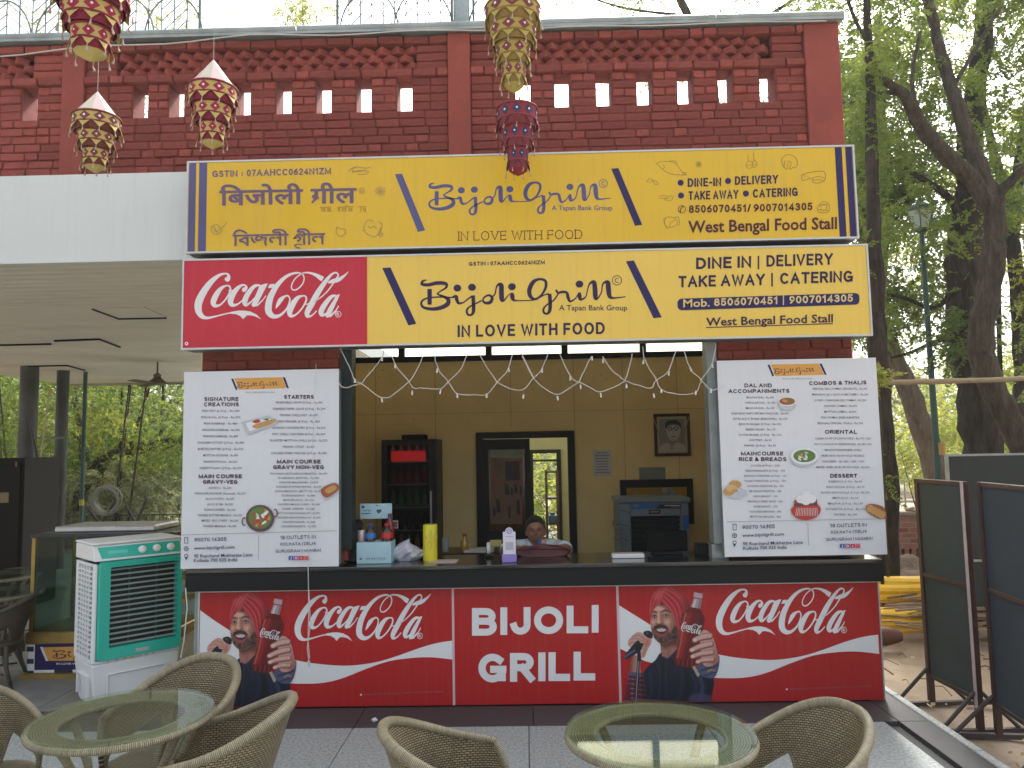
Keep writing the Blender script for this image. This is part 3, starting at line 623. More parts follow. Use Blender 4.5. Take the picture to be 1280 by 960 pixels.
# soft-edged printed figure, painted into a fine colour grid (flat print, one colour per grid point)
class Paint:
    def __init__(s, w, h, st): s.st = st; s.W = int(w/st); s.H = int(h/st); s.c = np.zeros((s.H, s.W, 3)); s.a = np.zeros((s.H, s.W)); s.yy, s.xx = np.mgrid[0:s.H, 0:s.W]; s.xx = (s.xx+.5)*st; s.yy = (s.yy+.5)*st
    def blur(s, m, r):
        k = max(0, int(r/s.st));
        if k < 1: return m
        for _ in range(2):
            for ax in (0, 1):
                p = np.pad(m, [(k, k) if i == ax else (0, 0) for i in (0, 1)], mode='edge'); c = np.cumsum(p, ax); c = np.insert(c, 0, 0, ax)
                m = (np.take(c, range(2*k+1, c.shape[ax]), ax)-np.take(c, range(0, c.shape[ax]-2*k-1), ax))/(2*k+1)
        return m
    def mask(s, pts, sm=0):
        if sm: pts = cr(pts, sm, True)
        P_ = np.array([p[:2] for p in pts], float); m = np.zeros(s.xx.shape, bool); n = len(P_)
        for i in range(n):
            x0, y0 = P_[i]; x1, y1 = P_[(i+1) % n]
            if y0 == y1: continue
            cnd = ((y0 > s.yy) != (y1 > s.yy)) & (s.xx < (x1-x0)*(s.yy-y0)/(y1-y0)+x0); m ^= cnd
        return m.astype(float)
    def stroke(s, pts, w, sm=5):
        if isinstance(w, (int, float)): pts = [(p[0], p[1], w) for p in pts]
        pts = cr(pts, sm) if len(pts) > 2 else [np.array(p, float) for p in pts]; m = np.zeros(s.xx.shape)
        for a, b in zip(pts, pts[1:]):
            d = np.array(b[:2])-np.array(a[:2]); L = d @ d+1e-9; t = np.clip(((s.xx-a[0])*d[0]+(s.yy-a[1])*d[1])/L, 0, 1); r_ = (a[2]+(b[2]-a[2])*t)/2
            m = np.maximum(m, np.clip((r_-np.hypot(s.xx-a[0]-d[0]*t, s.yy-a[1]-d[1]*t))/s.st+.5, 0, 1))
        return m
    def put(s, m, col, al=1, bl=0, clip=None):
        if bl: m = s.blur(m, bl)
        if clip is not None: m = m*clip
        m = m*al; c = (np.array(col)/255)**2.2*.88; s.c = s.c*(1-m[..., None])+c*m[..., None]
    def base(s, m, col): s.put(m, col); s.a = np.maximum(s.a, m)
def singer():
    p = Paint(810, 912, 3.0); S_, K_, B_ = p.stroke, p.mask, p.put; rn = np.random.default_rng(3); noise = p.blur(rn.random(p.xx.shape), 6); noise = (noise-noise.mean())/noise.std()
    # sleeve and forearm
    sl = K_([(85, 760), (105, 690), (200, 700), (222, 800), (240, 890), (240, 912), (62, 912)]); p.base(sl, (105, 35, 52))
    for i in range(6): B_(S_([(88+i*5, 705+i*36), (225+i*3, 722+i*36)], 7), (165, 150, 170), .55, 2, sl)
    for i in range(4): B_(S_([(112+i*30, 700), (98+i*40, 912)], 8), (25, 22, 45), .8, 3, sl)
    B_(K_([(200, 690), (240, 900), (190, 912), (180, 720)]), (30, 15, 30), .7, 8, sl)
    fa = K_([(118, 560), (180, 575), (186, 705), (102, 695)]); p.base(fa, (176, 122, 108)); B_(S_([(122, 570), (108, 700)], 22), (110, 62, 55), .8, 8, fa); B_(S_([(165, 580), (160, 700)], 12), (215, 170, 155), .7, 6, fa)
    cf = K_([(98, 688), (188, 700), (186, 730), (92, 716)]); p.base(cf, (92, 84, 112))
    # neck, jacket
    nk = K_([(330, 440), (470, 400), (482, 560), (385, 592), (340, 560)]); p.base(nk, (168, 112, 98)); B_(K_([(330, 440), (470, 400), (476, 500), (420, 500), (370, 520), (340, 500)], 3), (88, 45, 42), .85, 14, nk); B_(S_([(400, 520), (392, 570)], 10), (110, 66, 58), .7, 6, nk)
    jk = K_([(300, 600), (322, 560), (340, 545), (352, 575), (385, 590), (420, 560), (450, 528), (480, 620), (600, 660), (650, 690), (728, 700), (738, 770), (722, 860), (714, 912), (232, 912), (222, 800), (203, 700), (235, 655)]); p.base(jk, (24, 27, 48))
    for q, w_, c_ in (([(385, 592), (372, 700), (380, 912)], 9, (48, 52, 78)), ([(300, 612), (335, 700), (322, 905)], 16, (40, 45, 70)), ([(470, 620), (500, 740), (470, 900)], 22, (38, 42, 66)), ([(560, 680), (600, 790), (570, 905)], 18, (44, 50, 76)), ([(620, 710), (650, 800), (630, 912)], 26, (60, 68, 96)), ([(250, 680), (265, 800), (250, 905)], 14, (46, 50, 72)), ([(420, 570), (450, 620), (440, 700)], 12, (45, 48, 70))): B_(S_(q, w_), c_, .8, 7, jk)
    for q, w_ in (([(345, 600), (350, 750), (345, 910)], 18), ([(530, 690), (540, 800), (520, 905)], 24), ([(680, 720), (700, 800), (690, 905)], 20)): B_(S_(q, w_), (8, 9, 20), .8, 8, jk)
    B_(K_([(560, 870), (620, 850), (714, 870), (714, 912), (540, 912)]), (70, 75, 105), .7, 8, jk); B_(S_([(330, 548), (352, 578), (386, 592)], 8), (60, 62, 88), .9, 2); B_(S_([(450, 530), (425, 570), (386, 592)], 8), (52, 54, 80), .9, 2)
    # head
    fc = K_([(258, 250), (285, 205), (340, 172), (400, 205), (445, 290), (470, 375), (462, 420), (425, 462), (370, 486), (322, 474), (286, 436), (264, 370), (256, 300)], 4); p.base(fc, (192, 138, 118))
    B_(K_([(400, 210), (470, 330), (470, 440), (420, 470), (430, 380), (415, 300)], 3), (112, 66, 56), .85, 16, fc); B_(S_([(262, 240), (258, 330)], 20), (150, 98, 84), .7, 8, fc)
    B_(K_([(285, 215), (330, 190), (375, 215), (350, 232), (300, 236)], 3), (226, 178, 156), .8, 8, fc); B_(K_([(310, 196), (345, 178), (398, 208), (430, 260), (400, 240), (345, 205)], 3), (95, 48, 45), .7, 8, fc)
    for x, y, r_ in ((278, 315, 15), (385, 318, 20)): B_(((p.xx-x)**2+(p.yy-y)**2 < r_*r_).astype(float), (228, 176, 154), .75, 9, fc)
    # eyes
    for x, y, w_ in ((290, 276, 19), (376, 270, 22)):
        B_((((p.xx-x)/(w_+8))**2+((p.yy-y)/16)**2 < 1).astype(float), (104, 60, 54), .75, 6, fc); B_((((p.xx-x)/(w_*.75))**2+((p.yy-y)/6.5)**2 < 1).astype(float), (205, 190, 186), .85, 2, fc); B_((((p.xx-x)/7)**2+((p.yy-y)/7)**2 < 1).astype(float), (20, 10, 12), 1, 1, fc)
        B_(S_([(x-w_, y+1, 4), (x, y-8, 6), (x+w_, y+2, 4)], None), (28, 14, 16), .95, 1, fc); B_(S_([(x-w_*.7, y+10, 3), (x, y+13, 4), (x+w_*.7, y+9, 3)], None), (120, 74, 66), .8, 2, fc); B_(S_([(x-w_, y+22, 3), (x, y+27, 5), (x+w_, y+20, 3)], None), (140, 90, 78), .6, 3, fc)
    B_(S_([(266, 250, 6), (284, 240, 14), (312, 248, 8)], None), (26, 14, 16), .95, 3, fc); B_(S_([(340, 244, 8), (370, 230, 15), (408, 244, 6)], None), (26, 14, 16), .95, 3, fc)
    # nose
    B_(S_([(336, 250), (346, 300), (350, 326)], 14), (130, 80, 68), .75, 6, fc); B_(S_([(318, 250), (318, 290), (314, 318)], 12), (232, 184, 160), .85, 5, fc); B_(S_([(300, 326, 8), (324, 338, 12), (350, 326, 8)], None), (100, 52, 48), .85, 4, fc); B_(((p.xx-320)**2+(p.yy-318)**2 < 140).astype(float), (226, 172, 148), .8, 5, fc)
    # beard and smile
    bd = K_([(262, 352), (280, 372), (290, 344), (326, 334), (366, 338), (396, 368), (406, 396), (436, 350), (464, 352), (472, 400), (454, 442), (416, 474), (368, 491), (320, 478), (284, 442), (264, 392)], 3); bdm = p.blur(bd, 6)*(.86+.12*noise).clip(0, 1); B_(bdm, (34, 20, 24), .95, 0, p.blur(np.maximum(fc, nk), 3))
    B_(S_([(405, 330), (420, 370), (410, 400)], 10), (80, 42, 40), .7, 7, fc)
    B_(K_([(292, 362), (340, 352), (388, 362), (392, 392), (358, 430), (318, 430), (294, 400)], 4), (140, 84, 74), .85, 7); B_(K_([(286, 352), (326, 340), (370, 344), (398, 372), (386, 368), (342, 356), (300, 366), (282, 384)], 3), (30, 17, 20), .95, 3)
    B_(K_([(298, 368), (342, 362), (386, 368), (374, 398), (344, 412), (310, 400)], 4), (70, 16, 22), .95, 2); B_(K_([(306, 372), (342, 367), (376, 372), (366, 386), (342, 391), (316, 387)], 4), (212, 198, 196), .95, 1); B_(S_([(312, 404, 6), (344, 418, 11), (370, 402, 6)], None), (170, 72, 72), .9, 3)
    for i in range(7): B_(S_([(312+i*10, 372), (313+i*10, 388)], 2), (180, 170, 170), .5, 0)
    # turban
    tb = K_([(256, 330), (250, 240), (256, 160), (284, 95), (335, 58), (400, 46), (460, 66), (512, 112), (550, 180), (554, 240), (522, 310), (500, 376), (462, 378), (446, 310), (420, 250), (385, 208), (342, 176), (300, 205), (270, 250)], 3); p.base(tb, (190, 44, 54))
    fo = [[(375, 88), (432, 130), (482, 200), (502, 330)], [(362, 112), (412, 160), (456, 230), (480, 350)], [(352, 140), (392, 180), (432, 240), (460, 335)], [(390, 66), (458, 104), (516, 176), (524, 290)], [(420, 58), (490, 110), (536, 180), (540, 240)], [(305, 86), (276, 150), (264, 236)], [(340, 74), (302, 140), (280, 218)], [(368, 84), (336, 130), (306, 198)], [(358, 120), (338, 160), (330, 182)]]
    for q in fo: B_(S_([(a+5, b-3, 9) for a, b in q], None), (112, 16, 30), .7, 5, tb)
    for q in fo: B_(S_([(a-8, b+5, 8) for a, b in q], None), (226, 92, 96), .65, 4, tb)
    for q in fo: B_(S_([(a, b, 2.5) for a, b in q], None), (95, 10, 24), .7, 1, tb)
    B_(K_([(500, 130), (560, 200), (556, 250), (510, 340), (470, 380), (500, 260)], 3), (95, 12, 26), .65, 16, tb); B_(K_([(290, 110), (340, 70), (400, 60), (360, 100), (300, 160)], 3), (236, 110, 108), .45, 14, tb)
    B_(K_([(316, 198), (345, 170), (370, 194), (344, 188)]), (22, 10, 16), .95, 3)
    # mic hand
    hd = K_([(93, 458), (125, 420), (170, 392), (225, 416), (264, 438), (264, 476), (238, 522), (214, 580), (184, 580), (180, 500), (150, 470), (112, 506), (92, 490)], 3); p.base(hd, (206, 158, 142))
    for q in ([(118, 428), (160, 416), (205, 434)], [(102, 454), (150, 440), (195, 464)], [(98, 484), (130, 470), (152, 478)]): B_(S_(q, 6), (120, 70, 62), .8, 4, hd)
    B_(S_([(205, 440), (225, 500), (205, 570)], 16), (140, 90, 80), .7, 9, hd); B_(S_([(240, 450), (238, 490)], 20), (186, 60, 60), .7, 8, hd)
    for q, w_, c_ in (([(172, 560), (150, 912)], 22, (20, 22, 38)), ([(168, 600), (150, 912)], 5, (170, 175, 190))): m = S_(q, w_); p.base(m, c_)
    mc = K_([(52, 586), (72, 556), (148, 466), (210, 480), (192, 522), (170, 546), (80, 598)], 0); p.base(mc, (28, 30, 48)); B_(S_([(66, 580), (140, 530)], 12), (110, 115, 135), .8, 4, mc); p.base(K_([(203, 398), (240, 382), (272, 400), (272, 440), (236, 434)], 3), (22, 22, 34)); B_(((p.xx-236)**2+(p.yy-402)**2 < 90).astype(float), (90, 92, 110), .7, 4); p.base(S_([(165, 470), (176, 600)], 28), (26, 28, 44))
    # bottle
    bt = K_([(580, 140), (645, 150), (634, 220), (668, 290), (656, 360), (625, 480), (596, 640), (560, 664), (500, 652), (448, 634), (438, 590), (468, 480), (490, 380), (488, 290), (518, 240), (556, 205)], 2); p.base(bt, (104, 14, 20))
    B_(S_([(560, 240), (530, 330), (505, 470), (478, 600)], 26), (176, 40, 38), .8, 12, bt); B_(S_([(640, 290), (618, 420), (585, 600)], 18), (46, 4, 10), .8, 8, bt); B_(S_([(526, 250), (504, 330), (488, 460), (458, 590)], 9), (222, 120, 110), .7, 4, bt); B_(K_([(450, 590), (590, 600), (560, 664), (500, 652), (448, 634)]), (60, 4, 8), .7, 8, bt); B_(S_([(520, 235), (640, 245)], 16), (70, 8, 12), .7, 8, bt)
    for x in (470, 505, 540, 572): B_(S_([(x, 600), (x-6, 650)], 8), (190, 60, 55), .6, 5, bt)
    gn = K_([(582, 140), (645, 150), (632, 218), (560, 204)]); p.base(gn, (176, 150, 160)); B_(S_([(600, 145), (580, 206)], 12), (235, 225, 230), .9, 4, gn); B_(S_([(636, 150), (622, 215)], 10), (110, 70, 84), .8, 4, gn)
    cp = K_([(586, 92), (650, 104), (645, 150), (580, 138)]); p.base(cp, (190, 160, 172)); B_(S_([(580, 134), (646, 146)], 8), (150, 40, 52), .9, 2, cp)
    for i in range(6): B_(S_([(592+i*11, 96+i*2), (589+i*11, 128+i*2)], 3), (232, 215, 222), .7, 1, cp)
    # bottle hand
    cu = K_([(600, 660), (660, 620), (765, 560), (774, 640), (744, 727), (690, 737), (640, 717)], 3); p.base(cu, (82, 88, 118)); 
    for q, w_, c_ in (([(640, 680), (700, 660), (760, 640)], 14, (30, 34, 58)), ([(660, 720), (720, 700), (755, 690)], 10, (36, 40, 64)), ([(690, 690), (715, 676), (745, 684)], 8, (190, 160, 70)), ([(670, 640), (720, 620), (762, 590)], 10, (150, 160, 185))): B_(S_(q, w_), c_, .85, 4, cu)
    pm = K_([(640, 395), (690, 386), (730, 440), (764, 560), (767, 612), (722, 648), (660, 642), (636, 560)], 3); p.base(pm, (204, 158, 146)); B_(K_([(715, 440), (770, 560), (768, 640), (720, 650), (740, 560)], 3), (140, 88, 80), .8, 12, pm); B_(S_([(690, 620), (750, 610)], 30), (176, 84, 74), .6, 12, pm)
    for a, b, c, d, w_ in ((704, 424, 588, 455, 54), (710, 484, 566, 530, 50), (716, 548, 572, 578, 46), (720, 602, 610, 618, 42)):
        q = [(a, b, w_), ((a+c)/2, (b+d)/2-6, w_*.98), (c+6, d-1, w_*.8), (c-2, d+1, w_*.55)]; m = S_(q, None); p.base(m, (132, 80, 72)); B_(S_([(x, y-5, z*.62) for x, y, z in q], None), (220, 176, 164), .95, 5, m); B_(S_([(a-10, b-10), (a-20, b+14)], 5), (165, 110, 100), .6, 5, m); B_(((((p.xx-c-5)*.95)/15)**2+((p.yy-d+2)/(w_*.26))**2 < 1).astype(float), (232, 196, 190), .9, 2, m)
    p.base(K_([(572, 655), (590, 645), (630, 714), (612, 730)]), (176, 166, 140))
    p.c *= (1+.03*rn.standard_normal(p.c.shape[:2]))[..., None]; return p
_singer = singer()
pm_ = bpy.data.materials.new('singer print'); pm_.use_nodes = True; at = pm_.node_tree.nodes.new('ShaderNodeAttribute'); at.attribute_name = 'Col'; pm_.node_tree.links.new(at.outputs['Color'], pm_.node_tree.nodes['Principled BSDF'].inputs['Base Color']); pm_.node_tree.nodes['Principled BSDF'].inputs['Roughness'].default_value = .45
def singer_print(xf, parent):
    p = _singer; Y = -.0045; f = px(Y, 770, 725, 6.0); c00, c10, c01, c11 = [f((a*p.W*p.st, b*p.H*p.st)) for a, b in ((0, 0), (1, 0), (0, 1), (1, 1))]
    u, v = np.meshgrid(np.arange(p.W+1)/p.W, np.arange(p.H+1)/p.H); P_ = [(1-u)*(1-v)*c00[k]+u*(1-v)*c10[k]+(1-u)*v*c01[k]+u*v*c11[k] for k in (0, 1)]
    if xf: P_[0] = P_[0]+DX
    co = np.stack([P_[0].ravel(), np.full(P_[0].size, Y), P_[1].ravel()], 1); keep = (p.a > .5) & (((P_[0][:-1, :-1]+P_[0][1:, 1:])/2) > BX0+.004); ii, jj = np.nonzero(keep); W1 = p.W+1
    fs = np.stack([ii*W1+jj, ii*W1+jj+1, (ii+1)*W1+jj+1, (ii+1)*W1+jj], 1); used, inv = np.unique(fs.ravel(), return_inverse=True); me = bpy.data.meshes.new('singer_print'); me.vertices.add(len(used)); me.vertices.foreach_set('co', (co[used]-np.array(parent['_loc'])).astype(np.float32).ravel())
    n = len(fs); me.loops.add(n*4); me.loops.foreach_set('vertex_index', inv.astype(np.int32)); me.polygons.add(n); me.polygons.foreach_set('loop_start', np.arange(0, n*4, 4, dtype=np.int32)); me.update(calc_edges=True)
    ca = me.color_attributes.new('Col', 'FLOAT_COLOR', 'CORNER'); cc = np.ones((n*4, 4), np.float32); cc[:, :3] = np.repeat(p.c[ii, jj].clip(.002, .9), 4, 0); ca.data.foreach_set('color', cc.ravel()); me.materials.append(pm_)
    o = bpy.data.objects.new('singer_print', me); COL.objects.link(o); o.parent = parent
    pr = Print(Y-.001, px(Y-.001)); pr.xf = (lambda q: (q[0]+DX, q[1])) if xf else None; pr.mp = px(Y-.001, 770, 725, 6.0); cola(pr, logowhite, None, lambda q: (482+q[0]*.127, 292+q[1]*.2+q[0]*.028)); pr.build('bottle_lettering', parent)
def art(xf):
    pr = Print(0, None); pr.xf = xf; pr.mp = R8
    # white wave
    pr.poly([(4, 128), (80, 175), (160, 225), (215, 300), (215, 410), (130, 388), (60, 352), (14, 330)], logowhite)
    top = cr([(440, 352), (465, 358), (560, 374), (700, 384), (820, 372), (920, 346), (1050, 300), (1130, 278), (1198, 268)], 5); bot = cr([(1203, 356), (1100, 345), (1000, 349), (900, 364), (800, 398), (680, 445), (580, 465), (465, 466), (440, 462)], 5)
    k = len(top); pts = [pr.P(p) for p in top]+[pr.P(p) for p in bot[::-1]]; nn = min(len(top), len(bot))
    pr.raw([pr.P(p) for p in top[:nn]]+[pr.P(p) for p in bot[::-1][:nn]], [[i, i+1, nn+i+1, nn+i] for i in range(nn-1)], logowhite)
    # logo
    cola(pr, logowhite, None, lambda q: ((894.5+(q[0]-52)/6.4*.893-770)*3.657, (734.3+(q[1]-62)/6.4-720)*3.657))
    text(pr, '© COPYRIGHTED MATTER. TRADEMARK OWNED BY THE COCA-COLA COMPANY.', 775, 522, 1168, 7, greyink, .0, 506, 1)
    pr.poly([(776, 514), (784, 513), (784, 521), (776, 522)], logowhite)
    pr.build('logo_print', ctr)
art(None)
DX = UP(303.8, 785.6, 0).x-UP(828.8, 772, 0).x
def clipx(p): return (max(p[0]+DX, BX0+.002), p[1])
art(clipx)
singer_print(False, ctr); singer_print(True, ctr)
# ------------------------------------------------------------------ sign boxes
def frame_box(root, x0, x1, z0, z1, Y, dep, facem, framem, fw=.012):
    MB().box((x0+fw, Y, z0+fw), (x1-fw, Y+.004, z1-fw)).build('face', facem, root)
    MB().box((x0+.004, Y+.006, z0+.004), (x1-.004, Y+dep, z1-.004)).build('case', M('dull grey sheet', (.20, .21, .20), .5, .4, var=.25), root)
    mb = MB(); mb.box((x0, Y-.006, z1-fw), (x1, Y+.03, z1)); mb.box((x0, Y-.006, z0), (x1, Y+.03, z0+fw)); mb.box((x0, Y-.006, z0+fw), (x0+fw, Y+.03, z1-fw)); mb.box((x1-fw, Y-.006, z0+fw), (x1, Y+.03, z1-fw)); mb.build('trim', framem, root)
S1, S2 = -.19, -.20
x0, x1, z0, z1 = rect(S1, (234, 203), (1068, 180), (232, 318), (1073, 297)); s1x0, s1x1, s1z0, s1z1 = x0, x1, z0, z1
s1 = thing('signboard', 'upper yellow signboard with navy end stripes and Hindi and Bengali lettering', 'signboard', ((x0+x1)/2, S1, z0))
frame_box(s1, x0, x1, z0, z1, S1, .17, yellow1, alu)
pr = Print(S1, px(S1)); A = lambda x, y: (220+x/2.909, 180+y/2.909); B = lambda x, y: (640+x/2.7826, 180+y/2.7826)
def xx_(fr, pts): return [fr(*p) for p in pts]
pr.mp = None; xs_ = [(.014, .075), (.095, .18)]
W2 = lambda a: s1x0+a
nv = M('faded navy print', (.075, .075, .22), .4)
for a, b in ((.016, .066), (.088, .145)):
    pr.poly([(s1x0+a, z0+.014), (s1x0+b, z0+.014), (s1x0+b, z1-.014), (s1x0+a, z1-.014)], nv)
pr.cut('stripe', s1)
for a, b in ((.016, .062), (.086, .135)):
    pr.poly([(s1x1-b, z0+.014), (s1x1-a, z0+.014), (s1x1-a, z1-.014), (s1x1-b, z1-.014)], navy)
pr.build('stripe', s1)
pr = Print(S1, px(S1))
pr.poly(xx_(A, [(796, 110), (822, 108), (906, 314), (880, 320)]), nv); pr.cut('slash_mark', s1); pr.poly(xx_(B, [(345, 86), (370, 84), (453, 281), (428, 285)]), navy); pr.build('slash_mark', s1)
pr = Print(S1, px(S1)); bgrill(pr, nv, lambda q: (535.2+(q[0]/4.267+500-525)*.889, 238+(q[1]/4.267+335-360.1)*.889-.0), True); pr.build('logo', s1)
pr = Print(S1, px(S1)); pr.auto = ('lettering', s1)
block(pr, 'GSTIN', 265.5, 221.5, 297, 8.2, faded, .2, y1=221); block(pr, ':', 302, 220.5, 304, 7, faded, .2); block(pr, '07AAHCC0624N1ZM', 308.5, 220.5, 414, 8.4, faded, .2, y1=217.8)
pr.cut('lettering', s1)
block(pr, 'IN LOVE WITH FOOD', 573, 301, 728, 11.5, brownink, .085, serif=1, y1=298.5, gap=.2); pr.cut('lettering', s1)
for cx, cy in ((850.8, 229), (910, 226.8), (851.2, 245), (932.3, 242.5)): pr.ell(cx, cy-.5, 3.8, 3.8, navy)
block(pr, 'DINE-IN', 859.5, 233.8, 901.5, 10.8, navy2, .26, y1=232.6); block(pr, 'DELIVERY', 918.5, 231.3, 972.5, 10.8, navy2, .26, y1=229.3)
block(pr, 'TAKE AWAY', 860.5, 250, 923, 10.8, navy2, .26, y1=248.2); block(pr, 'CATERING', 941, 247.3, 997, 10.8, navy2, .26, y1=245)
pr.ring(852.3, 261.8, 4.6, .7, brownink); pr.ribbon([(854, 258, 1.6), (851, 261, 1), (850, 265.5, 1.8)], None, brownink)
block(pr, '8506070451/', 861, 266.3, 938.5, 9.6, brownink, .2, y1=264.8); block(pr, '9007014305', 942, 264.8, 1015.5, 9.6, brownink, .2, y1=262.8)
pr.cut('lettering', s1); text(pr, 'West Bengal Food Stall', 860, 291, 1046, 13.8, brownink, .022, 286); pr.cut('lettering', s1)
# Devanagari and Bengali lettering, drawn stroke by stroke
D = lambda x, y: (255+x/5.565, 225+y/5.565)
def st(lst, m, w_):
    for s_ in lst:
        ww = w_
        if isinstance(s_[0], (int, float)): ww = s_[0]; s_ = s_[1:]
        pr.ribbon([D(*p) for p in cr(s_, 5)] if len(s_) > 2 else [D(*p) for p in s_], ww/5.565, m)
text(pr, '\u093f\u092c\u091c\u094b\u0932\u0940', 274.5, 256.6, 379, 18.5, faded, .022, 254.6, 3)
text(pr, '\u0917\u0940\u0932', 388.4, 254.4, 445.8, 18.5, faded, .022, 253.2, 3)
text(pr, '\u09bf\u09ac\u099c\u09b2\u09c0', 290.8, 307.6, 361, 14.5, faded, .015, 306.3, 3)
text(pr, '\u0997\u09c0\u09b2', 366, 306.3, 406.8, 14.5, faded, .015, 305.4, 3)
st([[12, (800, 122), (770, 140), (752, 160)], [8, (684, 452), (655, 446), (632, 456), (650, 472), (672, 474)]], faded, 9)
st([[3.5, (806, 192), (880, 188)], [3.5, (925, 190), (1040, 186)], [3.5, (1068, 188), (1130, 186)]]+[[4, (x, 190), (x+1, 222)] for x in (820, 842, 862, 880, 945, 962, 985, 1010, 1030, 1092, 1124)]+[[3.5, (x, 205), (x-10, 200), (x-12, 214), (x-2, 220)] for x in (842, 880, 945, 985, 1030, 1124)]+[[3, (1000, 188), (992, 176), (982, 186)], [3, (1078, 224), (1092, 230)]], doodle, 3)
pr.ring(*D(1098, 75), 3.4, .6, doodle); pr.ribbon([D(*p) for p in arc(1098, 75, 8, 8, 50, 310, 6)], .6, doodle)
pr.build('lettering', s1)
# food doodles
pr = Print(S1, px(S1)); fa = M('faded olive ink', (.36, .27, .09), .5)
def dd(fr, lst, m, w_=.7):
    for s_ in lst: pr.ribbon([fr(*p)[:2] for p in cr(s_, 4)], w_, m)
E_ = lambda x, y: (800+x/4.923, 185+y/4.923)
dd(E_, [[(100, 95), (140, 84), (210, 90), (262, 150), (280, 165), (200, 162), (150, 140), (100, 95)], [(262, 150), (284, 152), (280, 168), (262, 158)], [(150, 84), (215, 80), (228, 100)], [(140, 100), (150, 120), (140, 130)],
        [(40, 206), (60, 188), (80, 200), (60, 210), (40, 206)], [(78, 200), (100, 205), (112, 225), (90, 222), (78, 200)], [(115, 300), (150, 290), (170, 300), (200, 292)], [(120, 312), (170, 308), (150, 318), (190, 325), (205, 295)],
        [(145, 440), (170, 425), (210, 430), (230, 455), (215, 480), (180, 490), (155, 475), (145, 440)], [(210, 430), (235, 425), (242, 460), (235, 480)], [(160, 430), (150, 460), (170, 500)], [(215, 445), (190, 460), (180, 490)],
        [(655, 100), (665, 80), (690, 90), (690, 118), (665, 125), (652, 110), (655, 100)], [(690, 95), (705, 75), (720, 92), (716, 115), (692, 118)], [(666, 80), (664, 40)], [(702, 75), (698, 30)], [(652, 108), (690, 105), (718, 100)],
        [(870, 70), (900, 42), (945, 50), (970, 85), (960, 120), (935, 118)], [(870, 70), (880, 110), (905, 130), (910, 90)], [(905, 80), (930, 90), (920, 130), (945, 120)], [(890, 80), (885, 120)],
        [(995, 165), (1050, 150), (1130, 145), (1138, 195), (1100, 215), (1060, 210), (1062, 185), (1000, 200), (995, 165)], [(1062, 185), (1100, 175), (1138, 190)], [(1062, 200), (1100, 195), (1136, 205)], [(1010, 165), (1016, 180)], [(1030, 170), (1036, 186)],
        [(1090, 365), (1125, 330), (1162, 345), (1165, 385), (1130, 400), (1095, 390), (1090, 365)], [(1105, 365), (1130, 345), (1150, 365), (1130, 385), (1108, 375)], [(1098, 350), (1160, 350)], [(1095, 380), (1160, 385)]]+
       [[(362+22*math.cos(a), 100+22*math.sin(a)), (362+12*math.cos(a+.2), 100+12*math.sin(a+.2)), (362, 100)] for a in [i*math.pi/4 for i in range(8)]], doodle)
dd(D, [[(1226+40*math.cos(a), 78+38*math.sin(a)), (1226+22*math.cos(a+.3), 78+22*math.sin(a+.3)), (1226, 78)] for a in [i*math.pi/5 for i in range(10)]]+
      [[(60, 370), (50, 330), (90, 310), (110, 340), (90, 360), (80, 335)], [(110, 340), (140, 320), (160, 292)], [(60, 370), (100, 378), (130, 345)], [(70, 320), (75, 350), (100, 370)],
       [(925, 325), (920, 370), (950, 392), (985, 370), (980, 345), (950, 340), (925, 325)], [(1110, 330), (1140, 280), (1180, 290)], [(1110, 330), (1130, 370), (1180, 395), (1220, 370), (1240, 310), (1215, 290)], [(1100, 350), (1125, 355)], [(1240, 320), (1215, 370), (1230, 400)], [(1140, 320), (1160, 335), (1185, 320), (1200, 340)], [(1210, 375), (1245, 372), (1230, 395), (1210, 375)]], fa, .9)
dd(A, [[(626, 100), (650, 84), (690, 88), (710, 84)], [(640, 104), (670, 96), (700, 100), (690, 110), (660, 112)], [(655, 84), (640, 96), (665, 100), (690, 92)]], fa, .9)
pr.build('doodle_print', s1)
# lower sign
x0, x1, z0, z1 = rect(S2, (229, 326), (1085, 303), (226, 440), (1090, 417))
s2 = thing('signboard', 'lower signboard, red soft drink panel at its left and pale yellow lettering panel', 'signboard', ((x0+x1)/2, S2, z0))
xm = (UP(459, 325, S2).x+UP(459, 436, S2).x)/2
frame_box(s2, x0, x1, z0, z1, S2, .2, yellow2, alu)
MB().box((x0+.0125, S2-.003, z0+.0125), (xm, S2-.0002, z1-.0125)).build('red_face', redflex, s2)
pr = Print(S2-.002, px(S2)); cola(pr, logowhite, None, lambda q: (235+q[0]/6.4, 330+q[1]/6.4)); 
pr.ring(*A(39, 726), 1.6, 1.2, logowhite); pr.ribbon([A(60, 727), A(570, 714)], .35, M('dark red line', (.25, .01, .02), .5)); pr.build('cola_logo', s2)
pr = Print(S2, px(S2)); pr.poly(xx_(A, [(750, 451), (780, 449), (874, 654), (845, 660)]), navy); pr.cut('slash_mark', s2); pr.poly(xx_(B, [(396, 408), (424, 405), (521, 603), (492, 606)]), navy); pr.build('slash_mark', s2)
pr = Print(S2, px(S2)); bgrill(pr, navy2, lambda q: (500+q[0]/4.267, 335+q[1]/4.267)); pr.build('logo', s2)
pr = Print(S2, px(S2)); pr.auto = ('lettering', s2)
block(pr, 'GSTIN : 07AAHCC0624NIZM', 586, 332.3, 681, 5, navy2, .22, y1=330.3)
block(pr, 'IN LOVE WITH FOOD', 572, 421.5, 756, 15, navy2, .215, y1=417.5, gap=.2); pr.cut('lettering', s2)
block(pr, 'DINE IN', 870, 336.5, 939, 14.5, navy2, .215, y1=334.3); block(pr, '|', 947, 335, 950, 14, navy2, .14); block(pr, 'DELIVERY', 958, 333.5, 1041, 14.5, navy2, .215, y1=330.7)
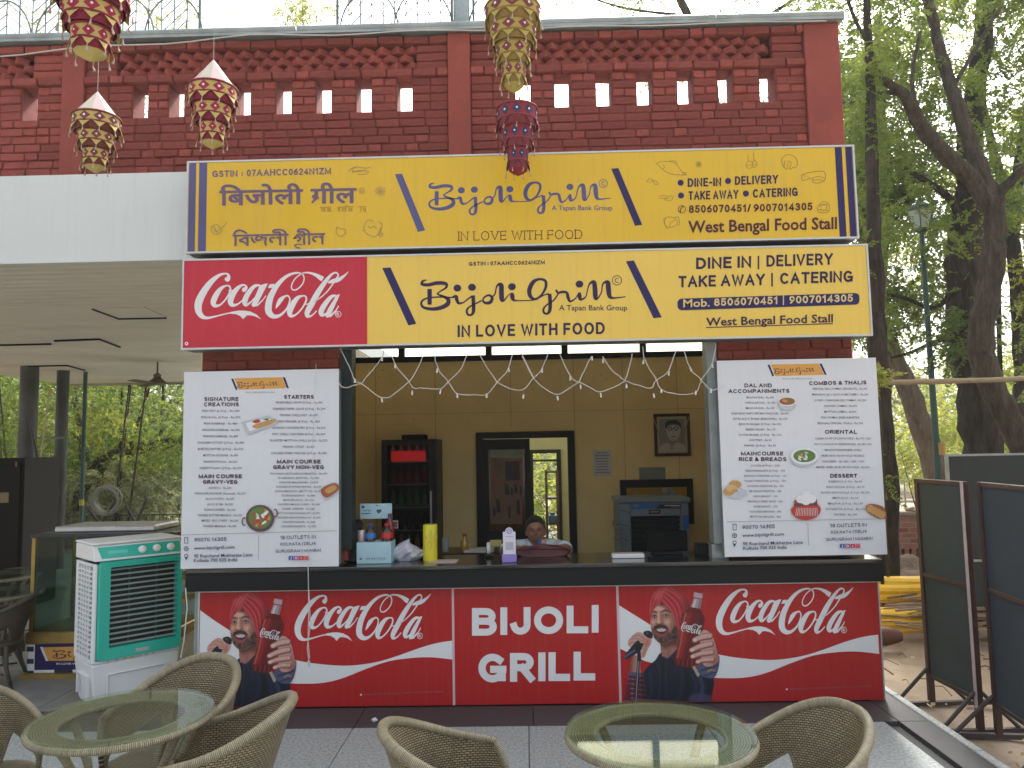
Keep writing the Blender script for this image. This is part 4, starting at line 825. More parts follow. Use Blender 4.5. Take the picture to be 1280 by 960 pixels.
block(pr, 'TAKE AWAY', 848, 359.3, 956, 14.3, navy2, .21, y1=356.3); block(pr, '|', 964, 356.5, 967, 14, navy2, .14); block(pr, 'CATERING', 975, 355.3, 1066, 14.3, navy2, .21, y1=352.3)
pr.cut('lettering', s2); q_ = [(852, 373.3), (1069, 366.3), (1072.5, 367.5), (1074, 370), (1074.2, 376), (1073, 379.5), (1070, 380.8), (852, 388), (849, 387), (847, 384.5), (846.6, 378), (848.5, 374.5)]
pr.poly(q_, navy)
ym = M('pale yellow ink', (.66, .50, .20), .5)
text(pr, 'Mob.', 854, 384, 887, 9.2, ym, .015, 383); block(pr, '8506070451', 892.5, 382.6, 972, 9.4, ym, .2, y1=380); block(pr, '|', 978.5, 380, 980.5, 10, ym, .12); block(pr, '9007014305', 986.5, 379.6, 1066, 9.4, ym, .2, y1=377)
text(pr, 'West Bengal Food Stall', 882.5, 407.5, 1041, 9.6, navy2, .018, 402.7); pr.ribbon([(882.5, 409.5), (1041, 404.6)], 1.1, navy2)
pr.build('lettering', s2)
# ------------------------------------------------------------------ menu boards
def board(rectpx, Y, label, fr, content, sidex):
    x0, x1, z0, z1 = rect(Y, *rectpx); b_ = thing('menu_board', label, 'menu board', ((x0+x1)/2, Y, z0))
    MB().box((x0, Y, z0), (x1, Y+.006, z1)).build('face', menuwhite, b_)
    MB().box((x0+.004, Y+.0065, z0+.004), (x1-.004, Y+.09, z1-.004)).build('case', grey_metal, b_)
    pr = Print(Y, px(Y, *fr)); content(pr); pr.build('menu_print', b_); return b_
def slab_h(pr, s, cx, y, w_, h, y1=None): block(pr, s, cx-w_/2, y, cx+w_/2, h, ink, .24, serif=1.01, gap=.15, y1=y1)
def items(pr, lst, cx, y0, dy, h=8, sl=0):
    for i, s_ in enumerate(lst):
        wd = min(len(s_)*6.5, 245); ctext(pr, s_, cx, y0+dy*i+1, h+1, greyink, .014, wd)
orange = M('orange print', (.66, .33, .06), .5); food_b = M('food brown', (.30, .09, .03), .5); food_g = M('food green', (.09, .20, .04), .5); pan_m = M('pan print', (.10, .05, .06), .5); food_r = M('food red', (.42, .04, .03), .5); plate = M('plate print', (.45, .50, .56), .5); food_y = M('food golden', (.50, .27, .09), .5)
def mlogo(pr, a, b, c, d):
    pr.poly([(a[0]+14, a[1]), (b[0], b[1]), (c[0], c[1]), (d[0]+14, d[1])], orange)
    pr.poly([(a[0], a[1]+1), (a[0]+9, a[1]+1), (d[0]+9, d[1]), (d[0], d[1])], navy); pr.poly([(b[0]+2, b[1]), (b[0]+12, b[1]), (c[0]+12, c[1]), (c[0]+3, c[1])], navy)
    k = (b[0]-a[0]-36)/1100; bgrill(pr, ink, lambda q: (a[0]+8+q[0]*k, a[1]+6+q[1]*k*.95-q[0]*.002), False)
def icons(pr, x, ys, y4):
    pr.ribbon([(x-7, ys[0]-12), (x+7, ys[0]-12), (x+7, ys[0]+12), (x-7, ys[0]+12)], 2.5, navy, True); pr.ring(x, ys[1], 9, 2.5, navy); pr.ribbon([(x-9, ys[1]), (x+9, ys[1])], 2, navy); pr.ribbon([(x, ys[1]-9), (x, ys[1]+9)], 2, navy); pr.ring(x, ys[2]-6, 7, 2.5, navy); pr.poly([(x-6, ys[2]), (x+6, ys[2]), (x, ys[2]+14)], navy)
fb, ig, yt, zz = M('blue badge', (.04, .08, .35), .5), M('purple badge', (.35, .08, .28), .5), M('red badge', (.5, .03, .05), .5), M('pink badge', (.6, .1, .15), .5)
def socials(pr, x, y, w_=20):
    for i, m_ in enumerate((fb, ig, yt, zz)): pr.poly([(x+i*w_*1.12, y), (x+i*w_*1.12+w_, y-.4), (x+i*w_*1.12+w_, y+w_*.85), (x+i*w_*1.12, y+w_*.85)], m_)
    pr.ribbon([(x+w_*.6, y+3), (x+w_*.5, y+w_*.8)], 3, logowhite); pr.ring(x+w_*1.62, y+w_*.42, w_*.2, 2, logowhite); pr.poly([(x+w_*2.6, y+5), (x+w_*2.9, y+w_*.4), (x+w_*2.6, y+w_*.65)], logowhite)
def left_menu(pr):
    mlogo(pr, (236, 113), (455, 108), (472, 155), (256, 162)); ctext(pr, 'IN LOVE WITH FOOD', 362, 176, 6, greyink, .01, 124)
    slab_h(pr, 'SIGNATURE', 195, 210, 148, 17); slab_h(pr, 'CREATIONS', 195, 233, 150, 17); slab_h(pr, 'STARTERS', 527, 201, 128, 17)
    items(pr, ['FISH FRY (2 Pcs) - Rs.380', 'FISH ROLL (2 Pcs) - Rs.390', 'FISH KABIRAJI - Rs.480', 'CHICKEN KABIRAJI - Rs.390', 'PRAWN KABIRAJI - Rs.480', 'CHICKEN CUTLET (2 Pcs) - Rs.380', 'BHETKI PATURI (2 Pcs) - Rs.590', 'MUTTON AFGHANI - Rs.470', 'BASANTI PULAO - Rs.260', 'SWEET PULAO (2 Pcs) - Rs.270'], 192, 256, 27.2)
    items(pr, ['VEGETABLE CHOP (2 Pcs) - Rs.190', 'CHINESE PAPER CHOP (2 Pcs) - Rs.290', 'PRAWN CHILLI DRY - Rs.470', 'FISH FINGER (6 Pcs) - Rs.420', 'AFGHAN CHICKEN FRY (2 Pcs) - Rs.290', 'DRY CHILLI CHICKEN (6 Pcs) - Rs.350', 'ROASTED MUTTON CHILLI (6 Pcs) - Rs.520', 'PRAWN CUTLET - Rs.480', 'CHICKEN FRIED PAKORA (6 Pcs) - Rs.340'], 527, 220, 27.1)
    slab_h(pr, 'MAIN COURSE', 191, 541, 186, 17); slab_h(pr, 'GRAVY-VEG', 191, 565, 148, 17); slab_h(pr, 'MAIN COURSE', 527, 478, 188, 17); slab_h(pr, 'GRAVY NON-VEG', 526, 502, 218, 17)
    items(pr, ['SHUKTO - Rs.250', 'CHHOLAR DHOKAR (Seasonal) - Rs.290', 'ALOO POSTO - Rs.270', 'ALOO DUM - Rs.220', 'SHAHI PANEER - Rs.260', 'PANEER BUTTER MASALA - Rs.290', 'MIXED VEG CURRY - Rs.240', 'PANEER MASALA - Rs.280'], 190, 586, 23.3)
    items(pr, ['FISH KALIA (KATLA/ROHU/BHETKI) - Rs.390', 'DOI/BHAPA (BHETKI) - Rs.380', 'CHINGRI MALAIKARI - Rs.520', 'CHICKEN DOPYAZA BHUNA - Rs.390', 'KASHA MANGSHO (MUTTON) - Rs.490', 'KOSHA/RAILWAY - Rs.480', 'MURGIR JHOL - Rs.310', 'CHICKEN MALAI CURRY - Rs.340', 'DAAB CHINGRI - Rs.540', 'MUTTON RAN BUNGALOW - Rs.570', 'CHICKEN RAN BUNGALOW - Rs.390', 'CHICKEN KASHA - Rs.340', 'CHICKEN BHARTA - Rs.370'], 527, 524, 18.8, 7)
    pr.poly([(282, 300), (400, 272), (442, 305), (312, 355)], plate); pr.poly([(300, 305), (400, 284), (424, 302), (318, 340)], logowhite); pr.poly([(330, 316), (385, 296), (430, 288), (410, 310), (350, 328)], food_y, 3); pr.poly([(330, 298), (352, 288), (365, 298), (345, 306)], food_r, 3); pr.poly([(375, 290), (398, 284), (396, 294)], food_g, 3)
    pr.ell(362, 712, 61, 58, pan_m); pr.ell(362, 710, 50, 47, food_g); 
    for i in range(40): a = random.uniform(0, 6.28); r_ = 40*random.random()**.5; pr.ell(362+r_*math.cos(a), 710+r_*math.sin(a), random.uniform(7, 16), random.uniform(4, 8), random.choice([food_b, food_r, food_g, food_y, logowhite]), random.uniform(0, 3), 8)
    pr.ribbon(arc(295, 726, 9, 16, 60, 300, 8), 5, pan_m); pr.ribbon(arc(427, 690, 9, 16, -120, 120, 8), 5, pan_m)
    pr.poly([(615, 590), (676, 556), (700, 562), (700, 600), (640, 636)], plate); pr.poly([(622, 588), (672, 562), (697, 568), (697, 592), (645, 625)], food_b, 3); pr.poly([(640, 590), (676, 570), (690, 585), (655, 606)], food_y, 3)
    pr.ribbon([(22, 783), (690, 765)], 1.6, greyink); pr.ribbon([(356, 785), (356, 888)], 1.6, greyink); icons(pr, 47, (806, 842, 878), 0)
    block(pr, '90070 14305', 82, 812, 219, 16, navy, .16, y1=808); text(pr, 'www.bijoligrill.com', 80, 846, 254, 13, navy, .012, 841); text(pr, '9E Rupchand Mukherjee Lane', 80, 880, 330, 13, navy, .012, 874); text(pr, 'Kolkata 700 025 India', 80, 899, 266, 13, navy, .012, 895)
    block(pr, '18 OUTLETS IN', 449, 802, 602, 15, navy, .15, y1=797); block(pr, 'KOLKATA | DELHI', 450, 829, 600, 13, navy, .15, y1=825); block(pr, 'GURUGRAM | MUMBAI', 429, 859, 622, 13, navy, .15, y1=854); socials(pr, 485, 873)
def right_menu(pr):
    mlogo(pr, (272, 88), (492, 84), (514, 132), (292, 138)); ctext(pr, 'IN LOVE WITH FOOD', 400, 152, 6, greyink, .01, 126)
    slab_h(pr, 'DAL AND', 232, 186, 118, 17); slab_h(pr, 'ACCOMPANIMENTS', 235, 211, 262, 17, 209); slab_h(pr, 'COMBOS & THALIS', 573, 177, 246, 17, 173); slab_h(pr, 'ORIENTAL', 587, 385, 138, 17); slab_h(pr, 'MAINCOURSE', 249, 478, 182, 17); slab_h(pr, 'RICE & BREADS', 251, 502, 204, 17); slab_h(pr, 'DESSERT', 598, 573, 116, 17)
    items(pr, ['MOONG DAL - Rs.190', 'CHHOLAR DAL - Rs.190', 'MASOOR DAL - Rs.180', 'RAJDHANI PAPPU (FFS MOONG) DAL - Rs.190', 'JHURI ALOO BHAJA (SEASONAL) - Rs.160', 'BEGUN BHAJA (2 Pcs) - Rs.130', 'GREEN SALAD - Rs.110', 'LUCHI BHAJA (2 Pcs) - Rs.160', 'CHUTNEY - Rs.90', 'PAPAD (2 Pcs) - Rs.50'], 240, 232, 22.9, 7)
    items(pr, ['BENGAL VEG COMBO (VEG/RUTI) - Rs.380', 'MANGSHO (2) + ALOO DUM COMBO - Rs.390', 'LUCHI + CHHOLAR DAL COMBO - Rs.250', 'CHICKEN COMBO - Rs.490', 'MUTTON COMBO - Rs.590', 'FISH COMBO (PABDA/BHETKI)', 'BENGALI SPECIAL THALI - Rs.700'], 583, 195, 24.6, 7)
    items(pr, ['CLEAR SOUP VEG/NON-VEG - Rs.170 / 220', 'HOT & SOUR SOUP VEG/NON-VEG - Rs.180 / 230', 'MANCHURIAN/PANEER CHILLI', 'FRIED RICE OR NOODLE VEG/EGG', 'CHICKEN - Rs.250 / 280 / 300', 'MIXED FRIED RICE OR NOODLE - Rs.350'], 594, 408, 24.6, 7)
    items(pr, ['LUCHI (4 Pcs) - 150', 'RADHABALLAVI (2 Pcs) - 150', 'BANGLA PARATHA (2 Pcs) - 160', 'PLAIN PARATHA (2 Pcs) - 150', 'LACHHA PARATHA (2) - 150', 'MUGHLAI PARATHA - 280', 'SADA BHAAT - 120', 'BANGLA FRIED RICE - 350', 'GHEE BHAAT - 270', 'CHICKEN BIRYANI - 380', 'MUTTON BIRYANI - 480'], 262, 524, 21.9, 7)
    items(pr, ['RAJBHOG (1 Pc) - Rs.80', 'RASOGOLLA (2 Pcs) - Rs.90', 'BAKED RASOGOLLA (2 Pcs) - Rs.150', 'MISTI DOI - Rs.90', 'MALPUA (2 Pcs) - Rs.130', 'PATISAPTA (2 Pcs) - Rs.170', 'PAYESH - Rs.140'], 604, 592, 23.6, 7)
    pr.ell(354, 262, 36, 22, plate); pr.ell(354, 246, 39, 20, logowhite); pr.ell(354, 246, 34, 16, food_b); pr.ell(344, 244, 12, 6, food_y, .3); pr.ell(362, 243, 14, 4, food_g, .4)
    pr.ell(428, 492, 58, 34, plate, -.05); pr.ell(428, 480, 60, 36, logowhite); pr.ell(428, 480, 48, 27, food_g)
    for i in range(18): a = random.uniform(0, 6.28); r_ = random.uniform(0, 1); pr.ell(428+38*r_*math.cos(a), 480+20*r_*math.sin(a), 9, 4, random.choice([logowhite, food_y, food_g, plate]), random.uniform(0, 3), 8)
    pr.ell(134, 640, 50, 22, plate); pr.ell(104, 632, 24, 18, food_y); pr.ell(132, 602, 26, 18, food_y); pr.ell(116, 618, 24, 15, M('puff light', (.60, .40, .18), .5)); pr.ell(130, 628, 14, 8, food_y)
    pr.poly([(390, 668), (475, 662), (482, 682), (498, 706), (484, 738), (440, 754), (392, 744), (370, 712), (386, 690)], food_r, 3); pr.ribbon([(384, 690), (482, 682)], 14, pan_m)
    for i in range(14): pr.ribbon([(396+i*6.5, 702), (390+i*7.2, 736)], 1.6, logowhite)
    for a, b in ((412, 664), (436, 650), (458, 664), (434, 672)): pr.ell(a, b, 20, 18, logowhite); 
    pr.poly([(690, 700), (708, 684), (760, 695), (776, 720), (776, 748), (740, 744), (700, 722)], food_b, 3); 
    for a in range(4): pr.ell(708+a*17, 704+a*9, 14, 17, food_y, .4)
    pr.ribbon([(96, 762), (780, 748)], 1.6, greyink); pr.ribbon([(442, 766), (446, 866)], 1.6, greyink); icons(pr, 129, (784, 820, 856), 0)
    block(pr, '90070 14305', 162, 792, 301, 16, navy, .16, y1=788); text(pr, 'www.bijoligrill.com', 162, 826, 340, 13, navy, .012, 820); text(pr, '9E Rupchand Mukherjee Lane', 164, 862, 420, 13, navy, .012, 855); text(pr, 'Kolkata 700 025 India', 166, 881, 352, 13, navy, .012, 876)
    block(pr, '18 OUTLETS IN', 538, 785, 693, 15, navy, .15, y1=781); block(pr, 'KOLKATA | DELHI', 541, 812, 692, 13, navy, .15, y1=808); block(pr, 'GURUGRAM | MUMBAI', 520, 843, 718, 13, navy, .15, y1=838); socials(pr, 579, 856)
MY = -.088
board(((229, 463), (423, 463), (227, 711), (424, 708)), MY, 'left white menu board headed SIGNATURE CREATIONS standing on the black counter', (220, 440, 3.4275), left_menu, 1)
board(((894, 451), (1094, 447), (908, 696), (1110, 693)), MY, 'right white menu board headed COMBOS & THALIS standing on the black counter', (880, 430, 3.4286), right_menu, -1)
# ------------------------------------------------------------------ brick parapet
WY = 1.0; wt_ = .2
ztop = UP(700, 42, WY).z; par = thing('brick_parapet', 'red painted brick parapet with small square openings above the signboards', 'parapet wall', (0, WY, ztop-1.5))
PX0, PX1 = -5.6, UP(1049, 100, WY).x
pil = [(UP(79, 150, WY).x, UP(107, 150, WY).x), (UP(560.5, 120, WY).x, UP(588.5, 120, WY).x), (UP(1006, 110, WY).x, PX1)]
ch = .0745; rowz = lambda r_: ztop-r_*ch
holes = []
for c in (38, 176, 221, 262, 304, 355, 405, 455, 506, 654, 703, 755, 806, 857, 907, 960): X = UP(c, 128, WY).x; holes.append((X-.07, X+.07))
zb = ztop-1.9
rows = []
bays = [(PX0, pil[0][0]), (pil[0][1], pil[1][0]), (pil[1][1], pil[2][0])]
field = []
for a, b in bays:
    hs_ = [h for h in holes if a < h[0] < b]
    for r_ in range(0, 25):
        z1_, z0_ = rowz(r_), rowz(r_+1)
        if r_ in (1, 2, 3): # lattice rows: solid returns at the bay ends
            for u, v in ((a, a+.28), (b-.28, b)): field.append((u, v, z0_, z1_, 0))
            continue
        if r_ in (5, 6, 7, 8):
            segs = []; u = a
            for h in hs_: segs.append((u, h[0])); u = h[1]
            segs.append((u, b))
            for u, v in segs:
                n = max(1, round((v-u)/.205)); 
                if v-u < .3: n = 1 if r_ % 2 == 0 else 2
                for i in range(n): field.append((u+(v-u)*i/n, u+(v-u)*(i+1)/n, z0_, z1_, 0))
        else:
            u = a-(random.uniform(.08, .14) if r_ % 2 else 0)
            while u < b-.01:
                L = random.choice([.225, .225, .225, .23, .21, .12]); v = u+L
                if b-v < .04: v = b
                s_, e_ = max(u, a), min(v, b)
                if e_-s_ > .03: field.append((s_, e_, z0_, z1_, .035 if r_ == 4 else (.03 if r_ == 0 else 0)))
                u = v
# what is behind the upper sign or the canopy is left as plain core
def vis(f): return f[3] > (UP(640, 196, WY).z-.06 if f[0] > UP(236, 200, WY).x else UP(100, 224, WY).z-.06)
field = [f for f in field if vis(f)]
field.sort(key=lambda f: -(f[1]-f[0])*(1 if f[0] > -4.3 else .2))
off = par['_loc']
for f in field[:300]: put_brick(f[0], f[1], f[2], f[3], WY-.015-f[4], WY+.07, par, off)
rest = MB()
def jb(mb_, a, b, z0, z1, y0, y1, M4=None):
    g = .0045; j = lambda: random.uniform(-.005, .005); k = len(mb_.v)
    mb_.box((a+g, y0+j(), z0+g), (b-g, y1, z1-g), bev=.008, M4=M4)
    for i in range(k, len(mb_.v)): mb_.v[i] = tuple(mb_.v[i][c]+random.uniform(-.003, .003) for c in range(3))
for f in field[300:]: jb(rest, f[0], f[1], f[2], f[3], WY-.015-f[4], WY+.07)
# lattice of bricks set cornerwise, three staggered rows
for a, b in bays:
    for r_ in (1, 2, 3):
        z1_, z0_ = rowz(r_)-.002, rowz(r_+1)+.002; u = a+.32+(.068 if r_ == 2 else 0)
        while u < b-.31:
            M4 = Matrix.Translation((u+random.uniform(-.006, .006), WY+.055, (z0_+z1_)/2)) @ Matrix.Rotation(R(45+random.uniform(-5, 5)), 4, 'Z') @ Matrix.Rotation(R(random.uniform(-3, 3)), 4, 'X')
            h_ = (z1_-z0_)/2-.002; k = len(rest.v); rest.box((-.053, -.053, -h_), (.053, .1, h_), bev=.008, M4=M4)
            for i in range(k, len(rest.v)): rest.v[i] = tuple(rest.v[i][c]+random.uniform(-.003, .003) for c in range(3))
            u += .136
stuff(rest.build('brick_remainder', red_brick, par))
core = MB(); zc = rowz
hb, ht = zc(9), zc(5)
core.box((PX0, WY, zb), (PX1-.02, WY+wt_, hb-.002)); core.box((PX0, WY, ht+.002), (PX1-.02, WY+wt_, zc(4))); core.box((PX0, WY+.12, zc(4)), (PX1-.02, WY+wt_, zc(1))); core.box((PX0, WY, zc(1)), (PX1-.02, WY+wt_, ztop))
u = PX0
for h in holes: core.box((u, WY, hb-.002), (h[0]+.004, WY+wt_, ht+.002)); u = h[1]-.004
core.box((u, WY, hb-.002), (PX1-.02, WY+wt_, ht+.002)); core.build('mortar_core', mortar, par)
for a, b in pil: MB().box((a, WY-.045, zb), (b, WY+wt_+.02, ztop+.01), bev=.006).build('pillar', pillar_red, par)
# coping
cm = M('galvanised coping', (.36, .42, .43), .45, .4, var=.35, vs=4)
cop = MB(); x = PX0
while x < PX1: e = min(x+1.83, PX1+.04); cop.box((x, WY-.1, ztop+.012), (e-.006, WY+wt_+.08, ztop+.045)); cop.tube([(x, WY-.085, ztop+.06), (e-.01, WY-.085, ztop+.06)], .028, 10); x = e
cop.box((PX0, WY-.02, ztop+.046), (PX1+.02, WY+wt_, ztop+.062)); cop.build('coping', cm, par, smooth='auto')
cw = [(PX0+i*.25, WY-.13-.01*math.sin(i), UP(600, 50, WY).z+.02+.012*math.sin(i*1.1)-(.10*max(0, (-2.4-(PX0+i*.25))/2))) for i in range(int((PX1-PX0)/.25)+1)]
tag(MB().tube(cw, .006, 6).build('cable', M('pale cable', (.55, .55, .5), .6)), 'thin pale cable running along the top of the brick parapet', 'cable')
# metal grille panels above the coping
gm = M('painted grille', (.16, .20, .19), .5, .3)
def grille(pa, pb, label):
    xa, xb = UP(pa, 30, WY+.15).x, UP(pb, 30, WY+.15).x; zb_ = ztop+.07; zt = zb_+.95; t = thing('grille_panel', label, 'railing', ((xa+xb)/2, WY+.15, zb_), group='herringbone grilles above the parapet')
    f_ = MB(); Y = WY+.15
    for X in (xa, xb): f_.box((X-.012, Y-.012, zb_), (X+.012, Y+.012, zt))
    for Z in (zb_+.0, zt-.02): f_.box((xa+.012, Y-.011, Z), (xb-.012, Y+.011, Z+.02))
    f_.build('frame', gm, t); bars = MB(); n = max(1, round((xb-xa)/.225)); p = (xb-xa)/n
    for i in range(n+1):
        X = xa+i*p
        if 0 < i < n: bars.box((X-.006, Y-.006, zb_+.02), (X+.006, Y+.006, zt-.02))
        if i < n:
            for k in range(9):
                Z = zb_+.0+k*.11
                for sgn in (0, 1):
                    p0 = Vector((X+(.0 if not sgn else p), Y, Z+.13)); p1 = Vector((X+p/2, Y, Z+.02))
                    if i % 2: p0, p1 = Vector((p0.x, Y, Z+.02)), Vector((p1.x, Y, Z+.13))
                    if p1.z < zt and p0.z < zt: bars.tube([p0, p1], .0048, 4)
            bars.box((X+p/2-.005, Y-.005, zb_+.02), (X+p/2+.005, Y+.005, zt-.02))
    bars.build('herringbone_bars', gm, t)
    ac = MB(); cx_ = (xa+xb)/2
    for X in [xa+(xb-xa)*q for q in (.28, .75)]: ac.tube([(X+.27*math.cos(a), Y-.012, zb_+.05+.42*math.sin(a)) for a in [math.pi*i/16 for i in range(17)]], .008, 5)
    ac.build('arch_bar', gm, t)
grille(-40, 122, 'herringbone metal grille above the parapet at the far left, behind the big lantern'); grille(122, 250, 'herringbone metal grille between the big lantern and the open gap'); grille(422, 565, 'herringbone metal grille just left of the thick post'); grille(592, 634, 'narrow herringbone grille right of the thick post beside the yellow lantern')
xa = UP(577, 10, WY+.15).x; tag(MB().lathe([(.075, 0), (.075, 1.6)], (xa, WY+.15, ztop+.06), 16).build('post', cm, smooth='auto'), 'thick grey metal post standing on the parapet behind the middle pillar', 'post')
# slim rods seen above the right of the wall
for p_ in (875, 940): X = UP(p_, 10, WY+.1).x; tag(MB().tube([(X, WY+.1, ztop+.06), (X, WY+.1, ztop+.55)], .005, 5).build('rod', alu), 'thin pale rod upright on the coping, %s of the two at its right end' % ('left' if p_ == 875 else 'right'), 'rod')
# ------------------------------------------------------------------ canopy
FY = -.06; x0, x1, z0, z1 = rect(FY, (0, 219), (232, 216), (0, 330.5), (232, 325))
z0 = UP(0, 330, FY).z; z0 = (z0+UP(228, 325, FY).z)/2; CE = z0; CBY = UZ(100, 481, z0).y
can = thing('canopy', 'white fascia canopy roof with ribbed ceiling left of the stall', 'canopy', (-5, 0, z0))
fasc = streaky('fascia panel', (.62, .675, .68), .42, .10, (.3, .3, .27))
for i, (a, b) in enumerate(((-9, -5.2), (-5.2, -2.36))): MB().box((a+.0015, FY, z0), (b-.0015, FY+.05, z1), bev=.003).build('fascia_panel', fasc, can)
soff = M('ceiling plank', (.68, .64, .55), .5, var=.2, vs=1.5, stretch=(.3, 1, 1))
pl = MB(); y = FY+.06
while y < CBY: pl.box((-9, y+.009, CE+.02), (-2.38, y+.146, CE+.036), bev=.004); y += .15
stuff(pl.build('ceiling_planks', soff, can)); MB().box((-9, FY+.05, CE+.04), (-2.37, CBY+.1, CE+.28)).build('roof_deck', grey_metal, can)
MB().box((-9, CBY-.02, CE-.02), (-2.37, CBY+.08, CE+.038)).build('edge_beam', M('edge paint', (.35, .33, .28), .6), can)
def hatchp(q, op):
    P4 = [UZ(a, b, CE+.02) for a, b in q]; m_ = MB(); dz = -.012
    lo = [(p.x, p.y, CE+.012) for p in P4]; hi = [(p.x, p.y, CE+.019) for p in P4]; m_.add(lo+hi, [[0, 1, 2, 3], [4, 5, 6, 7], [0, 1, 5, 4], [1, 2, 6, 5], [2, 3, 7, 6], [3, 0, 4, 7]]); m_.build('ceiling_hatch', soff, can)
    d_ = MB()
    for i in op: d_.tube([Vector(lo[i])+Vector((0, 0, -.004)), Vector(lo[(i+1) % 4])+Vector((0, 0, -.004))], .012, 5)
    d_.build('hatch_gap', black_paint, can)
hatchp([(116, 385), (180, 383), (208, 396), (148, 397)], (2, 3)); hatchp([(68, 425), (124, 423), (150, 433), (92, 434)], (0, 1)); hatchp([(-30, 431), (64, 429), (68, 431), (0, 433)], (0,)); hatchp([(35, 457), (84, 456), (106, 462), (50, 463)], (0, 1))
# columns
def column(cx, wpx, yb, Y, label, mat):
    c = UP(cx, 500, Y); r_ = wpx/2/FPX*(Y+5.5); tag(MB().lathe([(r_, -.1), (r_, CE+.03)], (c.x, Y, 0), 20).build('column', mat, smooth='auto'), label, 'column')
cblue = M('blue brown column paint', (.085, .09, .095), .4, var=.6, vs=1.3, spec=.35)
column(36, 21, 0, 6.3, 'thick round grey column under the canopy, leftmost beside the dark cabinet', cblue); column(78, 14.5, 0, 6.9, 'slimmer round dark column under the canopy carrying a thin brace', cblue)
c = UP(106, 500, 7.2); yb_ = UP(106, 628, 7.2).z
t = thing('pole', 'thin green pole with a yellow band behind the glass display case', 'pole', (c.x, 7.2, -.1)); MB().lathe([(.032, -.1), (.032, CE+.02)], (c.x, 7.2, 0), 10).build('shaft', M('green pole paint', (.04, .10, .095), .5), t); MB().lathe([(.037, yb_-.05), (.037, yb_+.05)], (c.x, 7.2, 0), 12).build('band', M('yellow band', (.5, .4, .08), .6), t)
def P2(x, y, Y): return UP(x, y, Y)
tag(MB().tube([P2(36, 520, 6.0), P2(50, 590, 6.0), P2(66, 672, 6.0)], .022, 6).build('brace_pipe', cblue), 'dark slanting pipe between the two left columns', 'pipe')
tag(MB().tube([P2(62, 485, 5.9), P2(50, 580, 5.9), P2(40, 700, 5.9)], .012, 6).build('bamboo_cane', M('pale bamboo', (.42, .38, .22), .6)), 'thin pale cane leaning beside the thick left column', 'cane')
tag(MB().tube([P2(45, 547, 6.5), P2(80, 547, 6.7)], .015, 6).build('cross_bar', grey_metal), 'short horizontal bar tying the slim column to its neighbour', 'bar')
# ceiling fan
fz = CE; fc = UZ(197, 454, CE); 
t = thing('ceiling_fan', 'small brown ceiling fan hanging under the far edge of the canopy', 'ceiling fan', (fc.x, fc.y, fz)); fm_ = M('brown fan', (.10, .075, .05), .4, .3)
MB().tube([(fc.x, fc.y, fz+.02), (fc.x, fc.y, fz-.26)], .014, 8).build('rod', fm_, t); MB().lathe([(.02, -.02), (.06, -.05), (.05, -.10)], (fc.x, fc.y, fz-.13), 14).build('cup', fm_, t, smooth='auto')
MB().lathe([(.04, -.2), (.07, -.24), (.12, -.28), (.13, -.31), (.05, -.33)], (fc.x, fc.y, fz), 18).build('motor', fm_, t, smooth='auto')
for k in range(3):
    a = R(20+120*k); M4 = Matrix.Translation((fc.x, fc.y, fz-.31)) @ Matrix.Rotation(a, 4, 'Z') @ Matrix.Rotation(R(10), 4, 'X'); MB().box((.1, -.055, -.003), (.6, .055, .003), M4=M4).build('blade', fm_, t)
# dark cabinet at far left
Yc = 3.6; a, b = UP(-20, 700, Yc), UP(31, 572, Yc)
t = thing('tall_cabinet', 'tall black cabinet standing at the far left edge under the canopy', 'cabinet', ((a.x+b.x)/2, Yc, 0))
dkb = M('dark brown black', (.010, .008, .007), .5, var=.4, vs=3, spec=.15)
MB().box((a.x-.3, Yc, 0), (b.x, Yc+.7, b.z), bev=.01).build('body', dkb, t); MB().box((a.x-.25, Yc-.02, .1), (b.x-.03, Yc-.002, b.z-.08), bev=.006).build('door', dkb, t)
p_ = UP(6, 622, Yc-.02); MB().box((p_.x-.05, Yc-.03, p_.z-.06), (p_.x+.05, Yc-.021, p_.z+.06)).build('sticker', M('old sticker', (.22, .17, .09), .7), t); p_ = UP(22, 577, Yc); MB().box((p_.x-.01, Yc-.03, p_.z-.06), (p_.x+.015, Yc-.02, p_.z)).build('hinge', M('rust', (.22, .10, .05), .7), t)
# ------------------------------------------------------------------ display case
VY = .8; a, b = UP(44, 668, VY), UP(213, 668, VY); bt = UP(40, 850, VY); zt_ = a.z; zs = UP(40, 790, VY).z; zsb = UP(40, 805, VY).z; zft = UP(40, 843, VY).z
vx0, vx1 = UP(37, 760, VY).x, UP(216, 700, VY).x
t = thing('display_case', 'glass display case with brass shelves and blue printed front behind the air cooler', 'display case', ((vx0+vx1)/2, VY, 0)); brass = M('brass trim', (.36, .25, .07), .35, .55, var=.35); gl = glassy('case glass', (.62, .72, .68), .03, 1.35)
dk = M('dark case frame', (.02, .028, .03), .3)
D_ = .6
fr_ = MB()
for X in (vx0, vx1-.03):
    fr_.box((X, VY, zs), (X+.03, VY+.03, zt_-.03)); fr_.box((X, VY+D_-.03, zs), (X+.03, VY+D_, zt_-.03))
fr_.build('corner_post', brass, t)
MB().box((vx0-.01, VY-.01, zt_-.03), (vx1+.01, VY+D_, zt_), bev=.005).build('top_frame', dk, t)
MB().box((vx0+.12, VY+.1, zt_+.001), (vx1-.2, VY+D_-.05, zt_+.05), bev=.01).build('steel_top', alu, t)
MB().box((vx0-.02, VY-.02, zsb), (vx1+.02, VY+D_, zs), bev=.008).build('waist_band', brass, t); MB().box((vx0-.05, VY-.04, zft-.05), (vx1+.03, VY+D_, zft+.01), bev=.008).build('base_band', brass, t)
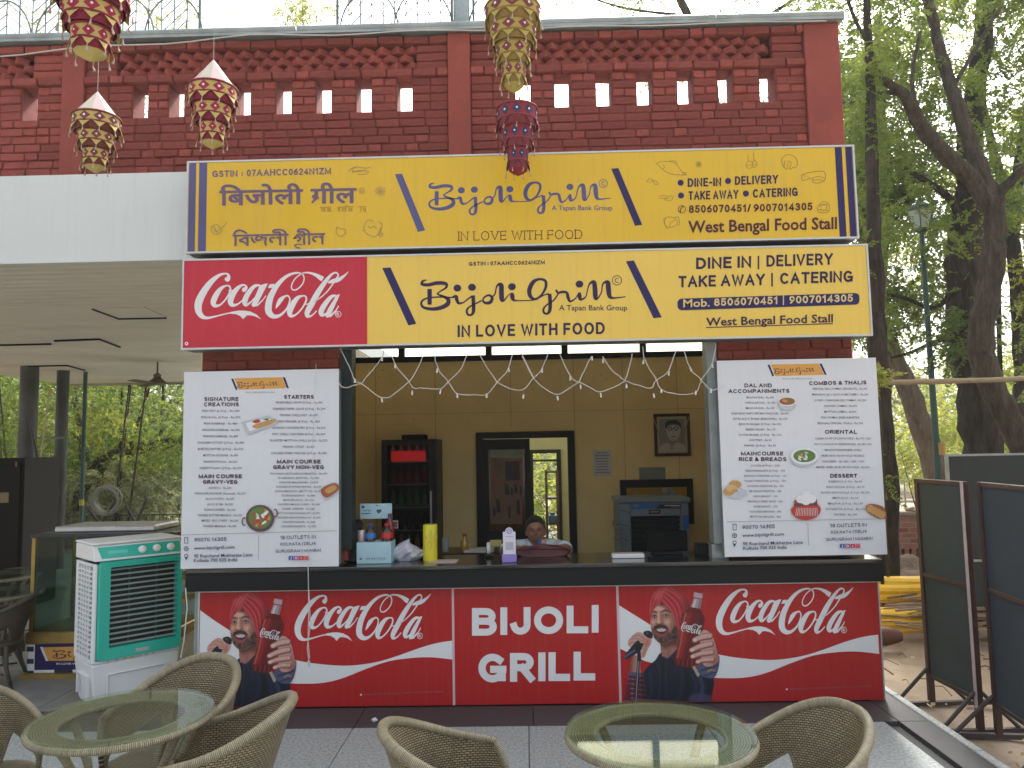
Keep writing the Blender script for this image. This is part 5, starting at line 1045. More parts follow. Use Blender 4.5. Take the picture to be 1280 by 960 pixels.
MB().box((vx0, VY, zft+.012), (vx1, VY+D_-.01, zsb-.002)).build('base_cabinet', wht, t)
for k in range(3):
    Z = UP(60, (700, 726, 755)[k], VY+.25).z; MB().box((vx0+.28, VY+.2, Z-.02), (vx1-.05, VY+D_-.05, Z+.02)).build('shelf', brass, t); MB().box((vx0+.28, VY+.19, Z-.019), (vx0+.42, VY+.199, Z+.019)).build('shelf_bracket', dk, t)
MB().box((vx0+.031, VY+.004, zs), (vx1-.031, VY+.010, zt_-.031)).build('front_glass', gl, t); MB().box((vx0+.004, VY+.031, zs), (vx0+.010, VY+D_-.031, zt_-.031)).build('side_glass', gl, t)
MB().box((vx0+.03, VY+D_-.02, zs), (vx1-.03, VY+D_-.01, zt_-.03)).build('back_glass', glassy('case back glass', (.6, .66, .64), .05, 1.5), t)
MB().box((vx0+.35, VY+.5, zs), (vx0+.40, VY+.55, zt_-.03)).build('inner_post', alu, t)
pr = Print(VY, px(VY)); VV = lambda x, y: (x/4, 640+y/4)
for x, y in ((152, 686), (152, 747), (152, 806)): pr.poly([VV(x-17, y-13), VV(x+17, y-13), VV(x+17, y+12), VV(x-18, y+12)], M('black square', (.015, .018, .03), .5))
pr.poly([VV(272, 788), VV(364, 786), VV(362, 814), VV(271, 816)], MATS['black square']); pr.poly([VV(640, 788), VV(700, 786), VV(700, 814), VV(640, 816)], MATS['black square'])
pr.poly([VV(176, 646), VV(860, 640), VV(860, 782), VV(172, 790)], navy); pr.poly([VV(212, 676), VV(700, 668), VV(720, 742), VV(240, 744)], orange); pr.poly([VV(200, 674), VV(214, 674), VV(242, 744), VV(230, 745)], logowhite)
bgrill(pr, ink, lambda q: VV(238+q[0]*.42-20, 672+q[1]*.27), False); text(pr, 'IN LOVE WITH FOOD', *VV(282, 763), VV(480, 760)[0], 2.2, logowhite, .02)
pr.build('front_print', t)
for X in (vx0+.1, vx1-.1): MB().lathe([(.035, -.02), (.035, .02)], (X, VY+.1, .035), 12, axis='x').build('castor', M('rust castor', (.14, .05, .04), .6), t); MB().box((X-.01, VY+.08, .03), (X+.01, VY+.12, zft-.05)).build('castor_stem', dk, t)
# ------------------------------------------------------------------ air cooler
def cooler():
    W, Dp, Ht = .60, .40, 1.16
    pos = UZ(170, 882, 0)
    t = thing('air_cooler', 'white upright air cooler with turquoise louvred front beside the left menu board', 'air cooler', (pos.x, pos.y, 0), R(46), local=True)
    teal = M('turquoise plastic', (.02, .44, .33), .3, var=.05); wp_ = white_plastic
    zm = .335; bz = lambda z: z
    # lower tank (tapered) with recessed panels
    m_ = MB(); w0, w1 = W/2-.035, W/2-.005; d0, d1 = .0, .0
    def ringb(hw, y0, y1, z): return [(-hw, y0, z), (hw, y0, z), (hw, y1, z), (-hw, y1, z)]
    vs = ringb(w0-.01, .02, Dp-.02, .03)+ringb(w0, .012, Dp-.01, .06)+ringb(w1, .0, Dp, zm-.012)+ringb(w1-.006, .006, Dp-.006, zm)
    m_.add(vs, [[0, 3, 2, 1]]+[[4*i+j, 4*i+(j+1) % 4, 4*i+4+(j+1) % 4, 4*i+4+j] for i in range(3) for j in range(4)]+[[12, 13, 14, 15]]); m_.build('water_tank', wp_, t, bevel=.012)
    f_ = MB(); f_.box((-.19, -.012, .09), (.20, .006, .10), bev=.004); f_.box((-.19, -.012, .25), (.20, .004, .26), bev=.004); f_.box((-.2, -.012, .10), (-.19, .006, .25), bev=.004); f_.box((.20, -.012, .10), (.21, .006, .25), bev=.004)
    f_.box((-.305, .07, .10), (-.28, .08, .25), bev=.003); f_.box((-.305, .30, .10), (-.28, .31, .25), bev=.003); f_.box((-.305, .08, .24), (-.285, .30, .25), bev=.003); f_.build('tank_rib', wp_, t)
    # upper body frame: open front, left side lattice
    zt0, zt1 = zm+.002, Ht-.14; b = MB(); 
    b.box((W/2-.02, .0, zt0), (W/2, Dp, zt1)); b.box((-W/2, Dp-.02, zt0), (W/2-.021, Dp, zt1)); b.box((-W/2, .0, zt0), (-W/2+.03, .04, zt1), bev=.008); b.box((-W/2, Dp-.06, zt0), (-W/2+.02, Dp-.021, zt1))
    b.box((-W/2, .041, zt0), (-W/2+.02, Dp-.061, zt0+.03)); b.box((-W/2, .041, zt1-.02), (-W/2+.02, Dp-.061, zt1)); b.box((-W/2+.021, .0, zt0), (W/2-.021, Dp-.03, zt0+.02)); b.build('housing', wp_, t, bevel=.006)
    l_ = MB(); ny, nz = 4, 19; y0, y1, z0, z1 = .045, Dp-.065, zt0+.03, zt1-.02
    for i in range(1, ny+1): yy = y0+(y1-y0)*i/(ny+1); l_.box((-W/2+.001, yy-.011, z0), (-W/2+.014, yy+.011, z1))
    for i in range(1, nz): zz = z0+(z1-z0)*i/nz; l_.box((-W/2+.002, y0, zz-.0065), (-W/2+.012, y1, zz+.0065))
    l_.build('side_lattice', wp_, t)
    MB().box((-W/2+.05, .1, zt0+.03), (W/2-.03, Dp-.03, zt1-.02)).build('interior', M('cooler interior', (.012, .02, .018), .6), t)
    # teal front frame with rounded outline
    fr_ = MB(); fx0, fx1, fz0, fz1 = -W/2+.028, W/2+.004, zt0+.015, zt1+.015; ix0, ix1, iz0, iz1 = fx0+.075, fx1-.03, fz0+.085, fz1-.045
    def rr(x0, x1, z0, z1, r_, n=5): return [(cx+r_*math.cos(a), cz_+r_*math.sin(a)) for cx, cz_, s_ in ((x1-r_, z0+r_, -90), (x1-r_, z1-r_, 0), (x0+r_, z1-r_, 90), (x0+r_, z0+r_, 180)) for a in [R(s_+90*i/n) for i in range(n+1)]]
    A_ = rr(fx0, fx1, fz0, fz1, .03); B_ = rr(ix0, ix1, iz0, iz1, .012); C_ = rr(ix0+.006, ix1-.006, iz0+.006, iz1-.006, .01); n = len(A_)
    vs = [(x, -.0, z) for x, z in A_]+[(x, -.028, z) for x, z in rr(fx0+.008, fx1-.008, fz0+.008, fz1-.008, .028)]+[(x, -.024, z) for x, z in B_]+[(x, .05, z) for x, z in C_]
    fr_.add(vs, [[k*n+i, k*n+(i+1) % n, (k+1)*n+(i+1) % n, (k+1)*n+i] for k in range(3) for i in range(n)]); fr_.build('front_frame', teal, t, smooth='auto')
    MB().box((ix0-.02, .05, iz0-.01), (ix1+.02, .054, iz1+.01)).build('grille_backing', MATS['cooler interior'], t)
    silver = M('pale louvre', (.42, .50, .48), .35, .3)
    for k in range(15):
        z = iz0+(iz1-iz0)*(k+.5)/15; M4 = Matrix.Translation((0, .006, z)) @ Matrix.Rotation(R(24), 4, 'X'); MB().box((ix0+.002, -.010, -.0018), (ix1-.002, .008, .0018), M4=M4).build('louvre', silver, t)
    for X in (ix0+(ix1-ix0)*.3, ix0+(ix1-ix0)*.7): MB().box((X-.005, .022, iz0), (X+.005, .03, iz1)).build('grille_upright', M('dark teal', (.01, .09, .07), .4), t)
    MB().box((.0-.02, -.0255, fz0+.028), (.07, -.029+.0, fz0+.052), bev=.003).build('badge', alu, t)
    # top: sloped control panel + lid
    zc0, zc1 = zt1+.018, Ht; m_ = MB(); hw = W/2+.004
    m_.add([(-hw, -.02, zc0), (hw, -.02, zc0), (hw, .03, zc1-.015), (-hw, .03, zc1-.015), (-hw, Dp+.005, zc0), (hw, Dp+.005, zc0), (hw, Dp+.005, zc1-.015), (-hw, Dp+.005, zc1-.015)], [[0, 1, 2, 3], [4, 7, 6, 5], [0, 3, 7, 4], [1, 5, 6, 2], [3, 2, 6, 7], [0, 4, 5, 1]]); m_.build('control_housing', wp_, t, bevel=.008)
    MB().box((-hw-.004, .015, zc1-.014), (hw+.004, Dp+.012, zc1+.004), bev=.008).build('lid', wp_, t)
    sl = Vector((0, .05, zc1-.015-zc0)).normalized(); nrm = Vector((0, -sl.z, sl.y)); base = Vector((0, -.02, zc0))
    def on(u, v, o): return Vector((u, 0, 0))+base+sl*v+nrm*o
    L = (Vector((0, .03, zc1-.015))-base).length
    p_ = MB(); v_ = [on(-hw+.05, .018, .0), on(hw-.012, .018, 0), on(hw-.012, L-.016, 0), on(-hw+.03, L-.016, 0)]; v_ += [q+nrm*.004 for q in v_]
    p_.add(v_, [[0, 1, 2, 3], [4, 5, 6, 7], [0, 1, 5, 4], [1, 2, 6, 5], [2, 3, 7, 6], [3, 0, 4, 7]]); p_.build('control_panel', teal, t)
    for u in (.02, .12, .22): k_ = MB(); q = Matrix.Translation(on(u-.0, L/2, .004)) @ nrm.to_track_quat('Z', 'Y').to_matrix().to_4x4(); k_.lathe([(.028, 0), (.026, .012), (.014, .02), (.002, .021)], (0, 0, 0), 18); k_.v = [tuple(q @ Vector(v)) for v in k_.v]; k_.build('knob', wp_, t, smooth='auto')
    b_ = MB(); v_ = [on(-.21, L*.4, .0045), on(-.08, L*.4, .0045), on(-.08, L*.6, .0045), on(-.21, L*.6, .0045)]; b_.add(v_+[q+nrm*.0008 for q in v_], [[0, 1, 2, 3], [4, 5, 6, 7], [0, 1, 5, 4], [1, 2, 6, 5], [2, 3, 7, 6], [3, 0, 4, 7]]); b_.build('maker_plate', M('light teal', (.10, .55, .48), .4), t)
    gp_ = MB(); q0 = zm+.006
    for i in range(7): gp_.box((-.2+i*.05, -.005, q0), (-.2+i*.05+random.uniform(.01, .035), -.002, q0+.007))
    gp_.build('small_print', M('gold print', (.5, .42, .25), .5), t)
    for sx in (-1, 1):
        for yy in (.05, Dp-.05): MB().lathe([(.025, -.012), (.025, .012)], (sx*.22, yy, .025), 10, axis='x').build('castor', black_paint, t)
    return t
cooler()
# cable beside the cooler
tag(MB().tube([UP(232, 735, -.13), UP(234, 760, -.15), UP(230, 800, -.14), UP(226, 822, -.12)], .004, 6).build('cable', M('white cable', (.6, .6, .6), .5)), 'white cable hanging down beside the air cooler below the counter', 'cable')
# ------------------------------------------------------------------ wicker chairs
SC_ = .95
def shell_top(a):   # a in degrees from the middle of the back
    q = abs(a); 
    return .80-.17*(1-math.cos(min(q, 118)/118*math.pi))/2*1.0-(0 if q < 112 else (q-112)/16*.14)
def sstep(x, a, b): t_ = min(1, max(0, (x-a)/(b-a))); return t_*t_*(3-2*t_)
def shell_bot(a):
    q = abs(a); low = .40; top = shell_top(a); band = top-.17
    k = sstep(q, 30, 50)*(1-sstep(q, 104, 122)); return low+(max(band, low)-low)*k
def chair_proto(label):
    t = thing('wicker_chair', label, 'chair', (0, 0, 0), 0, 'woven cane chairs round the two front tables', local=True); AM = 126
    def pt(a, z):
        q = R(a); k = (z-.40)/.43; fl = 1+.16*k*(1 if k > 0 else 0); wx = .245*fl; wy = .25*fl
        # squarish tub: centre of arc at origin, back at +y
        s_, c_ = math.sin(q), math.cos(q); e = .86
        x = wx*math.copysign(abs(s_)**e, s_); y = wy*math.copysign(abs(c_)**e, c_)+.10*max(0, k)*max(0, c_)
        return (x, y, z)
    m_ = MB(); nu, nv = 84, 10
    m_.grid(lambda u, v: pt(-AM+2*AM*u, shell_bot(-AM+2*AM*u)+(shell_top(-AM+2*AM*u)-shell_bot(-AM+2*AM*u))*v), nu, nv, uvf=lambda u, v: (R(2*AM*u)*.31, shell_bot(-AM+2*AM*u)+(shell_top(-AM+2*AM*u)-shell_bot(-AM+2*AM*u))*v))
    m_.build('backrest', cane, t, smooth=True, solid=.022)
    rim = [pt(-AM+2*AM*i/70, shell_top(-AM+2*AM*i/70)) for i in range(71)]; low = [pt(-AM+2*AM*i/70, shell_bot(-AM+2*AM*i/70)) for i in range(71)]
    def utube(name, pts, r_, n=8, closed=False):
        mm = MB(); mm.tube(pts, r_, n, closed=closed); L = 0; k = len(pts)
        for i in range(k):
            if i: L += (Vector(pts[i])-Vector(pts[i-1])).length
            for j in range(n): mm.uv[i*n+j] = (j/n*.06, L)
        return mm.build(name, wrap, t, smooth=True)
    utube('rim', rim, [.021+.004*math.cos(R((-AM+2*AM*i/70)*1.4)) for i in range(71)]); utube('lower_rim', low, .012)
    # seat
    s_ = MB(); 
    def sp(u, v):
        r_ = v; a = 2*math.pi*u; x = .255*r_*math.copysign(abs(math.sin(a))**.75, math.sin(a)); y = .26*r_*math.copysign(abs(math.cos(a))**.75, math.cos(a)); return (x, y-.01, .405-.012*(1-r_*r_))
    s_.grid(sp, 40, 8, uvf=lambda u, v: sp(u, v)[:2]); s_.build('seat', cane_dark, t, smooth=True, solid=.012)
    sr = [(.262*math.copysign(abs(math.sin(a))**.75, math.sin(a)), .267*math.copysign(abs(math.cos(a))**.75, math.cos(a))-.01, .395) for a in [2*math.pi*i/48 for i in range(48)]]
    utube('seat_rim', sr, .019, 8, True)
    ap = MB(); ap.grid(lambda u, v: (sr[int(round(u*48)) % 48][0]*(1-.04*v), sr[int(round(u*48)) % 48][1]*(1-.04*v), .39-.08*v), 48, 3, uvf=lambda u, v: (u*1.6, v*.08)); ap.build('apron', cane_dark, t, smooth=True)
    for sx, sy in ((-1, -1), (1, -1), (-1, 1), (1, 1)):
        utube('leg', [(sx*.215, sy*.205, .39), (sx*.225, sy*.215, .2), (sx*.245, sy*(.235 if sy < 0 else .27), .0)], [.02, .019, .016])
    utube('stretcher', [(-.22, -.2, .14), (0, -.03, .17), (.22, .19, .14)], .01); utube('stretcher', [(.22, -.2, .14), (0, -.03, .175), (-.22, .19, .14)], .01)
    return t
ch0 = chair_proto('woven cane chair at the right end of the bottom edge beside the right glass table')
# rotation: back (+y local) direction
def place(pxx, pyy, z, rzdeg, label, src=ch0, first=False, scale=1.0):
    p = UZ(pxx, pyy, z)
    if first: src.location = (p.x, p.y, 0); src.rotation_euler = (0, 0, R(rzdeg)); src.scale = (scale,)*3; src['label'] = label; return src
    return dup(src, (p.x, p.y, 0), R(rzdeg), label, scale=scale)
CH = [(985, 935, .6, -62, .88, 'woven cane chair at the bottom right between right glass table and kerb'),
      (592, 962, .55, 98, .9, 'woven cane chair cut by the bottom edge between the two glass tables'),
      (206, 893, .6, -14, .95, 'woven cane chair behind the left glass table, against the printed panel'),
      (252, 945, .55, -80, .93, 'woven cane chair just right of the left glass table, its arm sloping forward'),
      (-22, 905, .6, 50, .86, 'woven cane chair at the left edge behind the left glass table'),
      (-55, 1015, .55, 100, .86, 'woven cane chair in the bottom left corner, only its rim in view')]
for i, (a, b, z, rz, sc_, lb) in enumerate(CH): place(a, b, z, rz, lb, first=(i == 0), scale=sc_)
# ------------------------------------------------------------------ glass tables
tglass = glassy('table glass', (.88, .955, .915), .01, 1.5)
def table(cx, cy, z, D, label, first=None):
    p = UZ(cx, cy, z); 
    if first: return dup(first, (p.x, p.y, 0), R(25), label)
    t = thing('glass_table', label, 'table', (0, 0, 0), 0, 'round glass tables in front of the stall', local=True); r_ = D/2
    MB().lathe([(r_-.004, z-.010), (r_, z-.006), (r_, z-.003), (r_-.003, z)], (0, 0, 0), 72).build('glass_top', tglass, t, smooth='auto')
    def ut(name, pts, rr_, n=8, closed=False):
        mm = MB(); mm.tube(pts, rr_, n, closed=closed); L = 0
        for i in range(len(pts)):
            if i: L += (Vector(pts[i])-Vector(pts[i-1])).length
            for j in range(n): mm.uv[i*n+j] = (j/n*.06, L)
        return mm.build(name, wrap, t, smooth=True)
    circ = lambda q, zz, n=72: [(q*math.cos(2*math.pi*i/n), q*math.sin(2*math.pi*i/n), zz) for i in range(n)]
    ut('rim', circ(r_-.008, z-.026), .014, 8, True)
    rg = MB(); rg.grid(lambda u, v: ((r_-.022-.085*v)*math.cos(2*math.pi*u), (r_-.022-.085*v)*math.sin(2*math.pi*u), z-.018-.005*v), 72, 3, uvf=lambda u, v: (u*2.1, v*.085)); rg.build('woven_border', cane, t, smooth=True)
    ut('inner_rim', circ(r_-.11, z-.025), .009, 8, True)
    for k in range(4):
        a = R(45+90*k); c_, s_ = math.cos(a), math.sin(a); ut('leg', [(c_*q, s_*q, zz) for q, zz in [(r_-.05, z-.03), (r_-.09, z-.09), (r_-.16, z-.22), (r_-.19, z-.36), (r_-.16, z-.52), (r_-.07, .0)]], .017)
    ut('lower_ring', circ(r_-.19, z-.37, 40), .012, 8, True)
    t.location = (p.x, p.y, 0); return t
ta = table(824.5, 912, .705, .705, 'round glass topped cane table in front of the red panels at the right')
table(154.5, 889, .715, .705, 'round glass topped cane table at the left in front of the air cooler', ta)
# far tables and chairs under the canopy
fshade = M('shaded cane far', (.07, .058, .042), .6, var=.3)  # cane colour darkened to put the canopy's shade on the far chairs
def far_table(cx, cy, label):
    p = UZ(cx, cy, .72); t = dup(ta, (p.x, p.y, 0), .3, label, 'glass tables under the canopy'); return t
far_table(-5, 716, 'glass table under the canopy at the far left, the farther of two'); far_table(-8, 737, 'glass table under the canopy at the far left, the nearer of two')
for a, b, rz, lb in ((-14, 752, -70, 'shade-darkened cane chair under the canopy between far tables and display case'), (8, 722, 20, 'cane chair under the canopy behind the far glass table')):
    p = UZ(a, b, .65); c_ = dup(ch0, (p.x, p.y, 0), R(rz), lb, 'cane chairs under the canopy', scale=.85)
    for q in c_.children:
        for sl_ in q.material_slots: sl_.link = 'OBJECT'; sl_.material = fshade
# ------------------------------------------------------------------ fabric lanterns
def lantern(cx, ytop, wpx, Y, ybot, label, ca, cb, trim, cone1, cone2, tiers=3, cone_h=.24, bulge=.0, hang=True, flap=None):
    d = Y+5.5; k = d/FPX; W = wpx*k; top = UP(cx, ytop, Y); Ht = (ybot-ytop)*k; t = thing('fabric_lantern', label, 'lantern', tuple(top), group='hanging fabric lanterns'); X, YY, Z = top
    rw = W/2; sp = [(1.0, .98), (.78, .74), (.55, .5)][:tiers] if tiers == 3 else [(1, .97), (.85, .8), (.62, .56), (.42, .40)]
    n = 10; usable = Ht*(1-cone_h)-.07*Ht; th = usable/len(sp)
    if cone_h > 0:
        m_ = MB(); 
        for i in range(n):
            a0, a1 = 2*math.pi*i/n, 2*math.pi*(i+1)/n; m_.add([(X, YY, Z), (X+rw*math.cos(a0), YY+rw*math.sin(a0), Z-Ht*cone_h), (X+rw*math.cos(a1), YY+rw*math.sin(a1), Z-Ht*cone_h)], [[0, 1, 2]], i % 2)
        m_.build('cone', [cone1, cone2], t)
    z = Z-Ht*cone_h
    for ti, (r0, r1) in enumerate(sp):
        r0 *= rw; r1 *= rw; hb_ = th*.62; m_ = MB(); st_ = []
        nn = max(8, int(n*(.55+.45*r0/rw)))
        P = lambda u, v: (X+(r0+(r1-r0)*v+math.sin(v*math.pi)*bulge*rw)*math.cos(2*math.pi*u), YY+(r0+(r1-r0)*v+math.sin(v*math.pi)*bulge*rw)*math.sin(2*math.pi*u), z-hb_*v)
        for i in range(nn):
            u0, u1, um = i/nn, (i+1)/nn, (i+.5)/nn; c = [P(u0, 0), P(u1, 0), P(u1, 1), P(u0, 1)]; dm = [P(um, .06), P(u1-.08/nn, .5), P(um, .94), P(u0+.08/nn, .5)]; L_, R_ = P(u0, .5), P(u1, .5)
            m_.add(dm, [[0, 1, 2, 3]], 1); m_.add([c[0], P(um, 0), dm[0], dm[3], L_], [[0, 1, 2, 3, 4]], 0); m_.add([P(um, 0), c[1], R_, dm[1], dm[0]], [[0, 1, 2, 3, 4]], 0); m_.add([c[2], P(um, 1), dm[2], dm[1], R_], [[0, 1, 2, 3, 4]], 0); m_.add([P(um, 1), c[3], L_, dm[3], dm[2]], [[0, 1, 2, 3, 4]], 0)
            q = Vector(P(um, .5)); o_ = (q-Vector((X, YY, q.z))).normalized(); q = q+o_*.003*0+o_*.004; s_ = Vector((-o_.y, o_.x, 0))*r0*.06; up_ = Vector((0, 0, 1))*r0*.06
            m_.add([q+s_*math.cos(a)+up_*math.sin(a) for a in [math.pi*j/3 for j in range(6)]], [[0, 1, 2, 3, 4, 5]], 2)
        m_.build('tier', [cb, ca, M('mirror dot', (.75, .72, .72), .3)], t)
        b_ = MB()
        for vv, rr_ in ((0, r0), (1, r1)): b_.tube([(X+(rr_+.002)*math.cos(2*math.pi*i/24), YY+(rr_+.002)*math.sin(2*math.pi*i/24), z-hb_*vv) for i in range(24)], rw*.05, 5, closed=True)
        b_.lathe([(r1-.001, z-hb_), (r1*.93, z-th)], (X, YY, 0), 24, cap=False); b_.build('trim_and_shade_band', trim, t, smooth='auto')  # dark lathe under each tier paints in the shadowed interior
        f_ = MB(); ts = MB()
        for i in range(nn):
            u0, u1, um = i/nn, (i+1)/nn, (i+.5)/nn; a0, a1, am = [2*math.pi*q for q in (u0, u1, um)]; rr_ = r1+.006; zz = z-hb_; fl = th*.42
            a0, a1 = am-(am-a0)*.8, am+(a1-am)*.8; f_.add([(X+rr_*math.cos(a0), YY+rr_*math.sin(a0), zz), (X+rr_*math.cos(a1), YY+rr_*math.sin(a1), zz), (X+(rr_+.012)*math.cos(am), YY+(rr_+.012)*math.sin(am), zz-fl)], [[0, 1, 2]], 0)
            q = Vector((X+(rr_+.012)*math.cos(am), YY+(rr_+.012)*math.sin(am), zz-fl)); tl = rw*.22*random.uniform(.8, 1.2); ts.tube([q, q+Vector((random.uniform(-.004, .004), 0, -tl*.4)), q+Vector((random.uniform(-.006, .006), 0, -tl))], [rw*.012, rw*.02, rw*.045], 5)
        f_.build('pointed_flap', [flap or cb, cb], t, solid=.0015); ts.build('tassel', M('beige tassel', (.42, .33, .26), .8), t)
        z -= th
    e = MB(); e.lathe([(sp[-1][1]*rw*.93, z), (sp[-1][1]*rw*.6, z-Ht*.03), (.004, z-Ht*.07)], (X, YY, 0), 10, mi=0); e.build('end_point', cb, t)
    if hang: MB().tube([(X, YY, Z-.01), (X, YY, 5.6)], .0022, 5).build('string', M('grey string', (.3, .28, .26), .8), t)
cr_red = M('cranberry cloth', (.33, .02, .06), .8, var=.1); cream = M('mustard cloth', (.50, .40, .13), .85, var=.1); pinkw = M('pale pink cloth', (.66, .45, .44), .85); whitec = M('cream cloth', (.66, .62, .50), .85)
maroon = M('maroon cloth', (.20, .015, .04), .85); gold = M('gold cloth', (.42, .34, .08), .85, var=.1); brownc = M('plum cloth', (.20, .05, .06), .85); bluec = M('blue cloth', (.035, .045, .12), .85); redc = M('red cloth', (.28, .025, .035), .85)
lantern(117, -62, 90, -2.2, 92, 'large crimson and mustard fabric lantern cut by the top left edge', cr_red, cream, maroon, pinkw, whitec, 3, .34)
lantern(122, 114, 57, -1.0, 224, 'fabric lantern with cream cone hanging in front of the white fascia, lowest at the left', brownc, cream, M('brown cloth', (.16, .04, .03), .85), pinkw, whitec, 3, .34)
lantern(267, 74, 60, -1.1, 196, 'pink coned fabric lantern with crimson diamonds hanging left of the middle pillar', cr_red, cream, maroon, pinkw, whitec, 3, .34)
lantern(640, -14, 71, -1.5, 128, 'tall yellow fabric lantern with plum diamonds hanging at the middle pillar', brownc, gold, M('plum trim', (.26, .17, .05), .85), gold, M('pale mustard', (.55, .46, .2), .85), 4, .2, .03)
lantern(646, 126, 52, -.6, 226, 'small red and blue fabric lantern hanging just below the yellow lantern', bluec, redc, M('rose trim', (.22, .04, .05), .85), redc, bluec, 3, .12, 0, False, M('maroon flap', (.16, .02, .035), .85))
# the strings hang from a wire stretched overhead
tag(MB().tube([(-9, -2.2, 5.62), (3, -.4, 5.6)], .003, 5).tube([(-9, -1.0, 5.6), (6, -1.6, 5.6)], .003, 5).build('overhead_wire', M('grey string', (.3, .28, .26), .8)), 'thin wire stretched overhead from which the fabric lanterns hang', 'wire')
# ------------------------------------------------------------------ fairy lights
C3 = lambda x, y: (430+x/3.308, 430+y/3.308); C4 = lambda x, y: (640+x/3.312, 430+y/3.312)
LY = -.12; ww = M('white wire', (.62, .60, .58), .5)
t = thing('fairy_lights', 'white fairy light wire zigzagging across the hatch opening', 'fairy lights', tuple(UP(660, 440, LY)))
seqs = [[C3(-30, 150), C3(0, 180), C3(70, 163)], [C3(-20, 10), C3(20, 90), C3(45, 150), C3(70, 163), C3(155, 222), C3(210, 205), C3(268, 155)], [C3(70, 163), C3(120, 105), C3(155, 58), C3(165, 25)], [C3(190, 25), C3(212, 85), C3(268, 155), C3(288, 182), C3(330, 182), C3(398, 184), C3(430, 155)],
        [C3(268, 155), C3(300, 110), C3(328, 50)], [C3(372, 40), C3(390, 105), C3(430, 155), C3(468, 205), C3(530, 210), C3(590, 208), C3(632, 158)], [C3(430, 155), C3(485, 100), C3(518, 22)], [C3(545, 20), C3(590, 95), C3(632, 158)], [C3(632, 158), C3(678, 105), C3(702, 20)], [C3(632, 158), C3(690, 185), C3(738, 188), C3(785, 140)],
        [C3(730, 30), C3(785, 140)], [C4(42, 50), C4(90, 142), C4(130, 180), C4(188, 208), C4(245, 178), C4(278, 158)], [C4(90, 142), C4(122, 105), C4(160, 15)], [C4(198, 45), C4(245, 138), C4(278, 158)], [C4(278, 158), C4(305, 95), C4(330, 52)], [C4(278, 158), C4(330, 185), C4(365, 198), C4(430, 175), C4(468, 152)], [C4(375, 50), C4(410, 105), C4(468, 152)], [C4(468, 152), C4(485, 100), C4(498, 42)],
        [C4(468, 152), C4(520, 170), C4(575, 182), C4(598, 150), C4(648, 112), C4(685, 5)], [C4(540, 10), C4(552, 72), C4(598, 150), C4(620, 190), C4(690, 208), C4(762, 198), C4(782, 148)], [C4(702, 0), C4(738, 100), C4(782, 148), C4(825, 190), C4(880, 170)], [C4(782, 148), C4(828, 85), C4(845, 0)]]
wm = MB(); bl = []
for s_ in seqs:
    P_ = [UP(*q, LY) for q in s_]
    if len(P_) > 2: P_ = [Vector(p) for p in cr([tuple(p) for p in P_], 4)]
    P_ = [p+Vector((random.uniform(-.003, .003), 0, random.uniform(-.003, .003))) for p in P_]
    wm.tube(P_, .0032, 5)
wm.build('wire', ww, t)
bcap = M('bulb cap', (.7, .7, .68), .3)
for q in (C3(45, 150), C3(155, 230), C3(157, 60), C3(212, 90), C3(282, 200), C3(400, 196), C3(386, 108), C3(468, 212), C3(590, 212), C3(742, 215), C3(680, 105), C4(48, 215), C4(125, 108), C4(188, 222), C4(242, 140), C4(284, 175), C4(332, 58), C4(366, 210), C4(376, 68), C4(474, 172), C4(586, 212), C4(545, 72), C4(650, 120), C4(618, 192), C4(762, 200), C4(738, 102), C4(828, 88), C4(825, 192)):
    p = UP(*q, LY); MB().tube([p+Vector((0, 0, .012)), p+Vector((random.uniform(-.006, .006), 0, -.018))], [.005, .007], 6).build('bulb', bcap, t)
hk = MB(); 
for s_ in ([(385, 702), (386, 760), (385, 800), (387, 823)], [(386, 738), (388, 780), (384, 810), (386, 826)]): hk.tube([UP(a, b, -.115) for a, b in s_], .003, 5)
P_ = UP(386, 830, -.115); hk.lathe([(.008, -.02), (.01, .02)], P_, 8); tag(hk.build('fairy_lights', ww), 'white fairy light wire with plug hanging down over the left singer panel', 'fairy lights')
tag(MB().tube([UP(395, 455, -.14), UP(390, 580, -.14), UP(387, 640, -.14), UP(386, 700, -.14)], .0022, 5).build('thin_wire', ww), 'thin wire hanging straight down over the left menu board', 'wire')

q = UZ(468, 902, .004); m_ = MB(); m_.blob((q.x, q.y, .016), (.02, .014, .012), n=5, jit=.3); tag(m_.build('paper_scrap', white_plastic), 'crumpled white paper scrap on the dark strip of paving before the counter', 'litter')
# ------------------------------------------------------------------ things inside the hatch
FYf = 2.65; a, b = UP(477, 550, FYf), UP(545, 547, FYf)
t = thing('drinks_fridge', 'tall black glass doored drinks fridge against the tan wall at the left of the hatch', 'fridge', ((a.x+b.x)/2, FYf, 0)); zt_ = a.z
fi = M('fridge interior', (.035, .045, .05), .4); finw = M('fridge lining', (.25, .28, .28), .5)
m_ = MB(); m_.box((a.x, FYf, .05), (a.x+.03, FYf+.6, zt_)); m_.box((b.x-.03, FYf, .05), (b.x, FYf+.6, zt_)); m_.box((a.x+.03, FYf, zt_-.04), (b.x-.03, FYf+.6, zt_)); m_.box((a.x+.03, FYf, .05), (b.x-.03, FYf+.6, .35)); m_.box((a.x+.03, FYf+.57, .35), (b.x-.03, FYf+.6, zt_-.04)); m_.build('body', black_paint, t)
m_ = MB(); dy = FYf-.04; m_.box((a.x+.005, dy, .1), (a.x+.06, dy+.035, zt_-.01)); m_.box((b.x-.075, dy, .1), (b.x-.005, dy+.035, zt_-.01)); m_.box((a.x+.06, dy, zt_-.06), (b.x-.075, dy+.035, zt_-.01)); m_.box((a.x+.06, dy, .1), (b.x-.075, dy+.035, .4)); dr_ = m_.build('door', black_paint, t)
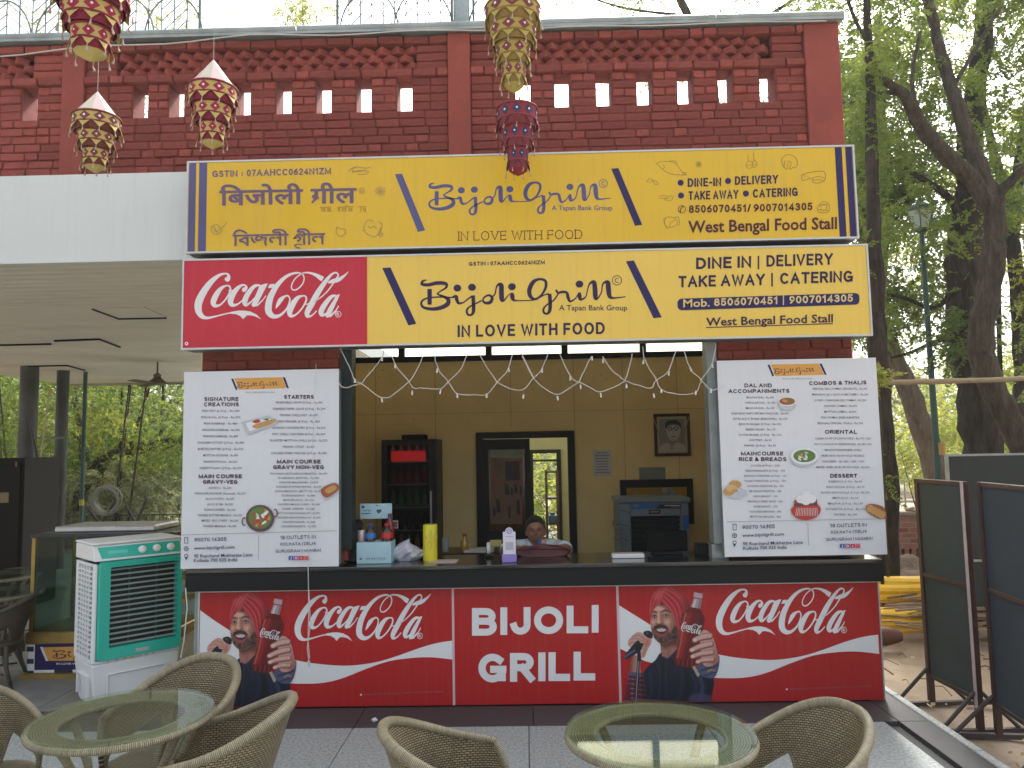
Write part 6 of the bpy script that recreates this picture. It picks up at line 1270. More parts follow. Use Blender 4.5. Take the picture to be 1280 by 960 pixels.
MB().box((a.x+.06, dy+.01, .4), (b.x-.075, dy+.016, zt_-.06)).build('door_glass', glassy('fridge glass', (.6, .63, .63), .03, 1.3), t)
MB().box((b.x-.06, dy-.03, 1.0), (b.x-.045, dy-.0, 1.35)).build('handle', alu, t)
MB().box((a.x+.1, FYf+.03, zt_-.24), (b.x-.12, FYf+.05, zt_-.12)).build('red_header', M('red header', (.5, .02, .03), .4, emit=(1, .03, .03, .2)), t)
for k in range(6): MB().box((a.x+.035, FYf+.02, .45+k*.24), (b.x-.035, FYf+.5, .462+k*.24)).build('shelf', alu, t)
bcols = [M('dark cola bottle', (.03, .008, .006), .2), M('green bottle', (.05, .35, .08), .2), M('orange bottle', (.7, .25, .04), .2), M('clear bottle', (.6, .65, .65), .2), M('red bottle', (.6, .03, .03), .3)]
def bottle_prof(h, r_): return [(r_*.9, 0), (r_, .02), (r_, h*.55), (r_*.85, h*.66), (r_*.35, h*.86), (r_*.33, h*.97), (r_*.4, h*.97), (r_*.4, h), (.001, h)]
for k in range(5):
    cnames = [(3, 'clear'), (4, 'red'), (1, 'green'), (0, 'dark cola'), (2, 'orange')]; mi_, nm = cnames[k]
    base_ = None
    for i in range(6):
        X = a.x+.1+i*.085; Z = .462+(5-k)*.24-(.0); 
        if k == 0: Z = .462+5*.24
        if base_ is None: base_ = MB().lathe(bottle_prof(.19, .03), (0, 0, 0), 10).build('bottle', bcols[mi_], smooth=True); o = base_
        else: o = base_.copy(); COL.objects.link(o)
        o.location = (X, FYf+.12, Z+.001); tag(o, '%s bottle on the %s shelf inside the drinks fridge' % (nm, ['top', 'second', 'third', 'fourth', 'fifth'][k]), 'bottle', '%s bottles on the %s fridge shelf' % (nm, ['top', 'second', 'third', 'fourth', 'fifth'][k]))
q = UP(521, 544, FYf+.2); tag(MB().box((q.x-.16, FYf+.15, zt_+.0), (q.x+.1, FYf+.35, zt_+.055), bev=.01).build('box', dkb), 'dark flat box lying on top of the drinks fridge', 'box')
# portrait
PY = RY1-.012; X0_, X1_, Z0_, Z1_ = rect(PY, (817, 517.5), (862, 516.5), (818, 570.5), (863, 570))
t = thing('portrait', 'framed black and white portrait of a man in glasses hung with a garland', 'picture', ((X0_+X1_)/2, PY, Z0_)); wd = M('dark wood frame', (.05, .015, .01), .3)
m_ = MB(); f_ = .035; m_.box((X0_, PY-.02, Z0_), (X0_+f_, PY+.01, Z1_)); m_.box((X1_-f_, PY-.02, Z0_), (X1_, PY+.01, Z1_)); m_.box((X0_+f_, PY-.02, Z0_), (X1_-f_, PY+.01, Z0_+f_)); m_.box((X0_+f_, PY-.02, Z1_-f_), (X1_-f_, PY+.01, Z1_)); m_.build('frame', wd, t, bevel=.004)
MB().box((X0_+f_, PY-.004, Z0_+f_), (X1_-f_, PY+.005, Z1_-f_)).build('mount', M('cream mount', (.50, .45, .28), .6), t)
pr = Print(PY-.004, px(PY-.004, 780, 500, 4.571)); g1, g2, g3 = M('photo grey', (.24, .25, .25), .5), M('photo dark', (.03, .03, .03), .5), M('photo light', (.50, .50, .49), .5)
pr.poly([(200, 108), (345, 106), (350, 290), (204, 292)], g1); pr.poly([(204, 292), (206, 262), (250, 240), (275, 262), (305, 240), (346, 256), (350, 290)], g3); pr.poly([(246, 150), (316, 148), (320, 190), (306, 222), (280, 234), (258, 220), (246, 190)], g3, 3); pr.poly([(238, 160), (236, 132), (262, 116), (300, 116), (324, 135), (322, 165), (312, 146), (280, 138), (252, 146), (246, 162)], g2, 3)
pr.ring(262, 163, 10, 5, g2); pr.ring(298, 162, 10, 5, g2); pr.ribbon([(272, 162), (288, 162)], 4, g2); pr.ribbon([(268, 206), (280, 210), (294, 206)], 4, g2); pr.ribbon([(280, 170), (284, 190), (276, 192)], 2.5, g1); pr.build('photograph', t)
gl_ = MB(); gl_.tube([UP(817, 523, PY-.03), UP(824, 543, PY-.03), UP(832, 552, PY-.03), UP(840, 556, PY-.035), UP(848, 551, PY-.03), UP(856, 540, PY-.03), UP(861, 521, PY-.03)], .006, 6); gl_.tube([UP(840, 556, PY-.035), UP(840, 562, PY-.035)], .008, 6)
tag(gl_.build('garland', M('straw garland', (.36, .28, .14), .8)), 'thin straw garland draped over the framed portrait', 'garland')
# notices
def notice(q, label, mat, lines=6, nm='notice'):
    x_0, x_1, z_0, z_1 = rect(RY1-.004, *q); t = thing(nm, label, 'notice', ((x_0+x_1)/2, RY1, z_0)); MB().box((x_0, RY1-.006, z_0), (x_1, RY1-.0025, z_1)).build('sheet', mat, t)
    pr = Print(RY1-.006, None); 
    for i in range(lines): z = z_1-(z_1-z_0)*(i+1)/(lines+1.4); w_ = random.uniform(.5, .85)*(x_1-x_0)/2; c_ = (x_0+x_1)/2; pr.ribbon([(c_-w_, z), (c_+w_, z)], (z_1-z_0)*.035, M('faint ink', (.22, .22, .24), .6))
    pr.build('printed_lines', t)
paper = M('white paper', (.55, .57, .55), .6)
notice(((740.5, 563), (763.5, 562), (742, 596), (764.5, 595)), 'white printed certificate sheet pinned to the tan wall right of the sliding door', paper, 8); notice(((799, 584), (831.5, 584), (799, 600), (832, 600)), 'small grey metal plaque on the wall under the portrait', M('plaque', (.20, .24, .21), .4, .4), 4, 'plaque')
# dark framed hatch with yellow shelf behind the second cooler
m_ = MB(); KY = RY1-.05; qa, qb = UP(775, 600, KY), UP(866, 600, KY); m_.box((qa.x, KY, .9), (qa.x+.07, KY+.04, qa.z)); m_.box((qb.x-.07, KY, .9), (qb.x, KY+.04, qa.z)); m_.box((qa.x+.07, KY, qa.z-.09), (qb.x-.07, KY+.04, qa.z))
t = thing('wall_hatch', 'black framed hatch in the tan wall behind the grey cooler', 'frame', ((qa.x+qb.x)/2, KY, .9)); m_.build('frame', black_paint, t); MB().box((qa.x+.07, KY+.012, .9), (qb.x-.07, KY+.03, qa.z-.09)).build('panel', M('hatch yellow', (.42, .24, .02), .5, var=.2), t)
pf = MB(); q = UP(831, 617, KY-.03)
for i in range(5): pf.blob(q+Vector((random.uniform(-.09, .09), 0, random.uniform(-.03, .05))), (.06, .03, .035), jit=.25, n=6)
tag(pf.build('foil_bag', M('crumpled clear plastic', (.30, .32, .25), .25, var=.5, vs=30)), 'crumpled clear bag on top of the grey cooler in front of the yellow panel', 'bag')
# grey air cooler inside
GY = 2.1; qa, qb = UP(774, 640, GY), UP(861, 640, GY); zt_ = UP(810, 625, GY).z; zb0 = .15
t = thing('air_cooler', 'grey boxy air cooler with blue label strip inside behind the black monitor', 'air cooler', ((qa.x+qb.x)/2, GY, 0)); gp_ = M('grey blue plastic', (.16, .21, .24), .4, var=.15)
ox, oz = UP(789, 655, GY).x, UP(810, 645, GY).z; ox1 = UP(851, 655, GY).x
m_ = MB(); m_.box((qa.x, GY, zb0), (ox, GY+.5, zt_-.03), bev=.01); m_.box((ox1, GY, zb0), (qb.x, GY+.5, zt_-.03), bev=.01); m_.box((ox+.001, GY, oz), (ox1-.001, GY+.5, zt_-.03)); m_.box((ox+.001, GY, zb0), (ox1-.001, GY+.5, .6)); m_.build('housing', gp_, t)
MB().box((qa.x-.02, GY-.02, zt_-.029), (qb.x+.02, GY+.5, zt_+.02), bev=.012).build('lid', gp_, t)
MB().box((ox+.002, GY+.1, .6), (ox1-.002, GY+.11, oz)).build('grille_backing', fi, t)
for k in range(14):
    z = oz-.02-k*.045
    if z > .62: M4 = Matrix.Translation(((ox+ox1)/2, GY+.03, z)) @ Matrix.Rotation(R(30), 4, 'X'); MB().box((-(ox1-ox)/2+.003, -.02, -.003), ((ox1-ox)/2-.003, .02, .003), M4=M4).build('louvre', M('black louvre', (.02, .025, .028), .4), t)
pr = Print(GY, px(GY, 780, 500, 4.571)); blu = M('blue label', (.02, .12, .38), .4)
pr.poly([(42, 596), (205, 596), (178, 622), (42, 624)], blu); pr.poly([(205, 596), (326, 596), (326, 620), (180, 622)], blk); pr.ribbon([(232, 603), (320, 603)], 5, g3); pr.ribbon([(268, 611), (320, 611)], 4, g1); pr.ribbon([(50, 606), (84, 606)], 6, M('cyan ink', (.1, .35, .5), .5)); pr.poly([(140, 627), (208, 626), (208, 650), (141, 652)], blk); pr.ribbon([(150, 639), (198, 638)], 8, M('gold ink', (.3, .22, .10), .5)); pr.poly([(334, 660), (370, 656), (372, 735), (336, 740)], blu)
for y in (640, 720, 800): pr.ribbon([(-25, y-14), (35, y+6)], 3, blk)
pr.build('label_print', t)
q = UP(772, 670, 1.9); m_ = MB()
for k in range(5): m_.blob(q+Vector((random.uniform(-.03, .03), .0, -.02+k*.035)), (.03, .03, .026), jit=.2, n=5)
tag(m_.build('cable_bundle', M('grey cable bundle', (.20, .20, .20), .7, var=.6, vs=60)), 'tangle of grey cables and plugs left of the grey cooler', 'cable')
# side shelf (dark) along the back and odds and ends
m_ = MB(); q0, q1 = UP(545, 690, 1.4), UP(600, 690, 1.4); zb1 = UP(570, 690, 1.4).z
t = thing('side_table', 'dark side table behind the counter carrying the oil bottle', 'table', ((q0.x+q1.x)/2, 1.4, 0)); MB().box((q0.x-.05, 1.3, zb1-.04), (q1.x+.18, 1.75, zb1-.0), bev=.005).build('table_top', M('dark maroon laminate', (.06, .02, .016), .3), t)
for X in (q0.x, q1.x+.1): 
    for Y in (1.34, 1.7): MB().box((X-.02, Y-.02, 0), (X+.02, Y+.02, zb1-.041)).build('leg', black_paint, t)
p = UP(581, 692, 1.42); h_ = UP(581, 667, 1.42).z-zb1
t = thing('oil_bottle', 'clear bottle of yellow oil with red cap on the side table', 'bottle', (p.x, 1.42, zb1)); oilm = M('yellow oil', (.40, .27, .05), .15, coat=.5); MB().lathe([(.032, .002), (.036, .01), (.036, h_*.5), (.022, h_*.68), (.016, h_*.85)], (p.x, 1.42, zb1), 14).build('body', oilm, t, smooth='auto'); MB().lathe([(.018, h_*.85), (.018, h_), (.001, h_)], (p.x, 1.42, zb1), 12).build('cap', M('red cap', (.4, .02, .02), .4), t)
p = UP(557, 690, 1.45); tag(MB().lathe([(.028, .001), (.034, .12), (.031, .12), (.026, .006)], (p.x, 1.45, zb1), 14, cap=False).build('glass_tumbler', M('milky glass', (.35, .38, .36), .15)), 'empty clear tumbler standing on the side table left of the oil bottle', 'glass')
p = UP(600, 690, 1.35); tag(MB().box((p.x-.14, 1.31, zb1+.001), (p.x+.12, 1.55, zb1+.02), bev=.003).build('paper_stack', paper), 'stack of white paper beside the oil bottle on the side table', 'papers')
def onc(x, y, Y): q = UP(x, y, Y); return Vector((q.x, Y, CZ))
# counter things
t = thing('drinks_stand', 'pale blue cardboard drinks stand with header card at the left end of the counter', 'display stand', tuple(onc(467, 705, .05))); lb = M('pale blue card', (.36, .56, .64), .5, var=.1)
x_0, x_1, z_0, z_1 = rect(.04, (445.5, 678.5), (489, 677.5), (445.5, 705), (489, 704)); z_0 = CZ+.001; MB().box((x_0, .04, z_0), (x_1, .22, z_1), bev=.003).build('base_tray', lb, t)
a0, a1, b0, b1 = rect(.2, (450, 630), (489.5, 629), (450.5, 648.5), (490, 648)); MB().box((a0, .2, b0), (a1, .206, b1)).build('header_card', lb, t); MB().box((a0, .207, z_1), (a0+.012, .215, b1-.01)).build('support_rod', alu, t); MB().box((a1-.012, .207, z_1), (a1, .215, b1-.01)).build('support_rod', alu, t)
pr = Print(.2, px(.2, 430, 610, 6.095)); dbl = M('deep blue ink', (.02, .06, .20), .5)
pr.ell(145, 145, 12, 11, dbl); pr.poly([(250, 165), (285, 162), (284, 182), (262, 196), (248, 180)], dbl); pr.ribbon([(244, 134), (262, 132)], 6, dbl); pr.ring(341, 136, 9, 3, M('teal ink', (.1, .4, .5), .5))
for x in (150, 165, 184, 196): pr.ribbon([(x, 170), (x+1, 180)], 4, dbl)
pr.ribbon([(142, 170), (202, 168)], 2.5, dbl); pr.ribbon([(134, 196), (202, 193)], 7, dbl); pr.build('card_print', t)
pr = Print(.04, px(.04, 430, 610, 6.095)); pr.ell(128, 540, 9, 9, dbl); pr.ribbon([(165, 536), (320, 532)], 2.5, dbl)
for x in (175, 190, 214, 232, 258, 276, 296, 312): pr.ribbon([(x, 536), (x+1, 549)], 4, dbl)
pr.build('tray_print', t)
def soda(x, ytop, yb, Y, liquid, cap, lab, label, r_=.034, zb=None):
    p = UP(x, yb, Y); zz = zb if zb is not None else p.z; h = UP(x, ytop, Y).z-zz; t = thing('soda_bottle', label, 'bottle', (p.x, Y, zz))
    MB().lathe([(r_*.8, .001), (r_, .02), (r_*.96, h*.2), (r_, h*.32), (r_, h*.58), (r_*.8, h*.7), (r_*.36, h*.88)], (p.x, Y, zz), 16).build('body', liquid, t, smooth='auto'); MB().lathe([(r_*1.02, h*.30), (r_*1.02, h*.56)], (p.x, Y, zz), 16, cap=False).build('label_band', lab, t, smooth=True); MB().lathe([(r_*.46, h*.88), (r_*.46, h), (.001, h)], (p.x, Y, zz), 12).build('cap', cap, t)
    return p, h, zz
cm_ = M('cola liquid', (.025, .006, .004), .12, coat=.6); rl = M('red label', (.50, .015, .02), .35); bl_ = M('blue bottle label', (.02, .16, .50), .35)
p, h, zz = soda(484, 654, 690, .12, cm_, M('bright red cap', (.5, .01, .01), .3), rl, 'cola bottle with red label and red cap standing in the drinks stand', .043, z_1+.0 - .02)
pr = Print(.12-.046, px(.12-.046, 430, 610, 6.095)); cola(pr, logowhite, None, lambda q: (296+q[0]*.052, 398+q[1]*.09)); pr.build('label_print', bpy.data.objects['soda_bottle'])
p, h, zz = soda(463, 655, 690, .12, cm_, M('blue cap', (.02, .06, .35), .3), bl_, 'cola bottle with blue label and blue cap standing in the drinks stand', .04, z_1-.02)
p, h, zz = soda(487.5, 642, 690, .18, M('dark red glass', (.14, .01, .015), .15, coat=.5), M('dark blue cap', (.03, .03, .10), .3), M('dark red label', (.32, .01, .02), .4), 'taller dark red bottle at the back of the drinks stand behind the red one', .03, z_1-.02)
q = onc(452, 690, .13); q.z = z_1-.02; t = thing('drink_can', 'silver and pink drink can at the left of the drinks stand', 'can', tuple(q)); MB().lathe([(.024, .001), (.03, .01), (.03, .088), (.025, .1)], q, 16).build('body', M('can metal', (.55, .42, .42), .3, .3), t, smooth='auto')
q = UP(493.5, 655.5, .19); t = thing('price_tag', 'small square black and red tag clipped to the side of the drinks stand', 'tag', tuple(q)); MB().box((q.x-.024, .185, q.z-.028), (q.x+.024, .19, q.z+.028)).build('card', M('tag border', (.45, .35, .28), .5), t); MB().box((q.x-.019, .182, q.z-.022), (q.x+.019, .184, q.z+.022)).build('tag_face', M('tag dark', (.05, .01, .012), .5), t)
# black terminal
q = onc(438, 705, .12); t = thing('card_terminal', 'black card terminal leaning at the far left end of the counter behind the menu board', 'card terminal', tuple(q)); M4 = Matrix.Translation(q) @ Matrix.Rotation(R(-8), 4, 'X') @ Matrix.Rotation(R(4), 4, 'Y'); MB().box((-.05, -.03, .002), (.055, .05, .31), bev=.012, M4=M4).build('body', black_paint, t); MB().box((-.035, -.033, .17), (.04, -.029, .27), M4=M4).build('screen', M('dark screen', (.02, .03, .035), .1), t)
# plastic bag
m_ = MB(); q = onc(507, 703, .2)
def bagf(u, v):
    a = 2*math.pi*u; r_ = math.sin(math.pi*min(v*.86+.14, 1)**.8); n_ = 1+.16*math.sin(a*5+v*4)+.10*math.sin(a*9-v*11)
    return (q.x+.125*r_*math.cos(a)*n_+.03*v, q.y+.08*r_*math.sin(a)*n_, CZ+.002+.145*v**.8*(1+.08*math.sin(a*3))*(1-.3*max(0, math.cos(a))))
m_.grid(bagf, 48, 14); tag(m_.build('plastic_bag', M('white polythene', (.55, .57, .66), .35, var=.25, vs=14, bump=.8, bs=25)), 'crumpled white plastic bag on the counter beside the drinks stand', 'bag')
# yellow cylinder box
q = onc(538, 702, .16); h_ = UP(538, 655.5, .16).z-CZ; t = thing('tube_box', 'tall bright yellow patterned cylinder standing on the counter', 'tin', tuple(q)); MB().lathe([(.052, .001), (.052, h_-.004), (.05, h_)], q, 26).build('body', M('bright yellow tin', (.62, .56, .02), .35), t, smooth='auto')
ss = MB(); gm_ = M('olive squiggle', (.38, .30, .02), .5)
for i in range(16): 
    a = random.uniform(-2.9, -.2); z = CZ+random.uniform(.03, h_-.05); pts = [Vector((q.x+.0527*math.cos(a+.28*s_), q.y+.0527*math.sin(a+.28*s_), z+.03*math.sin(s_*2.5+i))) for s_ in (0, .33, .66, 1, 1.3)]; ss.tube(pts, .0016, 4)
ss.build('squiggle_print', gm_, t)
def flat_sheet(pxs, label, mat, nm='paper_sheet'):
    P4 = [UZ(a, b, CZ+.002) for a, b in pxs]; m_ = MB(); lo = [(p.x, p.y, CZ+.001) for p in P4]; hi = [(p.x, p.y, CZ+.003) for p in P4]; m_.add(lo+hi, [[3, 2, 1, 0], [4, 5, 6, 7], [0, 1, 5, 4], [1, 2, 6, 5], [2, 3, 7, 6], [3, 0, 4, 7]]); return tag(m_.build(nm, mat), label, 'paper')
flat_sheet([(533, 704.3), (570, 703.8), (574, 699.3), (541, 699.5)], 'printed menu leaflet lying flat on the counter right of the yellow tin', M('leaflet', (.55, .45, .42), .5, var=.5, vs=40))
# tape dispenser
q = onc(611, 700, .3); t = thing('tape_dispenser', 'black tape dispenser with white roll on the counter', 'tape dispenser', tuple(q)); MB().lathe([(.045, -.012), (.045, .012)], q+Vector((0, 0, .065)), 20, axis='x').build('tape_roll', paper, t, smooth='auto'); MB().box((q.x-.03, q.y-.05, CZ+.001), (q.x+.03, q.y+.06, CZ+.02), bev=.005).box((q.x-.02, q.y-.01, CZ+.02), (q.x-.014, q.y+.01, CZ+.07)).build('base', black_paint, t)
# payment stand (its code left out)
q = onc(636.5, 703, .02); t = thing('payment_stand', 'white and lilac payment stand with round purple crest on the counter', 'stand', tuple(q)); X0_, X1_, Z0_, Z1_ = rect(.02, (629.5, 665), (645, 664.5), (628, 693), (644, 692.5)); stw = M('stand white', (.66, .66, .74), .4); lil = M('lilac print', (.28, .20, .55), .4)
m_ = MB(); cxx = (X0_+X1_)/2; m_.box((X0_, .02, Z0_), (X1_, .028, Z1_)); m_.lathe([(.028, .0195), (.028, .0275)], (cxx, 0, Z1_+.002), 24, axis='y'); m_.build('card', stw, t); MB().box((X0_-.008, -.0, CZ+.001), (X1_+.006, .05, Z0_), bev=.003).build('base', lil, t)
pr = Print(.0188, None); pr.ring(cxx, Z1_+.004, .016, .006, lil); pr.ribbon([(cxx-.006, Z1_), (cxx, Z1_+.01), (cxx+.006, Z1_)], .003, lil); pr.ribbon([(cxx-.03, Z1_-.034), (cxx+.03, Z1_-.034)], .003, lil); pr.poly([(cxx-.028, Z0_+.03), (cxx+.028, Z0_+.03), (cxx+.028, Z0_+.085), (cxx-.028, Z0_+.085)], M('pale grey patch', (.42, .43, .48), .5)); pr.build('stand_print', t)
# white tray, monitor and boxes at right
q = onc(785, 697, .15); t = thing('card_holder', 'low white card holder with pale cards at the middle right of the counter', 'box', tuple(q)); MB().box((q.x-.115, .12, CZ+.001), (q.x+.115, .2, CZ+.03), bev=.004).build('tray', white_plastic, t); MB().box((q.x-.10, .13, CZ+.03), (q.x+.10, .19, CZ+.036)).build('cards', M('card stack', (.42, .32, .28), .5), t)
MYY = .3; x_0, x_1, z_0, z_1 = rect(MYY, (809, 664), (859.5, 662.5), (809, 698), (860, 697)); t = thing('monitor', 'black back of a till monitor standing on the counter in front of the grey cooler', 'monitor', ((x_0+x_1)/2, MYY, CZ)); MB().box((x_0, MYY, CZ+.022), (x_1, MYY+.03, z_1), bev=.006).build('screen_back', M('matte black', (.005, .005, .006), .7, spec=.12), t); MB().box(((x_0+x_1)/2-.03, MYY+.031, CZ+.02), ((x_0+x_1)/2+.03, MYY+.06, CZ+.15)).build('stand_arm', black_paint, t); MB().box((x_0+.04, MYY-.03, CZ+.001), (x_1-.04, MYY+.13, CZ+.02), bev=.005).build('foot', black_paint, t)
q = onc(879, 697, .25); tag(MB().box((q.x-.05, .22, CZ+.001), (q.x+.04, .32, CZ+.085), bev=.008).build('speaker_box', black_paint), 'small black box between the monitor and the right menu board', 'box')
q = onc(899, 700, .08); t = thing('acrylic_box', 'clear acrylic box on the counter beside the right menu board', 'box', tuple(q)); m_ = MB(); m_.box((q.x-.055, .05, CZ+.001), (q.x+.06, .054, CZ+.10)); m_.box((q.x-.055, .146, CZ+.001), (q.x+.06, .15, CZ+.10)); m_.box((q.x-.055, .0545, CZ+.001), (q.x-.051, .1455, CZ+.1)); m_.box((q.x+.056, .0545, CZ+.001), (q.x+.06, .1455, CZ+.1)); m_.build('box_sides', M('cloudy acrylic', (.30, .33, .35), .1), t)
# maroon bag
q = onc(678, 696, .33); m_ = MB()
def mbag(u, v):
    a = 2*math.pi*u; s_ = math.sin(math.pi*(v*.8+.2)); return (q.x+.215*math.copysign(abs(math.cos(a))**.8, math.cos(a))*(.98 if v < .5 else 1-.5*(v-.5)**1.5)*(s_**.25 if v < 1 else 0)*(1-(v**6)*.75), q.y+.075*math.sin(a)*(1-v*.7)*(1+.05*math.sin(a*9)), CZ+.002+(.088+.01*math.sin(a*4))*v*(1-.12*abs(math.cos(a))))
m_.grid(mbag, 48, 12); t = thing('cushion_bag', 'maroon quilted bag lying on the counter in front of the seated man', 'bag', tuple(q)); m_.build('body', M('maroon leatherette', (.085, .012, .016), .35, var=.3, vs=10, bump=.5, bs=22), t, smooth=True)
MB().tube([(q.x-.2, q.y-.06, CZ+.05), (q.x-.05, q.y-.085, CZ+.058), (q.x+.1, q.y-.082, CZ+.055), (q.x+.2, q.y-.05, CZ+.045)], .004, 6).build('zip_seam', M('dark seam', (.03, .006, .008), .4), t)
q = Vector((UP(678, 680, .36).x, .36, 0)); q.z = UP(678, 683, .36).z
# ------------------------------------------------------------------ the seller
HY = .80; hc = UP(669.5, 664, HY)                      # head centre
per = thing('person', 'seated man in a pale shirt behind the counter, head above a maroon bag', 'person', (hc.x, HY, 0))
sk = M('brown skin', (.27, .135, .085), .5, var=.12, vs=20); M('brown skin')
body = MB(); hx, hz = hc.x, hc.z; RXh, RYh, RZh = .074, .092, .118
def g2(x, y, cx, cy, sx, sy): return math.exp(-((x-cx)/sx)**2-((y-cy)/sy)**2)
def headp(u, v):
    th = math.pi*v; ph = 2*math.pi*u; x, y, z = math.sin(th)*math.sin(ph), -math.sin(th)*math.cos(ph), math.cos(th)
    jaw = (1-.38*max(0, -z-.05)**1.15)*(1+1.0*max(0, z)**2*(1-z)); X, Y, Z = x*RXh*jaw, y*RYh*(1-.10*max(0, -z))*(1+1.0*max(0, z)**2*(1-z)), z*RZh
    if y < 0:
        n_ = .024*g2(x, z, 0, -.12, .13, .22)+.012*g2(x, z, 0, .08, .09, .2)-.010*(g2(x, z, .36, .08, .2, .12)+g2(x, z, -.36, .08, .2, .12))+.007*g2(x, z, 0, .26, .6, .10)+.007*g2(x, z, 0, -.46, .28, .06)+.006*g2(x, z, 0, -.60, .28, .06)-.004*g2(x, z, 0, -.53, .3, .03)+.010*g2(x, z, 0, -.84, .25, .13)+.005*(g2(x, z, .55, -.12, .2, .16)+g2(x, z, -.55, -.12, .2, .16))
        Y -= n_
    return (hx+X, HY+Y, hz+Z)
body.grid(headp, 56, 44)
for s_ in (-1, 1): body.blob((hx+s_*.076, HY+.008, hz-.01), (.009, .020, .032), n=8)
# torso, arms: lofted tubes that sink into one another, then fused
shz = UP(669, 680, HY).z-.01
body.tube([(hx, HY+.03, hz-.06), (hx, HY+.05, hz-.13), (hx, HY+.08, shz-.03)], [.05, .052, .07], 14)
body.tube([(hx, HY+.16, .48), (hx, HY+.15, .7), (hx, HY+.12, .9), (hx, HY+.09, shz-.08), (hx, HY+.07, shz-.0)], [.16, .15, .155, .16, .10], 18)
arms = {}
for s_ in (-1, 1):
    sh_ = Vector((hx+s_*.175, HY+.08, shz-.035)); el = Vector((hx+s_*.245, HY-.14, CZ+.0)); wr = Vector((hx+s_*.12, HY-.33, CZ+.034)); arms[s_] = (sh_, el, wr)
    body.tube([(hx+s_*.08, HY+.08, shz-.03), sh_, sh_.lerp(el, .5), el, el.lerp(wr, .3), wr], [.06, .058, .05, .042, .040, .026], 12)
    hd = wr+Vector((-s_*.045, -.03, -.004)); body.tube([wr, wr.lerp(hd, .5), hd], [.026, .036, .034], 10)
    for k in range(4): a = hd+Vector((-s_*.004, -.02+.018*k-.01, 0)); body.tube([a, a+Vector((-s_*.035, -.006, .002)), a+Vector((-s_*(.058+.006*(k in (1, 2))), -.004, -.012))], [.0095, .009, .0075], 8)
    body.tube([wr+Vector((-s_*.01, .02, .01)), wr+Vector((-s_*.04, .035, .014)), wr+Vector((-s_*.06, .03, .008))], [.011, .011, .009], 7)
for s_ in (-1, 1): body.tube([(hx+s_*.08, HY+.16, .5), (hx+s_*.12, HY-.2, .52), (hx+s_*.12, HY-.28, .48), (hx+s_*.12, HY-.25, .1), (hx+s_*.12, HY-.33, .04)], [.085, .075, .06, .045, .045], 10)
bo = body.build('body', sk, per, smooth=True); rm = bo.modifiers.new('r', 'REMESH'); rm.mode = 'VOXEL'; rm.voxel_size = .0045; rm.use_smooth_shade = True; sm = bo.modifiers.new('s', 'SMOOTH'); sm.iterations = 2; sm.factor = .4
hair = MB()
def hairp(u, v):
    ph = 2*math.pi*u; front = max(0, math.cos(ph)); back = max(0, -math.cos(ph)); lim = .52-.25*front**.8+.10*back; th = math.pi*v*lim; x, y, z = math.sin(th)*math.sin(ph), -math.sin(th)*math.cos(ph), math.cos(th); k_ = 1+1.0*max(0, z)**2*(1-z); return (hx+x*k_*(RXh+.005), HY+y*(RYh+.006)*k_, hz+z*(RZh+.007)+.001)
hair.grid(hairp, 48, 14); hair.build('hair', M('black hair', (.008, .007, .007), .45, bump=1, bs=180), per, smooth=True, solid=.008)
for s_ in (-1, 1):
    e = Vector((hx+s_*.028, HY-RYh*.90+.004, hz+.008)); MB().blob(e, (.0125, .008, .0065), n=8).build('eye', M('eye white', (.22, .18, .16), .3), per, smooth=True); MB().blob(e+Vector((0, -.006, 0)), (.0055, .003, .0055), n=6).build('iris', M('dark iris', (.01, .006, .004), .2), per, smooth=True)
    MB().tube([e+Vector((-.016, -.001, .006)), e+Vector((0, -.0065, .0095)), e+Vector((.016, -.001, .006))], .0025, 6).build('eyelid', sk, per)
    MB().tube([e+Vector((-s_*.018, -.006, .018)), e+Vector((0, -.008, .024)), e+Vector((s_*.018, .002, .018))], [.003, .0042, .002], 6).build('eyebrow', M('black hair'), per)
MB().tube([(hx-.022, HY-RYh*.86-.012, hz-.062), (hx, HY-RYh*.88-.0165, hz-.060), (hx+.022, HY-RYh*.86-.012, hz-.062)], [.002, .0055, .002], 8).build('lips', M('lip colour', (.10, .03, .025), .4), per, smooth=True)
shirt = MB(); shm = M('pale blue shirt', (.60, .68, .70), .8, var=.15, vs=14, bump=.6, bs=26)
shirt.tube([(hx, HY+.16, .46), (hx, HY+.15, .7), (hx, HY+.12, .9), (hx, HY+.09, shz-.08), (hx, HY+.07, shz+.0), (hx, HY+.065, shz+.035)], [.175, .168, .172, .176, .125, .075], 20)
for s_ in (-1, 1):
    a, b_, c = arms[s_]; shirt.tube([(hx+s_*.06, HY+.08, shz-.03), a, a.lerp(b_, .4), a.lerp(b_, .78)], [.074, .073, .068, .068], 14)
so = shirt.build('shirt', shm, per, smooth=True); rm = so.modifiers.new('r', 'REMESH'); rm.mode = 'VOXEL'; rm.voxel_size = .006; rm.use_smooth_shade = True; sm = so.modifiers.new('s', 'SMOOTH'); sm.iterations = 4
cl_ = MB(); cl_.tube([(hx-.07, HY+.06, shz+.035), (hx-.055, HY-.01, shz+.012), (hx-.01, HY-.05, shz-.05)], [.016, .02, .006], 8).tube([(hx+.07, HY+.06, shz+.035), (hx+.055, HY-.01, shz+.012), (hx+.01, HY-.05, shz-.05)], [.016, .02, .006], 8).build('collar', shm, per, smooth=True)
q = UP(674, 681, HY-.25); q.z = CZ+.096; tag(MB().lathe([(.014, 0), (.019, .035), (.017, .035)], (q.x, .34, q.z-.012), 14).build('cup', M('blue printed cup', (.03, .10, .22), .4)), 'small blue cup resting on top of the maroon bag below the man\'s chin', 'cup')
